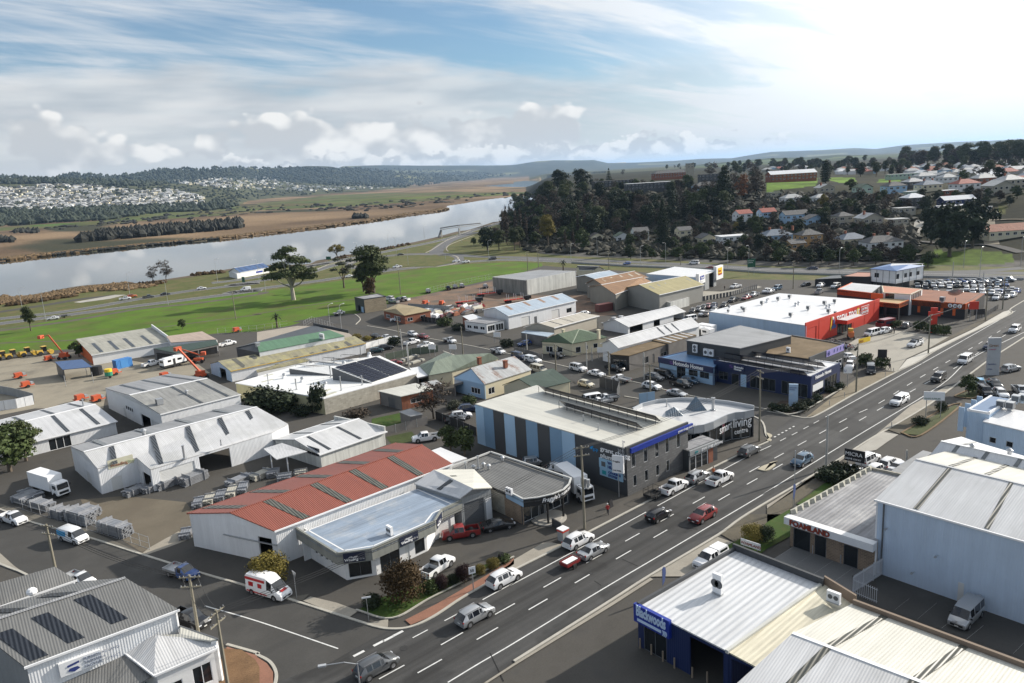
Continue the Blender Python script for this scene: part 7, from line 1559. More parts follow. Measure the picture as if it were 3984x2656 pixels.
 for s in(1,-1):
  bX((x1-.10,s*w*.68,.72),(.2,.36,.13)).obj('headlight',HLT,t)
  bX((bx0+.02,s*w*.84,.90 if kind!='highvan' else 1.2),(.10,.18,.2)).obj('tail_light',TLT,t)
  k=[a for a in st if a[3]=='w'][-1];bX((k[0]+.22,s*(w+.06),belt+.02),(.12,.16,.14)).obj('mirror',TRIM,t)
 bX((x1-.01,0,.48),(.06,1.2,.22)).obj('grille',TRIM,t);bX((x1+.02,0,.42),(.03,.37,.12)).obj('number_plate',PLT,t)
 bX((bx0-.01,0,.62),(.04,.37,.12)).obj('number_plate',PLT,t)
 if kind in('suv','wagon')or extra=='rack':
  for s in(1,-1):bX((-.6,s*.6,1.64 if kind=='suv' else 1.86),(2.2,.05,.06)).obj('roof_rail',RIM,t)
 return t
PROTO={k:make_car(k,b)for k,b in(('hatch',None),('sedan',None),('suv',None),('wagon',None),('van',None),('cargo',None),('highvan',None),('ute',None),('canopyute','ute'),('flat',None))}
NAMEOF=dict(hatch='hatchback',sedan='sedan',suv='sport_utility_car',wagon='four_wheel_drive',van='minivan',cargo='panel_van',highvan='courier_van',ute='utility_truck',canopyute='canopy_utility_truck',flat='flat_tray_truck')
CATOF=dict(hatch='car',sedan='car',suv='car',wagon='car',van='van',cargo='van',highvan='van',ute='utility truck',canopyute='utility truck',flat='utility truck')
def ang(a,b,f=g):p,q=f(a),f(b);return math.degrees(math.atan2(q.y-p.y,q.x-p.x))
def car(kind,colour,v,head,label,hill=False,group=None,scale=None):
 if hill:p=gh(v);p.z+=.02
 else:p=g(v,.75);p.z=.055
 o=dup(PROTO[kind],p,R(head),label,swap=(PT.white,PT[colour]),scale=scale,group=group)
 o.name=NAMEOF[kind];o['category']=CATOF[kind];return o
CS=ang('c250,905','c1700,1240');SS=ang('e210,262','e1940,778')
CARS='''suv grey f962,1425 0|dark silver seven seat wagon nearest the camera on the main road
suv silver f1757,1012 0|silver crossover driving away past the brick footpath
suv white f1993,716 0|white crossover parked at the kerb above the brick footpath
sedan silver g690,1203 0|silver sedan towing a small red trailer
suv white g560,1115 0|white crossover parked beside the power pole, next to the towing sedan
hatch black g1258,892 0|black hatchback driving away on the main road
suv red g1645,895 180|dark red wagon driving towards the camera
ute white g1395,652 0|white utility truck hitched to a black cage trailer
suv silver g1600,562 0|silver compact car parked in front of the charcoal showroom
ute white g1795,578 0|white dual cab truck with a person standing in its tray
suv grey g2050,337 0|bronze grey wagon parked by the curved showroom
suv steel h305,643 180|steel blue crossover driving towards the camera
canopyute white d1155,1245 180|white canopied truck driving towards the camera past the navy office
wagon black d1497,1047 180|black four wheel drive driving towards the camera
van white d1728,892 180|white minivan driving towards the camera
suv navy d1940,772 180|navy blue car behind the tall grey pylon sign
wagon white d2160,627 180|white four wheel drive farthest along the main road, near the right edge
canopyute white d1290,752 175|white four wheel drive with dark canopy alone on the concrete car park
van white d915,660 170|white van nearest the red store entrance
suv white d1018,640 165|white wagon between the white van and the dark red van
suv grey d1218,590 8|dark grey wagon beside the clipped hedges
van black d905,978 205|black people mover in front of the clipped bush
suv white d722,940 200|white hatch beside the navy office, behind the power pole
sedan white d700,858 60|white sedan half hidden behind the cycle shop
ute silver d455,298 10|silver utility truck alone on the open asphalt behind the red store
hatch black d338,236 165|black hatchback at the left of the row by the dark annexe
suv white d468,243 185|white car second from the left in the row by the dark annexe
suv white d530,224 160|white wagon parked behind in the row by the dark annexe
wagon white d598,250 180|white four wheel drive at the right end of the row by the dark annexe
suv silver d28,297 185|silver car at the left end of the lot behind the red store
wagon steel d88,268 180|dark blue four wheel drive beside the black truck
suv silver d2125,966 -20|silver wagon right of the tall grey pylon sign
suv sky d1858,1100 200|sky blue car in the lot beyond the lawn strip
wagon black d1900,1168 215|black four wheel drive nearest the lawn strip tree
suv black d1985,1105 215|black car behind the black four wheel drive
suv white d2035,1185 215|white car just above the pale blue workshop
ute silver d2215,1160 215|silver truck at the right edge above the pale blue workshop
wagon white h885,640 -5|white four wheel drive with roof bars beside the black sign
suv white h1070,672 -5|white crossover right of the four wheel drive with roof bars
hatch silver h735,738 -5|small silver car in front of the black sign
hatch white h955,718 -5|white hatchback half hidden by the brick shop parapet
sedan white h1155,700 -5|white sedan beside the low ribbed lean-to
canopyute white i560,248 178|white canopied truck leaving between the trade supplier and the lawn
ute white f1455,622 14|white dual cab with rear canopy parked outside the hire shop
ute red f1640,352 150|dark red truck with black bars parked under the hire shop sign
sedan black f1945,285 -25|black convertible parked in shade beside the takeaway
hatch silver g175,432 -38|silver hatchback under the striped wall
suv white g405,492 -38|white wagon under the striped wall beside the refrigerated truck
ute white b1470,1120 152|white truck reversing near the wooden fence
suv white b1775,930 -30|white wagon by the corner of the striped wall
hatch black b1722,965 -30|black hatchback beside the white wagon by the fence
suv navy b1842,868 -30|dark blue wagon tucked behind the garden hedge
wagon navy c42,862 CS|dark four wheel drive at the far left of the cross street row
canopyute white c165,893 CS|white truck with pipe rack in front of the green roofed house
wagon white c560,965 CS|white wagon parked at the kerb of the cross street
sedan white c718,1008 CS|white sedan parked at the kerb behind the white wagon
flat white c932,1062 CT|white flat tray truck driving up the cross street
hatch cream c628,1100 CS|cream hatchback near the green roofed cottage
suv white c1200,1120 CS|white crossover waiting beside the thin power pole
sedan silver c1418,1180 CS|pale silver sedan nearest the main road on the cross street
van cream c215,978 CS|cream minibus beside the rust stained house
suv grey c1225,1042 CS|grey crossover parked before the blue office wing
van black c1305,1022 CS|black van parked before the blue office wing
ute black c1455,1098 CS|large black truck parked in front of the navy lettered office
hatch steel c1535,1068 CS|blue grey hatchback behind the large black truck
ute black c880,965 CS|dark red and black truck in front of the timber clad shop
sedan black c375,848 CS|black sedan under the cottage verandah
hatch blue c90,748 170|small blue hatchback below the tan workshop
flat white c815,1228 155|white tray truck under the yard fence, back one
flat white c755,1262 155|white tray truck under the yard fence, front one
van white c660,1240 155|white van roof between the yard fence and solar racks
hatch white b1357,217 CS|small white hatchback next to the red sedan
sedan red b1450,238 CS|bright red sedan on the cross street
flat white b1678,275 CT2|white tray truck with ladder frame, left of the wire fence
flat white b2100,368 CT2|white tray truck beside the dark hedge
ute white b1348,290 5|white utility truck left of the dark posts
ute white b1470,318 5|white utility truck behind the dark posts
sedan black b1035,237 CS|black sedan behind the garden strip
sedan white b1132,247 CS|white sedan beside the round bush
hatch white b1215,265 CS|white hatchback behind the wooden pole
hatch teal b1042,360 -20|dark teal hatchback in the small car park
suv black b1118,338 -20|black wagon in the small car park
hatch red b1200,470 -20|red car bonnet behind the green fence
wagon white b1217,92 150|pale blue and white wagon outside the tan roofed depot
flat white b716,38 20|white tray truck alone on the loop by the park
flat white c865,552 20|white tray truck at the end of the narrow workshop
ute white c930,540 20|white truck beside the narrow workshop
hatch white c618,487 0|white hatchback behind the tan workshop
van white c1530,538 170|white van between the narrow workshop and the blue wall
suv black c1560,466 200|black car at the front of the rear car lot
suv grey c1608,450 200|grey car in the rear car lot, second from the front
hatch white c1640,487 200|white car in the rear car lot against the blue wall
suv black c1652,436 200|black wagon in the rear car lot behind the grey car
hatch red c1692,424 200|red car in the rear car lot
suv navy c1742,420 200|navy car in the rear car lot beside the red one
sedan silver c1745,452 200|silver car in the rear car lot
hatch brown c1678,492 200|dark brown car at the rear lot edge
suv black c1832,416 200|black wagon under the corner of the white store roof
ute black c1912,370 185|black truck along the fence of the concrete yard
sedan red c2022,350 185|red sedan along the fence of the concrete yard
sedan black c2035,332 185|black sedan along the fence of the concrete yard
ute silver c2092,324 185|silver truck along the fence of the concrete yard
suv white c2202,292 185|white wagon at the right end of the fence row
ute white c1930,252 175|white truck alone in the concrete yard
ute white j1090,1366 H1|white truck side by side with the orange car
suv orange j1150,1346 H1|bright orange car on the riverside highway
ute grey j1292,1351 H1|grey truck on the riverside highway
sedan black j1440,1326 H1|black car at the front of the riverside queue
sedan white j1755,1276 H1|white car passing the green road sign
cargo white j2140,1288 H2|white panel van heading left on the riverside highway
sedan white j462,1537 H2|white car towing a trailer on the lower highway
sedan white k495,1113 H1|white car right of the big gum tree
sedan white k800,1172 H2|white car under the middle gum tree
sedan black k1250,983 H1|black car on the far side of the roundabout
sedan grey k897,1025 H1|dark car by the roundabout chevrons
ute white k1222,1090 H2|white truck on the near side of the roundabout
suv white k1735,1041 H2|white car leaving the roundabout, left one
suv white k1818,1048 H2|white car leaving the roundabout, right one
wagon black k2050,1020 H2|black four wheel drive near the white roadside sign
hatch blue l983,1060 H2|dark blue car on the highway below the wooded hill
van white l1570,1056 H3|white van on the highway below the houses
sedan red l1712,1098 H3|dark red car just behind the service hall roof
sedan navy m398,1213 H3|navy car on the highway below the hedges
wagon white k1150,1368 100|white four wheel drive bus at the left of the wrecks
ute silver k1190,1392 100|silver truck beside the white four wheel drive bus
ute grey k1240,1378 100|grey truck third along the brown yard edge
ute white k1285,1372 100|white truck fourth along the brown yard edge
ute black k1665,1278 60|black truck by the park fence of the mud yard
flat grey k1725,1266 60|dark flat tray truck by the park fence
flat white k1785,1258 60|white crane truck by the park fence
flat white k1490,1304 60|white flat truck behind the dark trailer
flat white k1990,1262 60|white truck against the concrete panel shed
ute white a1318,478 12|white truck in front of the white caravan
ute white a1985,302 12|white truck under the green canopy roof end
ute white e105,238 SS|white dual cab at the left edge of the side street
cargo white e592,385 SS|small white and sky blue panel van on the side street
flat blue e1465,668 SS|bright blue tray truck behind the wooden power pole
highvan white f95,812 SS|white and red courier van at the street corner
ute black e1530,1045 SS|black truck parked behind the furniture store
flat white e640,735 SS|white tray truck peeping over the furniture store roof
van silver i2022,570 VH|pale silver van alone on the dark rear yard'''
VH=ang('i2085,520','i1950,650')
hd={'CS':CS,'CT':CS+180,'CT2':CS,'SS':SS,'H1':ang('j1100,1366','j2140,1240'),'H2':ang('j2140,1240','j1100,1366'),'H3':ang('m640,1256','m0,1243'),'VH':VH}
HEADS={}
for ln in CARS.split('\n'):
 a,lab=ln.split('|');k,c_,v,h_=a.split();car(k,c_,v,hd[h_]if h_ in hd else float(h_),lab)
HC='''hatch blue l1110,492 0|blue car in the hillside school car park
hatch silver l1150,512 0|silver car in the hillside school car park
hatch black l1205,522 0|black car right of the others in the hillside school car park
hatch white l1088,478 0|white car at the back of the hillside school car park
sedan white m1410,704 60|white car on the steep driveway
ute white m1470,748 60|white truck behind the crown of the giant tree
ute white m322,886 40|white truck beside the pale blue hillside houses
hatch blue m650,917 0|small blue car below the cream hillside house
van white m1920,708 90|white van on the gravel lane
suv white m1620,1015 0|white car under the giant tree'''
for ln in HC.split('\n'):
 a,lab=ln.split('|');k,c_,v,h_=a.split();car(k,c_,v,float(h_),lab,True)
rc=random.Random(5);ORD=['first','second','third','fourth','fifth','sixth','seventh','eighth','ninth','tenth','eleventh','twelfth','thirteenth','fourteenth','fifteenth']
ROWS=[('back row',[(1345+58*i,226-2.6*i,262)for i in range(14)]),('second row',[(1310+70*i,247-1.4*i,200)for i in range(12)]),('third row',[(1740+66*i,272+1.5*i,200)for i in range(7)]),('front left row',[(1380,268,200),(1470,283,200),(1590,290,200),(1690,296,200),(1790,300,200),(1880,302,200)]),('front right row',[(1960,306,185),(2035,312,185),(2110,306,185),(2175,296,185)]),('kerbside row',[(2000,348,185),(2090,342,185)]),('hidden row',[(2010,330,185),(2140,326,185)])]
for rn,cs in ROWS:
 for i,(x,y,h_)in enumerate(cs):
  k=rc.choice(['hatch','suv','sedan','suv','wagon','ute']);c_=rc.choice(['white','white','silver','silver','grey','black','blue','white','steel'])
  car(k,c_,'d%g,%g'%(x,y),h_+rc.uniform(-5,5),'%s %s, %s from left in the %s of the crowded yard'%(c_,NAMEOF[k].replace('_',' '),ORD[i],rn),group='cars in the crowded yard')
for k in PROTO.values():drop(k)
def livery(lab,parts):
 o=[x for x in C.objects if x.get('label')==lab][0]
 for nm,c_,d_,m_ in parts:
  me=bX(c_,d_).mesh(nm,m_);k=_on(nm,me);_ln(k);k.parent=o
CRED=mat('livery_red',(.45,.02,.02),.4,0);CSKY=mat('livery_sky',(.05,.35,.65),.4,0)
livery('white and red courier van at the street corner',[('stripe',(-1.2,0,2.15),(3.2,1.93,.28),CRED),('stripe',(-1.,0,.55),(3.4,2.06,.16),CRED),('panel',(-1.9,0,1.5),(.7,2.05,.5),CRED),('panel',(-.4,0,1.5),(.6,2.05,.5),CRED),('bonnet_panel',(2.45,0,1.24),(.5,.9,.08),CRED)])
livery('small white and sky blue panel van on the side street',[('panel',(-1.35,0,1.3),(2.,1.93,.7),CSKY)])
livery('white four wheel drive with dark canopy alone on the concrete car park',[('roof_box',(-.9,0,1.85),(2.6,1.5,.22),TRIM)])
def box_truck(name,label,v,head,L=6.5,h=2.6,boxc=WHITE,w=2.3):
 p=g(v,1.2);p.z=.055;t=thing(name,label,'truck',p,R(head));o=p
 def B(nm,c_,d_,m_):me=bX(c_,d_).mesh(nm,m_);k=_on(nm,me);_ln(k);k.parent=t;return k
 B('cargo_box',(-L/2+.9,0,1.+h/2),(L,w,h),boxc);B('chassis',(-L/2+1.2,0,.75),(L+1.5,.9,.3),TRIM)
 mb=MB();mb.prism([_V((a,b,.55))for a,b in((1.2,-w/2+.1),(3.1,-w/2+.1),(3.1,w/2-.1),(1.2,w/2-.1))],[_V((a,b,2.55))for a,b in((1.2,-w/2+.15),(2.8,-w/2+.15),(2.8,w/2-.15),(1.2,w/2-.15))]);me=mb.mesh('cab',WHITE);k=_on('cab',me);_ln(k);k.parent=t
 mb=MB();mb.face([_V((3.,-w/2+.25,1.5)),_V((3.,w/2-.25,1.5)),_V((2.86,w/2-.28,2.4)),_V((2.86,-w/2+.28,2.4))]);me=mb.mesh('windscreen',CGL);k=_on('windscreen',me);_ln(k);k.parent=t;k.location.x=.03
 B('side_window',(2.1,0,1.9),(.9,w-.16,.6),CGL);B('grille',(3.1,0,.95),(.06,1.5,.4),TRIM)
 for s in(1,-1):B('headlight',(3.1,s*.85,.7),(.06,.35,.18),HLT);B('mirror',(2.9,s*(w/2+.1),1.9),(.1,.2,.5),TRIM)
 wm=tB((0,-.15,0),(0,.15,0),.48,n=14).mesh('wheel',TYRE)
 for x in(2.1,-L+2.4):
  for s in(1,-1):k=_on('wheel',wm);_ln(k);k.parent=t;k.location=(x,s*(w/2-.2),.48)
 return t
box_truck('box_truck','white box truck with pale blue roof parked beside the scaffold racks','a470,1560',ang('a300,1530','e650,80'),6.6,2.5)
box_truck('refrigerated_truck','white refrigerated truck beside the takeaway, facing the road','g560,680',ang('g400,590','g690,800'),6.4,2.6)
box_truck('horse_truck','white truck with high body squeezed between the sheds and blue wall','c1640,640',CS+180,5.,2.2)
def trailer(name,label,v,head,col,cage=False,L=2.3):
 p=g(v,.5);p.z=.055;t=thing(name,label,'trailer',p,R(head))
 def B(nm,c_,d_,m_):me=bX(c_,d_).mesh(nm,m_);k=_on(nm,me);_ln(k);k.parent=t
 B('floor',(0,0,.5),(L,1.4,.06),TRIM)
 for s in(1,-1):B('side',(0,s*.7,.7),(L,.05,.4),col);B('side',(s*L/2,0,.7),(.05,1.4,.4),col);B('wheel',(0,s*.82,.3),(.56,.18,.56),TYRE)
 B('drawbar',(L/2+.6,0,.45),(1.3,.1,.08),TRIM)
 if cage:
  for x in(-L/2,0,L/2):
   for s in(1,-1):B('cage_post',(x,s*.7,1.2),(.05,.05,1.),TRIM)
  for s in(1,-1):B('cage_rail',(0,s*.7,1.7),(L,.05,.05),TRIM);B('cage_rail',(s*L/2,0,1.7),(.05,1.4,.05),TRIM);B('cage_rail',(0,s*.7,1.3),(L,.03,.03),TRIM)
 else:B('load',(0,0,.86),(L*.85,.9,.05),WHITE)
 return t
trailer('box_trailer','small red box trailer with white sheet, behind the silver sedan','g487,1322',0,PT.red);trailer('cage_trailer','black cage trailer behind the white utility truck','g1202,730',0,TRIM,True)
trailer('box_trailer','dark loaded trailer behind the white car on the lower highway','j560,1524',hd['H1'],PT.grey,True)
def caravan(label,v,head,L=7,m=WHITE):
 p=g(v,1.2);p.z=.05;t=thing('caravan',label,'caravan',p,R(head))
 def B(nm,c_,d_,m_):me=bX(c_,d_).mesh(nm,m_);k=_on(nm,me);_ln(k);k.parent=t
 B('body',(0,0,1.85),(L,2.3,1.9),m);B('skirt',(0,0,.75),(L,2.32,.5),TRIM);B('roof_pod',(0,0,2.9),(L*.8,1.6,.15),m);B('roof_cooler',(.5,0,3.05),(.9,.7,.25),m)
 B('side_window',(L*.2,0,2.1),(1.3,2.36,.6),CGL);B('side_window',(-L*.25,0,2.1),(1.,2.36,.6),CGL);B('front_window',(-L/2,0,2.1),(.06,1.6,.6),CGL);B('door',(-.3,-1.17,1.7),(.7,.04,1.7),TRIM);B('drawbar',(-L/2-.8,0,.5),(1.6,.2,.12),TRIM)
 for s in(1,-1):
  for x in(-.4,.5):B('wheel',(x,s*1.05,.36),(.7,.25,.7),TYRE)
caravan('long white caravan with black skirt in the hire yard','a1510,470',14);caravan('white caravan parked by the dark workshop wall','c1650,665',CS,6)
# ------------------------------------------------------------------ trees and plants
def leafm(n,c,v=.35,tr=.0):
 m=mat(n,c,.75,v,.45,rnd=.22,spec=.2);return m
LM=_D(gum=leafm('leaf_gum',(.055,.068,.026)),dark=leafm('leaf_dark',(.024,.034,.016)),mid=leafm('leaf_mid',(.048,.066,.022)),yel=leafm('leaf_golden',(.16,.13,.03)),rust=leafm('leaf_rust',(.22,.085,.03)),red=leafm('leaf_bronze',(.06,.038,.016)),twig=leafm('twig_brown',(.060,.046,.034)),grey=leafm('leaf_grey_green',(.06,.065,.045)),plum=leafm('leaf_plum',(.035,.018,.018)),reed=leafm('reed_straw',(.125,.085,.045),.3))
BARK=mat('bark',(.12,.095,.07),.9,.2,1.5);BARKP=mat('bark_pale',(.38,.34,.28),.8,.2,1.5)
rt=np.random.RandomState(4)
def leaves(name,blobs,n,size,m,elong=1.,droop=0.,thin=1.):
 """leaf clumps spread through ellipsoids (x,y,z,rx,ry,rz)"""
 B=np.array(blobs,float);wgt=(B[:,3]*B[:,4]*B[:,5])**.67;wgt/=wgt.sum()
 k=rt.choice(len(B),n,p=wgt);d=rt.normal(size=(n,3));d/=np.linalg.norm(d,axis=1)[:,None]
 d[:,2]=np.where(d[:,2]<-.3,-d[:,2]*.5,d[:,2])
 r=(1-rt.rand(n)**2.2*.55)*(1+.10*rt.normal(size=n));c=B[k,:3]+d*B[k,3:]*r[:,None]
 nn=d+rt.normal(size=(n,3))*.55;nn/=np.linalg.norm(nn,axis=1)[:,None]
 a=np.cross(nn,rt.normal(size=(n,3)));a/=np.linalg.norm(a,axis=1)[:,None];b=np.cross(nn,a)
 s=size*(.6+.8*rt.rand(n))[:,None];a=a*s;b=b*s*elong
 j=lambda:(1+.35*rt.normal(size=(n,1)))
 v=np.stack([c-a*j(),c-b*j()*.8,c+a*j(),c+b*j()*.8],1).reshape(-1,3)
 v[:,2]-=droop*0
 me=_mn(name);me.from_pydata(v.tolist(),[],np.arange(4*n).reshape(n,4).tolist());me.materials.append(m);return me
def blobs_on(h0,h1,R_,n,rr,flat=.75,top=1.):
 out=[]
 for i in range(n):
  t=(i+.5)/n;a=i*2.4+rt.rand();rad=R_*math.sqrt(max(0,1-(2*t-1)**2*top))*(.35+.65*rt.rand());r=rr*(.7+.6*rt.rand())
  out.append((_c(a)*rad,_s(a)*rad,h0+(h1-h0)*t,r,r,r*flat))
 return out
def twigs(name,H,spread,lv,m,r0=.16,up=.55,seed=1,th=.5):
 rg=random.Random(seed);mb=MB()
 def rec(p,d,L,r,k):
  q=p+d*L
  mb.tube(p,q,r,r*.62,5 if k>2 else 3,caps=False)
  if k==0:return
  for i in range(3 if k>1 else 4):
   a=rg.uniform(0,6.28);s=rg.uniform(.5,1)*spread;nd=(d+_V((_c(a)*s,_s(a)*s,up*rg.uniform(.0,.5)))).normalized()
   rec(lerp(p,q,rg.uniform(.55,1)),nd,L*rg.uniform(.6,.82),r*.6,k-1)
 rec(_Z(0),_V((rg.uniform(-.1,.1),rg.uniform(-.1,.1),1)).normalized(),H*.30,r0,lv);return mb.mesh(name,m)
def tree_proto(kind,crown,trunk=None,tm=None):
 t=thing('tree','','tree');o=_on('crown',crown);_ln(o);o.parent=t
 if trunk:k=_on('trunk',trunk);_ln(k);k.parent=t
 return t
def trunkm(H,r,m,limbs=()):
 mb=MB();mb.path([_Z(-1),_V((.1,.05,H*.5)),_V((-.1,.1,H))],[r*1.3,r*.8,r*.45],7)
 for x,y,z in limbs:mb.path([_Z(H*.35),_V((x*.5,y*.5,z*.7)),_V((x,y,z))],[r*.6,r*.4,r*.2],5)
 return mb.mesh('trunk',m)
gb=[(-4.5,0,7.5,3.2,3,1.7),(4.8,1,8,3,3,1.6),(0,-4,7.5,3,3,1.7),(0,4,9,3,3,1.8),(-2,0,13,2.8,3,1.9),(2,1,14.5,2.6,2.6,2.),(-3,2,10.5,2.4,2.4,1.6),(3.5,-2,11,2.6,2.4,1.7),(0,0,16.5,2.4,2.4,1.6),(-6.3,1,9.6,1.8,1.8,1.1),(6.2,-1,10.3,1.7,1.7,1.1),(-4.3,-1,12.4,1.7,1.7,1.1)]
TP={'gum':tree_proto('gum',leaves('crown',gb,9500,.27,LM.gum),trunkm(12,.55,BARKP,[(x,y,z)for x,y,z,*_ in gb[:8]])),'gumd':tree_proto('gum',leaves('crown',blobs_on(6,15,4.4,11,2.7),6500,.28,LM.gum),trunkm(11,.4,BARK,[(-3,1,8),(3,0,9),(0,3,10)])),'thin':tree_proto('thin',leaves('crown',blobs_on(6,12,4.2,8,1.7,.6),1500,.26,LM.grey),trunkm(9,.25,BARK,[(-3.5,0,8),(3,1,9),(1,3,10),(-1,-3,9)])),'dark':tree_proto('dark',leaves('crown',blobs_on(2.5,12.5,4.6,12,2.6,.85),2600,.42,LM.dark),trunkm(7,.4,BARK)),'mid':tree_proto('mid',leaves('crown',blobs_on(2.5,10,3.8,9,2.2,.85),2200,.38,LM.mid),trunkm(6,.35,BARK)),'pine':tree_proto('pine',leaves('crown',[(0,0,2+i*1.5,(4.2-i*.42),(4.2-i*.42),.75)for i in range(9)]+[(0,0,14.6,.5,.5,1.2)],2400,.34,LM.dark),trunkm(13,.35,BARK)),'cyp':tree_proto('cyp',leaves('crown',[(0,0,1.5+i*1.9,3.9*_s(_p*(.28+.72*(i/9)))+.5,3.9*_s(_p*(.28+.72*(i/9)))+.5,1.7)for i in range(9)],3600,.36,LM.dark),trunkm(8,.5,BARK)),'rust':tree_proto('rust',leaves('crown',blobs_on(3,13,3.,10,1.8,.9),1500,.28,LM.rust),twigs('trunk',14,.5,4,BARK,.25,.6,8)),'bare':tree_proto('bare',leaves('crown',blobs_on(4,12,3.6,12,1.9,.9),900,.13,LM.twig,5),twigs('trunk',13,.62,5,LM.twig,.24,.5,3)),'poplar':tree_proto('poplar',leaves('crown',[(0,0,2+i*2,.9+.5*_s(i*.5),.9+.5*_s(i*.5),1.6)for i in range(9)],900,.12,LM.twig,7),twigs('trunk',19,.22,5,LM.twig,.2,1.4,5)),'willow':tree_proto('willow',leaves('crown',blobs_on(4,7.5,5,10,1.6,.9),1100,.16,LM.yel,4),twigs('trunk',9,1.1,5,BARK,.4,.25,7)),'bush':tree_proto('bush',leaves('crown',[(0,0,1.,1.3,1.3,1.1),(.6,.4,.8,1,1,.9),(-.6,-.3,.8,1,1,.9),(0,0,.3,1.3,1.3,.4)],900,.14,LM.mid),trunkm(.8,.1,BARK)),'hedge':tree_proto('hedge',leaves('crown',[(x,y,z,.6,.6,.6)for x in(-.9,0,.9)for y in(-.5,.5)for z in(.4,1.1)],1100,.13,LM.mid),trunkm(.8,.1,BARK)),}
TP['ball']=tree_proto('ball',leaves('crown',[(0,0,1.15,1.25,1.25,1.1),(.35,.3,1.5,.8,.8,.8),(-.4,.2,1.4,.8,.8,.8),(.1,-.4,1.3,.9,.9,.8),(0,0,.55,1.2,1.2,.6)],6500,.055,LM.mid),trunkm(.8,.1,BARK))
fr=MB()
for i in range(22):
 a=i*2.4;e=.9-(i/22)*1.3;L_=1.9;p=_Z(3);d=_V((_c(a)*_c(e),_s(a)*_c(e),_s(e)));q=p+d*L_*.6;r_=q+_V((d.x,d.y,d.z-.7)).normalized()*L_*.6;w_=_V((-d.y,d.x,0)).normalized()*.22
 fr.face([p-w_*.2,p+w_*.2,q+w_,q-w_]);fr.face([q-w_,q+w_,r_+w_*.2,r_-w_*.2])
TP['palm']=tree_proto('palm',fr.mesh('crown',LM.dark),trunkm(3,.3,BARK))
NM=dict(gum='eucalyptus_tree',gumd='eucalyptus_tree',thin='sparse_tree',dark='evergreen_tree',mid='evergreen_tree',pine='pine_tree',cyp='cypress_tree',rust='autumn_tree',bare='bare_tree',poplar='poplar_tree',willow='willow_tree',bush='shrub',ball='shrub',hedge='clipped_bush',palm='palm_tree')
def tree(k,v,s,label,hill=False,m=None,sz=None,grp=None,p=None):
 p=p or(gh(v)if hill else g(v));p=Vector(p)
 o=dup(TP[k],p,rt.rand()*6.28,label,scale=(s,s,sz or s),group=grp);o.name=NM[k];o['category']='shrub' if k in('bush','hedge','ball')else 'tree'
 if m:c_=[x for x in o.children if x.name.startswith('crown')][0];c_.material_slots[0].link='OBJECT';c_.material_slots[0].material=LM[m]
 return o
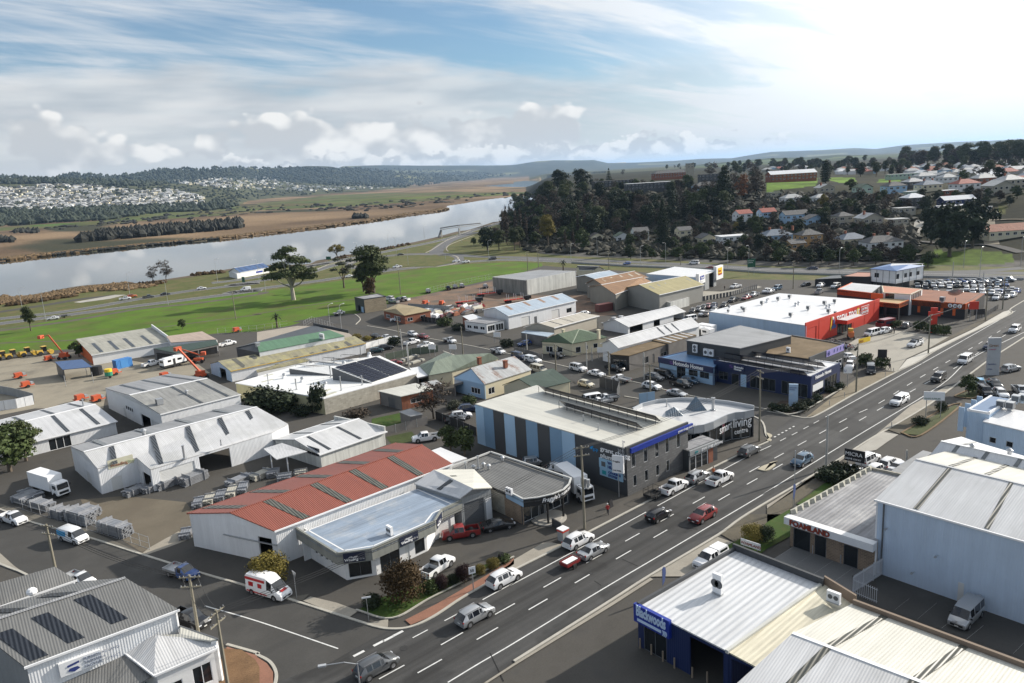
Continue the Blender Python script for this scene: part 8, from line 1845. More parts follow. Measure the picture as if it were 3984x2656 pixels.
TR='''gum n950,850 1.5 1.3|big spreading gum tree with pale multiple trunks in the park
thin n1720,665 1.5 1.15|slender leaning tree right of the big spreading gum
gumd k1020,1320 1.55 1.3|tall dense gum tree behind the brick amenities block
gumd k930,1310 .8 .8|smaller gum leaning out left of the tall dense one
gumd k990,1400 .5 .62 red|bronze leaved young gum against the brick amenities block
willow k700,1015 1.05|drooping bare willow on the river bank
bare j1340,1235 .75|bare round tree by the river, left of a pair
bare j1450,1225 .95|taller bare tree by the river, right of a pair
gumd a270,195 .48 .58|narrow young gum tree at the left of the park
mid a1590,178 .33|small dark shrub tree in the park above the fence
palm b178,165 1.25|dark cabbage palm beside the mesh fence
dark k2010,950 1.25 1.1|large dark evergreen beside the exit road
mid k1890,905 .5|small tree in front of the large dark evergreen
gumd k2110,950 .8|brownish gum beside the large dark evergreen
bare b1540,960 .95 .6|wide bare tree in the back yard by the rusty garage
mid a90,1420 1.05 .8|dense green tree at the left edge beside the box truck
gumd a230,1330 .6 .5|right half of the dense trees at the left edge
mid a690,420 .45|dark shrub tree against the orange wall
palm l430,1125 1.3|spreading palm behind the concrete panel shed
ball f110,765 1.95 1.75 yel|golden green rounded shrub tree behind the courier van
ball f1190,905 2.05 2.15 red|big bronze leaved rounded shrub outside the hire shop
ball f1490,812 .72 .8 plum|plum coloured shrub, left of two beside the bronze one
ball f1590,765 .7 .55 dark|low dark shrub between the plum coloured pair
ball f1670,752 .85 1. plum|taller plum coloured shrub near the speed sign
ball f1800,695 .6 .6 yel|yellow green rounded shrub behind the speed sign
ball f1905,645 .7 .6 yel|olive rounded shrub left of the black sandwich board
bush f1995,590 .7 .5|low green shrub in front of the black sandwich board
bush f1400,830 .8 .7|small green shrub below the bronze one
bush f930,950 .9 .7 dark|dark ground shrub at the corner garden
ball i800,155 1.2 1. yel|golden conifer shrub on the foam shop lawn
ball i875,158 .9 1. dark|dark half of the golden shrub on the foam shop lawn
hedge h560,835 1.5 1.2 dark|dark juniper hedge under the black sign, left part
hedge h660,800 1.5 1.3 dark|dark juniper hedge under the black sign, right part
hedge d855,940 1.35 1.6|clipped square bush left of the black people mover
hedge d1000,965 1.1 1.5|clipped bush right of the black people mover
hedge d1070,600 1.3 1.2|long clipped hedge behind the dark red van, left part
hedge d1110,612 1.2 1.2|long clipped hedge behind the dark red van, right part
hedge d1328,640 1.1 1.6|clipped square bush left of the red pylon
hedge d1425,655 1.1 1.5|clipped square bush behind the red pylon
hedge d1475,668 1. 1.5|clipped square bush right of the red pylon
hedge d1540,680 1.1 1.6|clipped square bush farthest right of the red pylon
mid d1755,1200 .38|small dark tree on the lawn strip end
bush h1520,225 .7 1. dark|small dark conifer on the lawn strip, far one
bush h1340,340 1. .8 dark|dark low conifer on the lawn strip, near one
bush d60,1340 .9 .8 dark|dark ball shrub by the give way sign
bush d150,1350 1. .8 dark|dark ball shrub left of the office pylon
bush d290,1340 1.1 .9 dark|dark ball shrub right of the office pylon
bush d360,1300 1. .8 dark|dark ball shrub on the office corner bed
bush d440,1250 .9 .7 dark|dark ball shrub along the office front
bush d560,1180 .9 .7 dark|dark ball shrub under the office window
bush d630,1150 .8 .8 dark|dark ball shrub at the end of the office bed
bush b870,262 1.1 .8 yel|olive shrub at the left of the car park strip
bush b960,275 1. .7 yel|olive shrub in the middle of the car park strip
bush b1070,285 .9 .7 yel|olive shrub at the right of the car park strip
hedge b1200,320 1.4 1.5 dark|round dark bush beside the small car park
mid b1690,1240 .42|leafy shrub tree behind the takeaway, left one
mid b1810,1280 .48|leafy shrub tree behind the takeaway, right one
bush b1850,830 1.2 1|grey hedge at the striped wall corner
bush b1720,870 1.3 .9 grey|straggly hedge by the white wagon
hedge b2180,330 1.6 1.2 dark|dark hedge behind the second white tray truck
hedge c230,740 1.6 1.5 plum|purple brown shrub left of the green roofed house
bush b1640,150 2. 1.5|overgrown green shrub beside the site office
bush b1750,190 1.6 1.2 dark|dark shrub in front of the site office
bush b60,880 3.4 2.6 dark|dark ivy mass against the yellow factory wall, left
bush b230,890 2.8 2.2 dark|dark ivy mass against the yellow factory wall, middle
bush b545,900 1.6 3.2 dark|ivy column at the corner of the factory wall
bush b400,930 1.5 1.2 dark|low ivy bush under the factory wall
bush b870,940 1.8 .9 twig|brown bramble behind the concrete sided shed'''
for ln in TR.split('\n'):
 a,lab=ln.split('|');q=a.split();fl=[float(x)for x in q[2:4]if x[0].isdigit()or x[0]=='.']
 tree(q[0],q[1],fl[0],lab,sz=fl[1]if len(fl)>1 else None,m=q[-1]if q[-1]in LM else None)
TH='''dark l400,430 1.5 1.5|huge dark round pine at the bluff top, left one
dark l590,425 1.6 1.5|huge dark round pine at the bluff top, right one
pine l828,380 1.1 1.2|pointed pine in front of the left school block
cyp l1830,560 1.35 1.55|massive dark cypress left of the orange tree
rust l1985,520 1.3 1.35|orange autumn tree beside the massive cypress
bare l1720,330 1.8 1.5|tall bare tree crown above the school, left
gumd l1930,300 1.1|tall gum rising above the school
bare l2080,330 1.5 1.4|tall bare tree right of the orange one
dark l1440,290 .6|dark small tree beside the tower
bare l950,300 1.1|bare tree behind the left school block
cyp m510,475 .95 1.0|dark cypress beside the playing field
dark m815,420 1.0|round dark tree above the playing field
mid m740,560 .8|dark tree left of the pale green house
dark m1590,1115 1.8 1.7|giant spreading tree right of the steep driveway
dark m1790,1040 1.4 1.6|right half of the giant tree mass
dark m1430,1010 1.1 1.3|left half of the giant tree mass
mid m1400,1210 .7 .6|round dark shrub at the lawn edge by the highway
mid l600,960 1. 1.2|dark tree at the hill foot
poplar l620,860 1.0|bare poplar above the lower hillside row
poplar l560,870 .95|bare poplar left of its twin
poplar l60,860 1.3 1.2|tall bare poplar at the river end, left
poplar l20,880 1.2|tall bare poplar at the river end, second
poplar l110,890 1.1|tall bare poplar at the river end, third
poplar k2180,900 1.4 1.4|tall bare poplar nearest the river
poplar k2150,880 1.3 1.2|bare poplar beside the river, leaning
poplar l450,960 .7|low bare poplar thicket, left
poplar l520,960 .7|low bare poplar thicket, right
cyp l1300,930 .9 1.5|tall dark tree between the two storey house and tall narrow house
gumd l300,930 1.1 1.3 yel|golden topped gum in the dark wood
mid m485,700 .6 .8 yel|yellow green tree above the blue grey house
mid l1940,800 .5 .6 yel|yellow green shrub above the white flat roof
mid l1640,1010 .8 .7|bright green shrub mass by the hedges
gumd m1290,330 1.1 1.0|tall gum on the skyline, left of the long row
gumd m850,300 1. 1.1|tall gum on the skyline above the cypress
gumd m740,300 .9|tall gum on the skyline, left of its neighbour'''
for ln in TH.split('\n'):
 a,lab=ln.split('|');q=a.split();fl=[float(x)for x in q[2:4]if x[0].isdigit()or x[0]=='.']
 p_=gh(q[1]);tree(q[0],q[1],fl[0],lab,True,m=q[-1]if q[-1]in LM else None,sz=fl[1]if len(fl)>1 else None,p=p_)
def grove(poly,n,kinds,s0,s1,label,grp,mind=6,avoid=2):
 for p in scatter_px(poly,n,rw,mind,avoid):
  k=rw.choice(kinds);s=rw.uniform(s0,s1);lb=label%NM[k].replace('_',' ');g2=grp
  hn=min(HN,key=lambda h:(h[0]-p.x)**2+(h[1]-p.y)**2)
  if(hn[0]-p.x)**2+(hn[1]-p.y)**2<1600:dx,dy=p.x-hn[0],p.y-hn[1];lb='%s %s the %s'%(NM[k].replace('_',' '),('right of' if dx*.75-dy*.66>0 else 'left of')if abs(dx*.75-dy*.66)>abs(dx*.66+dy*.75)else('behind' if dx*.66+dy*.75>0 else 'in front of'),hn[2]);g2='trees around the hillside houses'
  tree(k,None,s,lb,p=p,grp=g2,m=rw.choice((None,None,None,'dark','mid','twig'))if k in('dark','mid')else None)
rw=random.Random(9)
grove(['l0,500','l300,470','l700,490','l1000,560','l1300,560','l1900,580','l1900,640','l1700,700','l1000,800','l600,880','l0,960','k2060,900','k2200,560'],170,['dark','dark','mid','gumd','bare','bare','pine','dark'],.8,1.2,'%s in the dark wood on the bluff','trees of the dark hillside wood',6)
grove(['l0,420','l700,420','l1100,470','l1800,470','l1800,420','l1100,400','l600,380','l200,420'],34,['dark','mid','bare','bare'],.5,.8,'%s along the crest of the bluff','trees along the bluff crest',8)
grove(['l1000,780','l1900,650','m0,620','m900,600','m1150,640','m1180,1000','m900,1140','m0,1110','l1000,940'],150,['dark','mid','bare','mid','dark','bare'],.38,.72,'%s in the hillside gardens','trees in the hillside gardens',5.5,0)
grove(['m1250,640','m1480,560','m1900,580','m2240,600','m2240,700','m1950,680','m1900,1000','m1200,720'],22,['dark','mid','bare'],.4,.7,'%s among the upper right gardens','trees in the upper right gardens',7,1.5)
grove(['l600,395','l1800,420','m-20,400','m-20,570','l1850,560','l1100,470'],40,['bare','dark','mid','bare'],.6,.95,'%s on the slope below the school','trees below the school',7)
grove(['l1000,955','l2000,1010','l2000,1062','l1000,1030'],26,['mid','bush'],.45,.62,'%s of the hedge along the highway','hedge trees along the highway',6)
grove(['m0,1110','m1250,1130','m1250,1195','m0,1195'],24,['mid'],.5,.75,'%s of the hedge below the houses','hedge trees along the highway',7)
grove(['m-400,350','m600,340','m1200,330','m2400,310','m2400,335','m2000,480','m1200,440','m500,400','m-400,400'],110,['mid','gumd','bare','dark'],.5,.9,'%s among the hilltop suburb roofs','trees among the hilltop suburb',12,3)
grove(['m1150,318','m1500,310','m2600,300','m2600,330','m1500,335','m1150,338'],84,['gumd','gumd','bare','dark'],1.2,1.8,'%s in the tall skyline belt','tall trees on the skyline',9)
grove(['m-900,345','m-200,335','m400,330','m1100,325','m1100,345','m-200,360','m-900,370'],70,['gumd','bare','dark'],.8,1.3,'%s on the skyline above the school','tall trees on the skyline',12)
for k in TP.values():drop(k)
def mass(name,P_,h0,h1,w,m,n=3,zz=0.):
 """pointed clumps at the given positions"""
 P_=np.array([tuple(p)for p in P_]);N_=len(P_);ang_=rt.rand(N_,1)*6.28+np.arange(6)[None]*_p/3;rr=w*(.6+.8*rt.rand(N_,1));hh=h0+(h1-h0)*rt.rand(N_,1)
 jr=rr*(.7+.6*rt.rand(N_,6));base=np.stack([P_[:,:1]+np.cos(ang_)*jr,P_[:,1:2]+np.sin(ang_)*jr,P_[:,2:3]+hh*(.25+.3*rt.rand(N_,6))],-1)
 low=np.stack([P_[:,:1]+np.cos(ang_)*jr*.75,P_[:,1:2]+np.sin(ang_)*jr*.75,np.repeat(P_[:,2:3]-1,6,1)],-1)
 top=np.stack([P_[:,0]+rt.normal(size=N_)*w*.2,P_[:,1]+rt.normal(size=N_)*w*.2,P_[:,2]+hh[:,0]],-1)[:,None]
 v=np.concatenate([low,base,top],1).reshape(-1,3);o=(np.arange(N_)*13)[:,None,None];i=np.arange(6);j=(i+1)%6
 q=(np.stack([i,j,j+6,i+6],1)[None]+o).reshape(-1,4).tolist();t_=(np.stack([i+6,j+6,np.full(6,12)],1)[None]+o).reshape(-1,3).tolist()
 me=_mn(name);me.from_pydata(v.tolist(),[],q+t_);me.materials.append(m);ob=_on(name,me);_ln(ob);return tag(ob,kind='stuff')
def rnd_px(poly,n):return scatter_px(poly,n,rw)
FOR=mat('far_forest',(.026,.036,.022),.9,.4,.02);FORD=mat('dark_melaleuca',(.020,.021,.016),.9,.3,.1)
mass('far_forest',rnd_px(['j-200,330','j0,290','j400,315','j560,275','j1000,305','j1400,245','j2240,225','k1500,240','k2240,290','k1300,400','k700,385','k0,330','j1900,320','j1300,390','j800,390','j400,370','j-200,380'],3600),9,22,11,FOR)
mass('suburb_trees',rnd_px(['j-200,400','j150,390','j500,370','j1500,380','j2240,330','k1200,390','k600,450','k0,500','j1900,560','j900,620','j-200,620'],1500),4,10,6,FOR)
mass('river_flat_wood',rnd_px(['j-200,600','j400,610','j1500,560','j2100,555','j1900,600','j1400,620','j900,690','j500,705','j0,745','j-200,760'],900),8,17,9,FOR)
mass('paperbark_belt',[g(v)for v in[(px('j%g,%g'%(x,lerp(880,762,(x-710)/1390.)-rw.uniform(0,55)*min(1,(x-640)/300))))for x in(rw.uniform(700,2100)for _ in range(520))]],7,12,4.5,FORD)
mass('flat_scrub',rnd_px(['k0,560','k900,540','k2240,440','k2240,470','k1000,610','k400,600','j1500,690','j500,770','j0,800','j1200,660'],260),1,5,6,FORD)
mass('flat_thicket',[g('k%g,%g'%(905+rw.uniform(-52,52),668+rw.uniform(-8,4)))for _ in range(40)]+[g('j%g,%g'%(rw.uniform(120,330),rw.uniform(775,800)))for _ in range(40)]+[g('j%g,%g'%(rw.uniform(-60,110),rw.uniform(850,880)))for _ in range(40)],4,8,4,FORD)
def along(pts,n,jit):
 q=[g(v)for v in pts];out=[]
 for i in range(n):
  t=rw.random()*(len(q)-1);k=int(t);p=lerp(q[k],q[k+1],t-k);out.append(p+_V((rw.gauss(0,jit),rw.gauss(0,jit),0)))
 return out
mass('hill_scrub',rnd_px(['l0,500','l600,420','l1900,435','m-40,470','m-30,565','m600,570','m1200,600','m1300,1000','m1250,1150','m0,1150','l1000,1000','l100,960'],3300),1.,4.,3.,mat('scrub_brown',(.030,.028,.016),.9,.4,.12))
mass('reed_bed',along(['j-300,1380','j0,1400','j300,1375','j700,1300','j1000,1262','j1170,1275'],2600,4.5),.7,1.8,1.5,LM.reed)
mass('bank_reeds',along(['j0,1033','j300,998','j700,958','j1200,908','j1900,843','k0,805','k560,741','k1000,683','k1280,638','k1560,603','k1630,585'],2600,3.5),.8,2.6,3.2,LM.reed)
mass('bank_scrub',along(['j0,1036','j300,1000','j700,962','j1200,912','j1900,847'],500,1.2),1,2.2,2.4,FORD)
mass('shore_scrub',along(['j100,1430','j300,1400','j600,1355'],120,1.5)+along(['j1240,1250','j1400,1240'],60,2)+along(['j1710,1165','j1930,1145'],90,1.5)+along(['k700,1025','k780,1005'],50,1.2)+along(['k850,985','k1100,945','k1310,900'],160,1.),.8,2.2,1.3,LM.red)
# ------------------------------------------------------------------ poles, wires, signs, fences, people, yard plant
TOPS={}
def pole(kind,base,top,label,arm=None,key=None,hill=False):
 b=gh(base)if hill else g(base);d=ray(top);H_=CAMH+d.z*((b.x*d.x+b.y*d.y)/(d.x*d.x+d.y*d.y))-b.z;H_=max(3,min(H_,16))
 nm,cat={'t':('power_pole','power pole'),'c':('concrete_pole','pole'),'l':('street_lamp','street lamp'),'L':('street_lamp','street lamp')}[kind]
 t=thing(nm,label,cat,b,0,{'t':'power poles','c':'poles','l':'street lamps','L':'street lamps'}[kind])
 r_=.17 if kind in 'tc' else.09;tB(b-_Z(.5),b+_Z(H_),r_*1.15,r_*.75,8).obj('pole',{'t':WOODP,'c':CONCP}.get(kind,STEEL),t)
 a_=R(arm if arm is not None else-90);u=_V((_c(a_),_s(a_),0))
 if kind=='t':
  for k in range(2):
   z=b+_Z(H_-.3-1.1*k);bM(z-u*1.1,z+u*1.1,.12).obj('crossarm',WOODP,t)
   ins=MB()
   for s in(-1,-.6,.6,1):ins.tube(z+u*s,z+u*s+_Z(.22),.045,n=5)
   tag(ins.obj('insulator',STEEL,t),kind='stuff')
 elif kind in 'lL':
  q=b+_Z(H_);L_=1.8 if kind=='l' else 3
  MB().path([q-_Z(.1),q+u*L_*.4+_Z(.35),q+u*L_+_Z(.4)],.05).obj('arm',STEEL,t);bX(q+u*(L_+.25)+_Z(.4),(.75,.32,.16),a_).obj('lamp_head',ALU,t)
 if key:TOPS[key]=(b+_Z(H_-.2),u)
 return t,b,H_
PL='''t e1628,1320 e1548,690 -40 A|tall timber power pole in front of the furniture store
t e1850,1660 e1735,980 30 B|timber power pole with insulators at the corner annexe
t e455,690 e382,285 -60 C|timber power pole at the left of the side street
t g615,1030 g577,300 150 D|tall power pole between the takeaway and the white truck
t c1188,1228 c1183,932 60 E|bare timber pole beside the pale silver sedan
c h515,730 h540,258 0 F|thick dark pole by the near kerb, right of the steel blue car
t d776,1180 d789,752 20 G|timber power pole in front of the navy office corner
t g2138,265 c2197,985 60 H|timber power pole beside the curved showroom corner
t d1405,842 d1430,500 0 I|timber pole beside the red pylon
t d1903,555 d1920,258 0 J|timber pole before the dark bottle shop
t d2052,455 d2068,178 0 K|timber pole behind the bottle shop fence
c d1878,300 d1888,132 0 -|pole behind the brown roof of the bottle shop
t d228,275 d235,30 0 -|timber pole left of the dark annexe
t d1140,260 d1150,75 0 -|timber pole in front of the blue roofed house
c h1210,742 h1214,560 0 -|short pale post beside the low ribbed lean-to
t c366,996 c364,758 60 L|timber pole behind the cream minibus
c c636,968 c634,742 0 -|thin pole beside the white wagon on the cross street
t c829,1034 c826,822 60 M|timber pole at the corner of the timber clad shop
c c1135,1066 c1135,832 0 -|thin grey pole behind the white crossover
c c680,905 c681,782 0 -|short thin post in the green house drive
c c113,812 c112,672 0 -|thin post by the purple shrub
t b1236,256 b1229,66 60 N|timber pole beside the round dark bush
c b1264,356 b1254,180 0 -|thin leaning lamp post by the small car park
t b1797,426 b1787,156 60 O|timber pole above the second white tray truck
l b640,172 k614,1430 20 -|lamp post beside the mesh fence corner, left of two
l b740,196 k728,1430 20 -|lamp post beside the mesh fence corner, right of two
L f835,1640 f808,1410 150 P|leaning lamp post at the bottom beside the dark wagon
l j205,1505 j170,1285 0 -|lamp post at the far left of the highway
l j402,1566 j358,1318 0 -|second lamp post from the left of the highway
l j1132,1332 j1103,1150 0 -|lamp post behind the orange car
l j1467,1426 j1440,1226 90 -|lamp post in front of the black highway car
t j2056,1550 j2020,1308 70 -|timber pole in the park at the crossing path
l j1897,1220 j1880,1030 0 -|lamp post left of the boat shed
l n426,582 n375,240 180 -|lamp post in front of the boat shed sign
l n525,722 n470,370 180 -|lamp post right of the white panel van
l n1842,446 n1815,195 180 -|lamp post left of the dense gum
l k882,1042 k845,885 180 -|tall lamp at the roundabout approach, left
l k906,1002 k885,915 180 -|tall lamp at the roundabout approach, right
l k1216,1000 k1203,842 90 -|lamp by the black roundabout car
l k1318,1076 k1306,905 90 -|lamp on the roundabout island, left
l k1643,1027 k1639,862 90 -|lamp on the roundabout island, right
t k1252,1332 k1226,1132 60 -|timber pole with transformer at the park edge
l k2023,1056 k2014,868 0 -|lamp in front of the large dark evergreen
l k1785,882 k1779,722 90 -|lamp on the exit road
l k1460,856 k1456,738 0 -|lamp on the far riverbank road
l k1146,925 k1142,812 0 -|lamp on the riverbank road before the footbridge
t l121,1132 l108,962 0 -|timber pole at the park corner, left
t l213,1096 l206,916 0 -|timber pole at the park corner, right
l l498,1051 l493,898 0 -|lamp below the bare poplars
l l726,1006 l719,833 180 -|lamp below the small cream cottage
t l827,1116 l823,952 0 -|timber pole behind the grey roof cottage
l l1103,1090 l1098,918 0 -|lamp below the two storey house
l l1322,1052 l1322,886 180 -|lamp left of the hedge row
t l1453,1080 l1450,978 0 -|timber pole beside the white highway van
l l1861,1112 l1860,934 0 -|lamp behind the service hall roof
l l2046,1062 l2046,912 180 -|lamp behind the green road sign
l m629,1266 m636,1050 0 -|lamp in front of the hedge, centre right
l m1713,1216 m1722,990 0 -|lamp on the lawn under the giant tree
l m1853,1292 m1858,1040 0 -|lamp beyond the car yard
c m1616,1312 m1622,1162 0 -|white flag pole behind the car yard
l m2211,1196 m2216,950 0 -|lamp at the far right road junction'''
for ln in PL.split('\n'):
 a,lab=ln.split('|');q=a.split();pole(q[0],q[1],q[2],lab,float(q[3]),q[4]if len(q)>4 and q[4]!='-' else None)
def wire(a,b,n=3,sag=1.2):
 (p,u),(q,v)=TOPS[a],TOPS[b];t=thing('overhead_wires','thin overhead wires strung from pole to pole, span %s of them'%{'DH':'from the takeaway','HG':'before the navy office','GI':'past the car park','IJ':'to the bottle shop','JK':'behind the bottle shop','BD':'over the hire shop'}.get(a+b,'over the side streets %s'%(a+b).lower()),'wires',p)
 for k in range(n):
  o=(k-(n-1)/2)*.8;s,e=p+u*o,q+v*o;MB().path([lerp(s,e,i/10)-_Z(sag*4*(i/10)*(1-i/10))for i in range(11)],.03,3).obj('wire',TRIM,t)
for a,b in('AB','BD','DH','HG','GI','IJ','JK','CA','LM','ME','EH','NO','OL'):wire(a,b)
b_,u_=TOPS['D'];t=thing('transformer','grey pole transformer halfway up the power pole by the takeaway','transformer',b_-_Z(5))
for k in(-.55,0,.55):tB(b_+_V((.5,k,-5.6)),b_+_V((.5,k,-4.6)),.24,n=10).obj('drum',STEEL,t)
bX(b_+_V((.45,0,-5.7)),(.9,1.9,.12)).obj('bracket',STEEL,t)
def up_board(label,name,base,z0,z1,w,az,m,txt=(),tm=None,th=.15,posts=True,size=.5,cat='sign',pm=STEEL,x0=.1):
 """free standing board: base point, height range, width, facing azimuth (degrees from +X)"""
 p=g(base)if isinstance(base,str)else base;n_=_V((_c(R(az)),_s(R(az)),0));u=_V((-n_.y,n_.x,0));t=thing(name,label,cat,p)
 a_=p-u*w/2;eX([a_+_Z(z0),a_+u*w+_Z(z0),a_+u*w-n_*th+_Z(z0),a_-n_*th+_Z(z0)],z1-z0).obj('board',m,t)
 if posts and z0>.3:
  for s in((0,)if w<2 else(-.35,.35)):tB(p+u*w*s-n_*th/2,p+u*w*s-n_*th/2+_Z(z0),.07,n=6).obj('post',pm,t)
 for i,(s,sz,zz,c_)in enumerate(txt):sign(t,s,a_+u*x0+n_*.02+_Z(zz),u,sz,c_)
 return t,p,n_,u
BK=mat('sign_black',(.012,.012,.014),.5)
up_board('white speed limit sign reading 50 in front of the shrubs','speed_sign','f1748,830',2.3,3.2,.85,-110,WHITE,[('50',.5,2.55,BK)],th=.04,x0=.15)
t,p,n_,u=up_board('tall blue and white office pylon with Hotondo Homes lettering','pylon_sign','d228,1308',0,4.7,1.7,-150,mat('sign_soft_blue',(.42,.55,.70),.5),[('Hotondo',.36,3.9,NAVYT),('Homes',.36,3.5,NAVYT),('Build a',.24,2.8,LETW),('better',.24,2.5,LETW)],th=.4)
up_board('tall pale grey multi tenant pylon sign on the right verge','pylon_sign','d1966,1030',0,8.2,2.5,-140,mat('pylon_grey',(.42,.43,.44),.5),[('Great',.8,6.3,mat('lettering_brown',(.25,.12,.04),.5)),('o metelli',.38,5.6,mat('lettering_pink',(.5,.08,.15),.5)),('Plantmakers',.34,2.4,NAVYT),('ocean',.4,1.3,NAVYT)],th=.5)
t,p,n_,u=up_board('red twisted pylon sign of the tool hire store','pylon_sign','d1448,660',0,6.8,1.6,-150,WL.red,[('DRIVE',.5,5.2,LETW),('THRU',.5,4.6,LETW)],th=.5)
bX(p+_Z(5.2),(.55,2.8,1.2),R(-150)).obj('arm_board',WL.red,t)
up_board('black square board above the clipped bush','notice_board','d1000,965',2.4,4.3,1.9,-150,BK,th=.15)
up_board('white glass supplies sign on a single post on the lawn strip','lawn_sign','h1446,283',3.4,5.,3.4,-150,WHITE,[('GLASS SUPPLIES',.38,3.6,mat('lettering_green',(.02,.12,.06),.5))])
up_board('low white FOAMLAND lawn sign','lawn_sign','i787,205',.35,1.2,2.7,-178,WHITE,[('FOAMLAND',.5,.55,RDT)],th=.08)
up_board('black MICRA DRIVE AWAY sign over the small silver car','yard_sign','h757,770',2.,3.9,3.,185,BK,[('MICRA',.85,2.9,LETW),('DRIVE AWAY',.40,2.25,LETW)])
up_board('white lit takeaway car park sign on a timber post','car_park_sign','g912,752',3.9,6.6,1.75,200,WHITE,[('Fraggles',.36,5.6,BK),('CAR PARK',.28,4.2,BK)],th=.35)
up_board('green highway direction sign left of the panel van','road_sign','n195,632',1.8,4.6,1.9,-160,mat('sign_green',(.01,.09,.05),.5),th=.06)
up_board('green highway sign by the drooping willow','road_sign','n1486,262',1.2,3.2,4.,-160,MATS.sign_green,th=.06)
up_board('green direction sign beyond the service hall','road_sign','l2068,1165',3.4,7.,3.4,-130,MATS.sign_green,[('PORTLAND',.5,6.,LETW),('HOSPITAL',.5,5.2,LETW)],th=.08)
up_board('red hanging sign beside the bottle shop corner','pylon_sign','d1797,552',3.2,5.4,2.4,-140,WL.red,th=.3)
up_board('white small sign by the office corner post','notice_board','d700,1140',3.2,4.6,1.7,-140,WHITE,[('LJ',.6,3.6,NAVYT)],th=.1)
up_board('black notice sign inside the dark bottle shop fence','notice_board','d1850,540',1.3,2.9,3.,-130,BK,th=.1)
for v,lab in(('b2095,300','white board sign on the yard fence'),('b1710,410','white square sign at the timber yard gate'),('b1530,410','white painted sign on the green fence'),('c763,890','small white sign at the shop corner')):up_board(lab,'notice_board',v,1.8,3.2,2.2,-150,WHITE,th=.06)
up_board('red and white yellow banners along the store forecourt','banner','d850,745',.1,1.3,5.,-100,YEL,[('SALE',.9,.3,RDT)],th=.05)
p=g('f322,887');t=thing('give_way_sign','white back of a give way triangle at the side street','sign',p);tB(p,p+_Z(3.1),.04,n=6).obj('post',STEEL,t);pR([p+_V((.03,-.5,3.5)),p+_V((.03,.5,3.5)),p+_V((.03,0,2.6))],[p+_V((.07,-.5,3.5)),p+_V((.07,.5,3.5)),p+_V((.07,0,2.6))]).obj('plate',STEEL,t)
p=g('f902,1070');t=thing('street_name_sign','street name blade on a thin post at the corner','sign',p);tB(p,p+_Z(2.9),.04,n=6).obj('post',STEEL,t);bX(p+_Z(2.95),(.04,1.,.2),R(60)).obj('blade',WHITE,t)
for v,lab in(('f1972,585','black sandwich board behind the yellow green shrub'),('g1510,505','blue sandwich board at the entrance porch'),('g840,835','black sandwich board beside the walking man')):
 p=g(v);t=thing('sandwich_board',lab,'sign',p);c_=BLU if 'blue' in lab else BK;[pR([p+_V((-.35,s*.35,.05)),p+_V((.35,s*.35,.05)),p+_V((.35,s*.32,.05)),p+_V((-.35,s*.32,.05))],[p+_V((-.33,s*.06,1.15)),p+_V((.33,s*.06,1.15)),p+_V((.33,s*.03,1.15)),p+_V((-.33,s*.03,1.15))]).obj('board',c_,t)for s in(1,-1)]
p=g('g430,1128');t=thing('payment_kiosk','grey and red box kiosk behind the parked white crossover','kiosk',p);bX(p+_Z(.75),(1.1,1.,1.5)).obj('cabinet',WL.grey,t);bX(p+_Z(1.6),(1.2,1.1,.25)).obj('band',WL.red,t);bX(p+_Z(1.8),(1.25,1.15,.12)).obj('top',WHITE,t)
t=thing('low_sign_wall','low dark sign wall in front of the takeaway','sign',g('g375,1020'));a_,b_=g('g330,1000'),g('g412,1045');eX([a_,b_,b_+_V((.2,.2,0)),a_+_V((.2,.2,0))],1.2).obj('wall',WL.dgrey,t)
def flag(v,H_,m,lab):
 p=g(v);t=thing('feather_flag',lab,'flag',p,0,'feather flags');MB().path([p,p+_Z(H_*.8),p+_V((.25,0,H_))],.03,5).obj('mast',STEEL,t)
 o=[(0,.35),(.0,.95),(.3,1.),(.62,.93),(.68,.75),(.45,.5)];pR([p+_V((x,-.02,z*H_))for x,z in o],[p+_V((x,.02,z*H_))for x,z in o]).obj('banner',m,t)
FC=mat('flag_cream',(.60,.58,.36),.7);FR=mat('flag_maroon',(.22,.04,.06),.7);FP=mat('flag_rose',(.45,.14,.16),.7);FG=mat('flag_gold',(.42,.33,.15),.7);FB=mat('flag_blue',(.08,.12,.30),.7)
for v,h_,m_,lab in(('g1112,662',7.2,FC,'cream feather flag before the charcoal facade'),('g1302,545',7.,FR,'maroon feather flag before the charcoal facade'),('g1815,285',4.6,FP,'rose feather flag before the curved glass front'),('g1890,235',4.6,FG,'gold feather flag before the curved glass front'),('i285,470',3.6,FB,'blue and red feather flag behind the trade supplier'),('h225,1080',3.8,FB,'blue feather flag at the foam shop lawn')):flag(v,h_,m_,lab)
p=g('h236,1062');t=thing('flag_pole','slim bare flag pole beside the foam shop','flag pole',p);tB(p,p+_Z(8.5),.06,n=6).obj('mast',ALU,t)
for i,v in enumerate(('i157,768','i221,803','i287,842','i353,882','i455,936','i540,962')):p=g(v);tag(tB(p,p+_Z(1.15),.09,n=8).obj('bollard',mat('bollard_timber',(.28,.22,.16),.8)),'%s timber bollard from the left beside the navy trade supplier'%ORD[i],'bollard','bollards by the trade supplier')
for i,v in enumerate(('i1063,187','i1143,226','i1222,252','i1303,282','i1393,306')):p=g(v);tag(tB(p,p+_Z(1.15),.08,n=8).obj('bollard',STEEL),'%s steel bollard from the left before the foam shop'%ORD[i],'bollard','bollards by the foam shop')
for i,v in enumerate(('d1102,1008','d1030,1048','d675,1225','d545,1298','h1425,95','h1085,370')):p=g(v);tag(tB(p,p+_Z(1.2),.07,n=8).obj('guide_post',CONCP),'short guide post on the verge, %s'%('by the crossover','below the people mover','under the office bed, right','under the office bed, left','right side, far','right side, near')[i],'post')
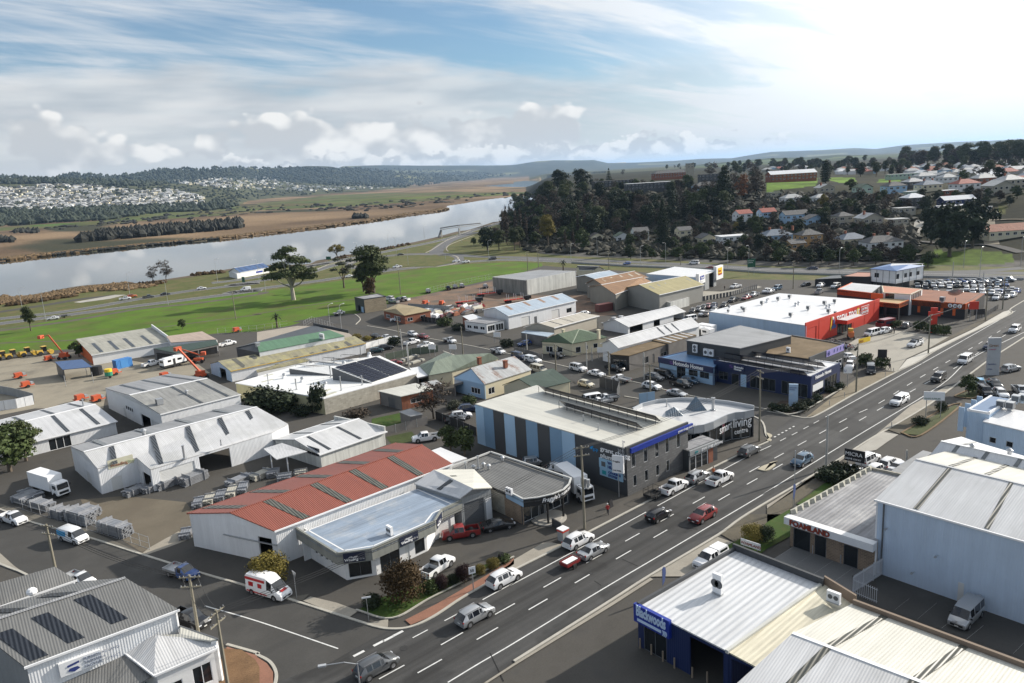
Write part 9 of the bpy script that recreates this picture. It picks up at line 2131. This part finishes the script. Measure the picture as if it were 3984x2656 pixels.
SKIN=mat('skin',(.42,.25,.18),.6);HAIR=mat('hair_dark',(.03,.02,.015),.8)
def person(label,p,rz,top,legs,step=.25,hat=HAIR):
 t=thing('person',label,'person',p,rz);V_={};ed=[];rad=[]
 pts=[((0,0,.95),.16),((0,0,1.18),.15),((0,0,1.40),.17),((0,0,1.50),.07),((0,0,1.60),.09),((0,0,1.70),.085),((0,.09,.90),.11),((step*.6,.10,.50),.075),((step,.10,.07),.05),((step+.14,.10,.04),.04),((0,-.09,.90),.11),((-step*.3,-.10,.50),.075),((-step,-.10,.08),.05),((-step+.14,-.10,.04),.04),((0,.19,1.40),.07),((-step*.5,.25,1.14),.05),((step*.2,.24,.92),.035),((step*.4,.24,.84),.03),((0,-.19,1.40),.07),((step*.5,-.25,1.14),.05),((step*.9,-.24,.96),.035),((step*1.2,-.24,.90),.03)]
 ed=[(0,1),(1,2),(2,3),(3,4),(4,5),(0,6),(6,7),(7,8),(8,9),(0,10),(10,11),(11,12),(12,13),(2,14),(14,15),(15,16),(16,17),(2,18),(18,19),(19,20),(20,21)]
 me=_mn('body');me.from_pydata([a for a,_ in pts],ed,[]);o=_on('body',me);_ln(o)
 md=o.modifiers.new('skin','SKIN');sv=me.skin_vertices[0].data
 for i,(_,r_)in enumerate(pts):sv[i].radius=(r_,r_)
 sv[0].use_root=True;s2=o.modifiers.new('sub','SUBSURF');s2.levels=1;s2.render_levels=1
 dg=bpy.context.evaluated_depsgraph_get();m2=bpy.data.meshes.new_from_object(o.evaluated_get(dg));bpy.data.objects.remove(o)
 m2.materials.clear();[m2.materials.append(k)for k in(top,legs,SKIN,BK)]
 for f in m2.polygons:z=f.center.z;f.material_index=2 if z>1.47 or(abs(f.center.y)>.2 and z<1.02)else(0 if z>.95 else(1 if z>.12 else 3));f.use_smooth=True
 o=_on('body',m2);_ln(o);o.parent=t
 h_=_on('hair',MB().ball((-.015,0,1.70),.11,8,5,half=True).mesh('hair',hat));_ln(h_);h_.parent=t
RS=mat('shirt_red',(.40,.02,.02),.8);NS=mat('trousers_navy',(.015,.018,.03),.8)
person('person in red top and dark trousers walking on the footpath',g('g818,903'),R(35),RS,NS,.3,WHITE)
person('person in black clothes walking by the car park entry',g('d1070,985'),R(-120),BK,BK,.3);person('person in dark clothes beside the dark red van',g('d1108,668'),R(90),BK,NS,.1);person('person in grey clothes beside the silver wagon',g('d1086,668'),R(60),STEEL,NS,.1)
person('person in orange standing in the white truck tray',g('g1738,607')+_Z(.62),R(0),PT.orange,NS,.05);person('person standing before the tall open service hall',g('c1835,285'),R(0),BK,NS,.15)
def fence(lab,pts,h,m,pan=2.4,post=STEEL,gap=.05,name='fence',slats=0):
 q=[g(v)for v in pts];t=thing(name,lab,'fence',q[0])
 for i in range(len(q)-1):
  n_=max(1,round((q[i+1]-q[i]).length/pan));d=(q[i+1]-q[i])/n_;u=d.normalized()
  for k in range(n_):
   a=q[i]+d*k;tB(a,a+_Z(h+.1),.05,n=5).obj('post',post,t)
   if slats:
    for j in range(slats):c_=a+d*(j+.5)/slats;bM(c_+_Z(.1),c_+_Z(h),.05).obj('picket',m,t)
    mb=MB();mb.beam(a+_Z(.3),a+d+_Z(.3),.05);mb.obj('rail',m,t);bM(a+_Z(h-.2),a+d+_Z(h-.2),.05).obj('rail',m,t)
   elif m is None:
    for z in(.05,h*.5,h):bM(a+_Z(z),a+d+_Z(z),.035).obj('wire_rail',post,t)
   else:bM(a+u*gap+_Z(h/2),a+d-u*gap+_Z(h/2),.06,h-.05).obj('fence_panel',m,t)
PIC=mat('fence_pale_steel',(.55,.57,.6),.5)
fence('pale steel picket fence beside the white warehouse',['i1545,345','i1372,455'],2.2,PIC,2.4,PIC,slats=12);fence('pale steel picket gate across the rear yard entry',['i1372,455','i1512,515'],1.9,PIC,2.4,PIC,slats=12)
fence('weathered paling fence across the back yard',['b1120,1105','b1300,1060','b1490,1010'],1.7,WL.timber);fence('dark paling fence beside the striped wall',['b1560,965','b1750,1040','b1915,1112'],1.8,WL.black)
fence('grey sheet fence along the hire yard, left edge',['a-60,730','a120,762','a300,812'],2.2,WL.grey);fence('pale ribbed fence with orange banner above the left shed',['a-60,900','a150,870','a300,835'],2.4,WL.white)
fence('mesh park fence behind the orange ended shed',['a1900,222','b0,195','b270,155'],2,None);fence('mesh fence at the bend of the road',['b410,160','b480,115','b690,185'],2,None)
fence('green sheet fence around the timber racks',['b1120,455','b1350,405','b1580,378'],2,mat('fence_dull_green',(.09,.11,.08),.7));fence('white rendered wall beside the small car park',['b950,350','b1060,320','b1172,290'],1.8,WL.wplain)
fence('grey sheet fence around the small truck yard',['c900,1252','c920,1180','c745,1135'],2.6,WL.dgrey);fence('pale sheet fence beside the curved showroom',['c1090,1285','c1230,1265'],2.4,WL.lblue)
fence('dark slat fence along the front of the concrete yard',['c1640,385','c1900,340','c2120,275'],1.8,WL.dgrey,1.6,gap=.25);fence('black barrier fence beside the bottle shop',['d1820,545','d1900,520','d2015,450'],1.4,WL.black)
fence('mesh park fence behind the mud yard',['k1480,1320','k1780,1245','k2050,1190'],2,None);fence('dark boundary fence of the wrecking yard',['k1320,1460','k1680,1485'],2.2,WL.grey);fence('dark fence across the scrap heaps',['b1330,90','b1560,130','b1700,120'],1.8,WL.black)
fence('rusty mesh fence beside the scaffold racks',['e1210,492','e1060,440','e700,330','e120,150'],1.9,None);fence('wire fence of the green roofed house',['c250,890','c140,850','c0,815'],1.2,WL.timber)
fence('long crash barrier below the wooded hill',['l500,1062','l1000,1092','l1860,1125','m0,1262','m640,1282','m1400,1300','m2240,1320'],.8,WL.grey,6)
SC=[mat('scaffold_steel',(.33,.34,.36),.45,.2,2,metal=.5),mat('scaffold_plank',(.42,.40,.34),.7,.2,2)]
def stack(lab,v,L_,W_,rows,rz,m=0,proto={}):
 p=g(v,.4);p.z=.05;t=thing('scaffold_stack',lab,'scaffold stack',p,R(rz),'stacks of scaffold in the hire yard');me=proto.setdefault((L_,m),bX((0,0,0),(L_,.30,.16)).mesh('scaffold_plank',SC[m]))
 n_=int(W_/.36)
 for j in range(rows):
  for i in range(n_):
   o=_on('scaffold_plank',me);_ln(o);o.parent=t;o.location=(rw.uniform(-.2,.2),(i-(n_-1)/2)*.36,.12+j*.24)
 for x in(-L_*.3,L_*.3):me2=bX((x,0,rows*.14),(.08,W_+.2,rows*.28+.1)).mesh('bearer',SC[0]);o=_on('bearer',me2);_ln(o);o.parent=t
SSx=SS
for i,(v,L_,W_,r_,rz,m_,w_)in enumerate([('e180,90',4,2,4,SS,0,'farthest left by the street fence'),('e340,140',5,1.8,5,SS,0,'second along the street fence'),('e490,210',3,2,6,SS,0,'third along the street fence'),('e650,250',5.5,2,8,SS,0,'fourth and tallest by the street fence'),('e930,340',6,1.8,7,SS,0,'nearest the fence corner'),('e720,190',4,1.8,5,SS,0,'inside the fence beside the truck'),('e250,50',5,2,4,SS,0,'behind the street fence by the truck'),('e1600,110',3.4,1.5,3,60,0,'first of the row by the red shed'),('e1690,80',3.4,1.5,3,60,1,'second of the row by the red shed'),('e1780,55',3.6,1.5,3,60,0,'third of the row by the red shed'),('e1870,20',4,1.5,3,60,1,'fourth of the row by the red shed'),('e1960,-10',4,1.5,3,60,0,'fifth of the row by the red shed'),('e1090,20',3.6,2,4,20,0,'left one before the white roller door'),('e1210,5',2.5,1.6,4,20,0,'middle one before the white roller door'),('a1460,1530',4,2,5,15,0,'beside the caged racks of the long shed'),('a1690,1490',4.5,2.2,6,15,0,'right of the caged racks of the long shed'),('a1180,1450',1.8,1.6,9,15,0,'upright tall in the shed notch'),('a2080,1500',4.5,2,4,15,0,'near the canopy, left'),('b40,1450',4,2,4,15,1,'near the canopy, right'),('b140,1440',2.4,2,4,60,0,'pallet piles under the canopy, left'),('b240,1480',2.4,2.2,4,60,0,'pallet piles under the canopy, front'),('b380,1430',2,2,3,60,1,'pallet piles by the blue wall'),('b1330,430',6,1.6,3,10,1,'timber lengths behind the green fence, upper'),('b1380,460',6,1.6,2,10,1,'timber lengths behind the green fence, lower'),('e1500,360',3,1.5,3,60,0,'at the white shed corner, in shade')]):stack('stacked scaffold bundle, %s'%w_,v,L_,W_,r_,rz,m_)
OR=mat('plant_orange',(.50,.09,.03),.5,.1);YP=mat('plant_yellow',(.55,.36,.06),.5,.1)
def plant(name,label,v,rz,parts,grp=None):
 p=g(v,.6);p.z=.05;t=thing(name,label,name.replace('_',' '),p,R(rz),grp)
 for q in parts:
  mb=MB()
  if q[0]=='b':mb.box(q[2],q[3])
  elif q[0]=='w':mb.tube((q[2][0],q[2][1]-q[3][1]/2,q[2][2]),(q[2][0],q[2][1]+q[3][1]/2,q[2][2]),q[3][0],n=12)
  elif q[0]=='t':mb.tube(q[2],q[3][:3],q[3][3],n=14)
  else:mb.beam(q[2],q[3],q[5]if len(q)>5 else.3)
  o=_on(q[1],mb.mesh(q[1],q[4]));_ln(o);o.parent=t
WH4=lambda r_,w_,b=1.0:[('w','wheel',(x,s*b,r_),(r_,w_),TYRE)for x in(-1.1,1.1)for s in(1,-1)]
for i,v in enumerate(('a25,430','a115,418','a240,398','a385,388')):plant('road_roller','yellow road roller with dark cab, %s of the four'%ORD[i],v,10,[('b','engine_hood',(-1.3,0,1.3),(1.9,1.5,1.),YP),('b','cab',(.1,0,2.),(1.2,1.5,1.5),CGL),('b','cab_roof',(.1,0,2.8),(1.4,1.7,.12),YP),('w','drum',(1.9,0,.75),(.75,1.9),YP),('w','wheel',(-1.3,.75,.7),(.7,.4),TYRE),('w','wheel',(-1.3,-.75,.7),(.7,.4),TYRE),('b','frame',(1.6,0,1.1),(1.6,2.1,.25),YP)],'yellow road rollers')
plant('boom_lift','large orange boom lift raised over the white caravan','a1750,590',110,[('b','base',(0,0,1.),(2.6,1.9,.6),OR),('b','turret',(0,0,1.7),(2.2,1.4,.9),OR),('m','boom',(.2,0,2.),(5.4,1.3,8.),OR,.42),('b','basket',(5.8,1.3,8.),(1.,1.8,1.),OR)]+WH4(.5,.4))
plant('boom_lift','orange boom lift raised at left beside the rollers','a560,425',130,[('b','base',(0,0,1.),(2.6,1.9,.6),OR),('b','turret',(0,0,1.7),(2.2,1.4,.9),OR),('m','boom',(.2,0,2.),(3.,1.2,8.),OR,.35),('m','jib',(3.,1.2,8.),(4.6,1.9,7.6),OR,.2),('b','basket',(5.,2.,7.6),(1.,1.6,1.),OR)]+WH4(.5,.4))
plant('boom_lift','folded orange boom lift under the green canopy end','a1730,455',150,[('b','base',(0,0,1.),(2.6,1.9,.6),OR),('m','boom',(-1,0,2.),(4.,0,4.4),OR,.3),('b','basket',(-1.6,0,2.6),(1.2,1.4,1.),OR)]+WH4(.5,.4))
for i,(v,rz,lab)in enumerate((('a170,590',10,'low orange loader at the left of the hire yard'),('a235,668',10,'orange trailer pump by the sheet fence'),('a705,785',15,'flat orange generator in front of the twin roofed shed'),('a850,790',15,'orange lighting tower trailer beside the twin roofed shed'),('a1000,560',15,'small orange mixer by the green tank'),('a430,440',10,'orange skip beside the left boom lift'),('a2065,190',10,'orange light tower by the park fence'),('k1610,1410',30,'orange excavator body in the mud yard'),('k1470,1408',10,'orange and white skip in the mud yard'),('a1440,590',15,'red trailer frame behind the twin roofed shed'))):
 plant('hire_trailer',lab,v,rz,[('b','chassis',(0,0,.6),(3.2,1.6,.25),OR),('b','engine_cover',(-.3,0,1.2),(1.8,1.4,1.),OR),('b','panel',(1.1,0,1.),(.7,1.3,.6),STEEL),('w','wheel',(0,.85,.4),(.4,.25),TYRE),('w','wheel',(0,-.85,.4),(.4,.25),TYRE)],'orange hire plant')
plant('shipping_container','blue waste container against the white hire shed','a1072,500',12,[('b','body',(0,0,1.4),(4.6,2.3,2.6),mat('container_blue',(.05,.20,.50),.5,.1,rib=.4)),('b','door',(0,-1.17,1.4),(2.2,.05,2.3),mat('container_door',(.07,.25,.55),.5)),('b','base',(0,0,.1),(4.7,2.4,.2),STEEL)])
plant('shipping_container','dark red container in the shaded yard by the olive roofed shed','c785,455',-10,[('b','body',(0,0,1.3),(6,2.4,2.5),mat('container_maroon',(.12,.035,.03),.6)),('b','lid',(0,0,2.6),(6,2.4,.06),mat('container_pink',(.40,.16,.13),.7))])
plant('water_tank','black round water tank behind the blue carport','a845,560',0,[('t','tank',(0,0,0),(0,0,2.4,1.5),BK),('t','lid',(0,0,2.4),(0,0,2.55,1.2),BK)])
plant('water_tank','green and yellow upright tank on a trailer','a950,585',0,[('t','tank',(0,0,.6),(0,0,1.7,1.),mat('tank_green',(.03,.25,.15),.5)),('t','cap',(0,0,1.7),(0,0,2.5,.95),YEL),('w','wheel',(0,-.9,.35),(.35,.25),TYRE)])
for i,(v,rz)in enumerate((('k1850,1400',-22),('k2030,1330',-22),('c30,375',-20))):plant('log_trailer','red log trailer with upright stakes in the mud yard, %s'%('nearest','farther','behind the pale blue shed')[i],v,rz,[('b','chassis',(0,0,1.),(11,1.,.3),WL.red),('b','deck',(4,0,1.4),(2.6,2.3,1.2),TRIM)]+[('b','stake',(x,s*1.1,2.2),(.12,.12,2.2),WHITE if x else WL.red)for x in(-4,-1,2)for s in(1,-1)]+[('w','wheel',(x,s*.9,.5),(.5,.4),TYRE)for x in(-4.5,-3.3,4)for s in(1,-1)],'red log trailers')
rk=random.Random(2)
for i in range(64):
 v='b%g,%g'%(rk.uniform(1340,1960),0);x=rk.uniform(1350,1960);y=lerp(60,-5,(x-1350)/600)+rk.uniform(-22,45);c_=rk.choice((WHITE,STEEL,PT.red,TRIM,PT.brown,WL.rustw,PT.cream))
 p=g('b%g,%g'%(x,y));s=rk.uniform(.6,1.5);mb=MB();mb.prism([p+_V((a*s*1.7,b*s*.8,.1))for a,b in((-1,-1),(1,-1),(1,1),(-1,1))],[p+_V((a*s*rk.uniform(.8,1.6),b*s*.6,rk.uniform(.7,1.6)))for a,b in((-1,-1),(1,-1),(1,1),(-1,1))]);tag(mb.obj('scrap_heap_item',c_),'crumpled scrap vehicle piece in the wrecking yard','scrap','scrap in the wrecking yard')
for i in range(14):
 t0=i/13;v='d%g,%g'%(lerp(560,760,t0),lerp(735,800,t0)-18*(i%2));c_=rk.choice((PT.red,PT.black,PT.blue,PT.silver));p=g(v,.5)
 plant('motorbike','parked %s motorbike in the cluster by the red store, %s from the left'%([k for k in PT if PT[k]is c_][0],ORD[i]),v,100+rk.uniform(-20,20),[('w','wheel',(.7,0,.32),(.32,.14),TYRE),('w','wheel',(-.7,0,.32),(.32,.14),TYRE),('b','tank',(.15,0,.85),(.6,.3,.25),c_),('b','seat',(-.4,0,.85),(.6,.25,.12),BK),('b','engine',(0,0,.5),(.5,.35,.35),STEEL),('b','handlebar',(.5,0,1.1),(.05,.7,.05),BK)],'motorbikes by the red store')
plant('forklift_display','orange display plant at the red store door','d730,690',30,[('b','body',(0,0,1.2),(2.4,1.4,1.4),PT.orange),('b','load',(.6,0,2.2),(1.2,1.2,.8),YP)]+WH4(.4,.3,.7));plant('promotional_van','dark red van painted with red store livery','d1030,598',165,[('b','body',(-.6,0,1.5),(4.6,2.,2.1),PT.red),('b','cab',(2.2,0,1.1),(1.2,1.9,1.3),PT.red),('b','side_panel',(-.6,0,1.6),(3.2,2.04,.8),NVS),('b','windscreen',(2.,0,1.9),(.9,1.7,.7),CGL)]+WH4(.36,.25,.9))
t=thing('footbridge','arched footbridge with steep stairs beside the river','footbridge',g('k1750,830'));A_,B_=g('k1608,835'),g('k1765,818');e_=g('k1960,790');H5=_Z(6.2)
q=[A_+H5,lerp(A_,B_,.5)+H5+_Z(.6),B_+H5+_Z(.9),e_+H5+_Z(.3)]
mb=MB();[mb.beam(q[i],q[i+1],2.2,.5)for i in range(3)];mb.obj('deck',WL.grey,t);mb=MB();[mb.beam(q[i]+_V((0,1,1.2)),q[i+1]+_V((0,1,1.2)),.12,.9)for i in range(3)];mb.obj('parapet',DOORG,t)
for p in(A_,B_):bX(p+_Z(3),(1.,1.,6.2)).obj('pier',CONCP,t)
bM(A_+H5,g('k1580,838'),1.8,.4).obj('stairs',DOORG,t)
hz=bX((0,0,195),(96000,96000,420)).obj('haze',None);m=bpy.data.materials.new('air_haze');m.use_nodes=True;nt=m.node_tree;nt.nodes.clear();vo=nt.nodes.new('ShaderNodeVolumePrincipled');vo.inputs['Density'].default_value=HAZE;vo.inputs['Color'].default_value=(.48,.70,1,1);vo.inputs['Anisotropy'].default_value=.3
nt.links.new(vo.outputs[0],nt.nodes.new('ShaderNodeOutputMaterial').inputs['Volume']);hz.data.materials.append(m);tag(hz,kind='stuff')
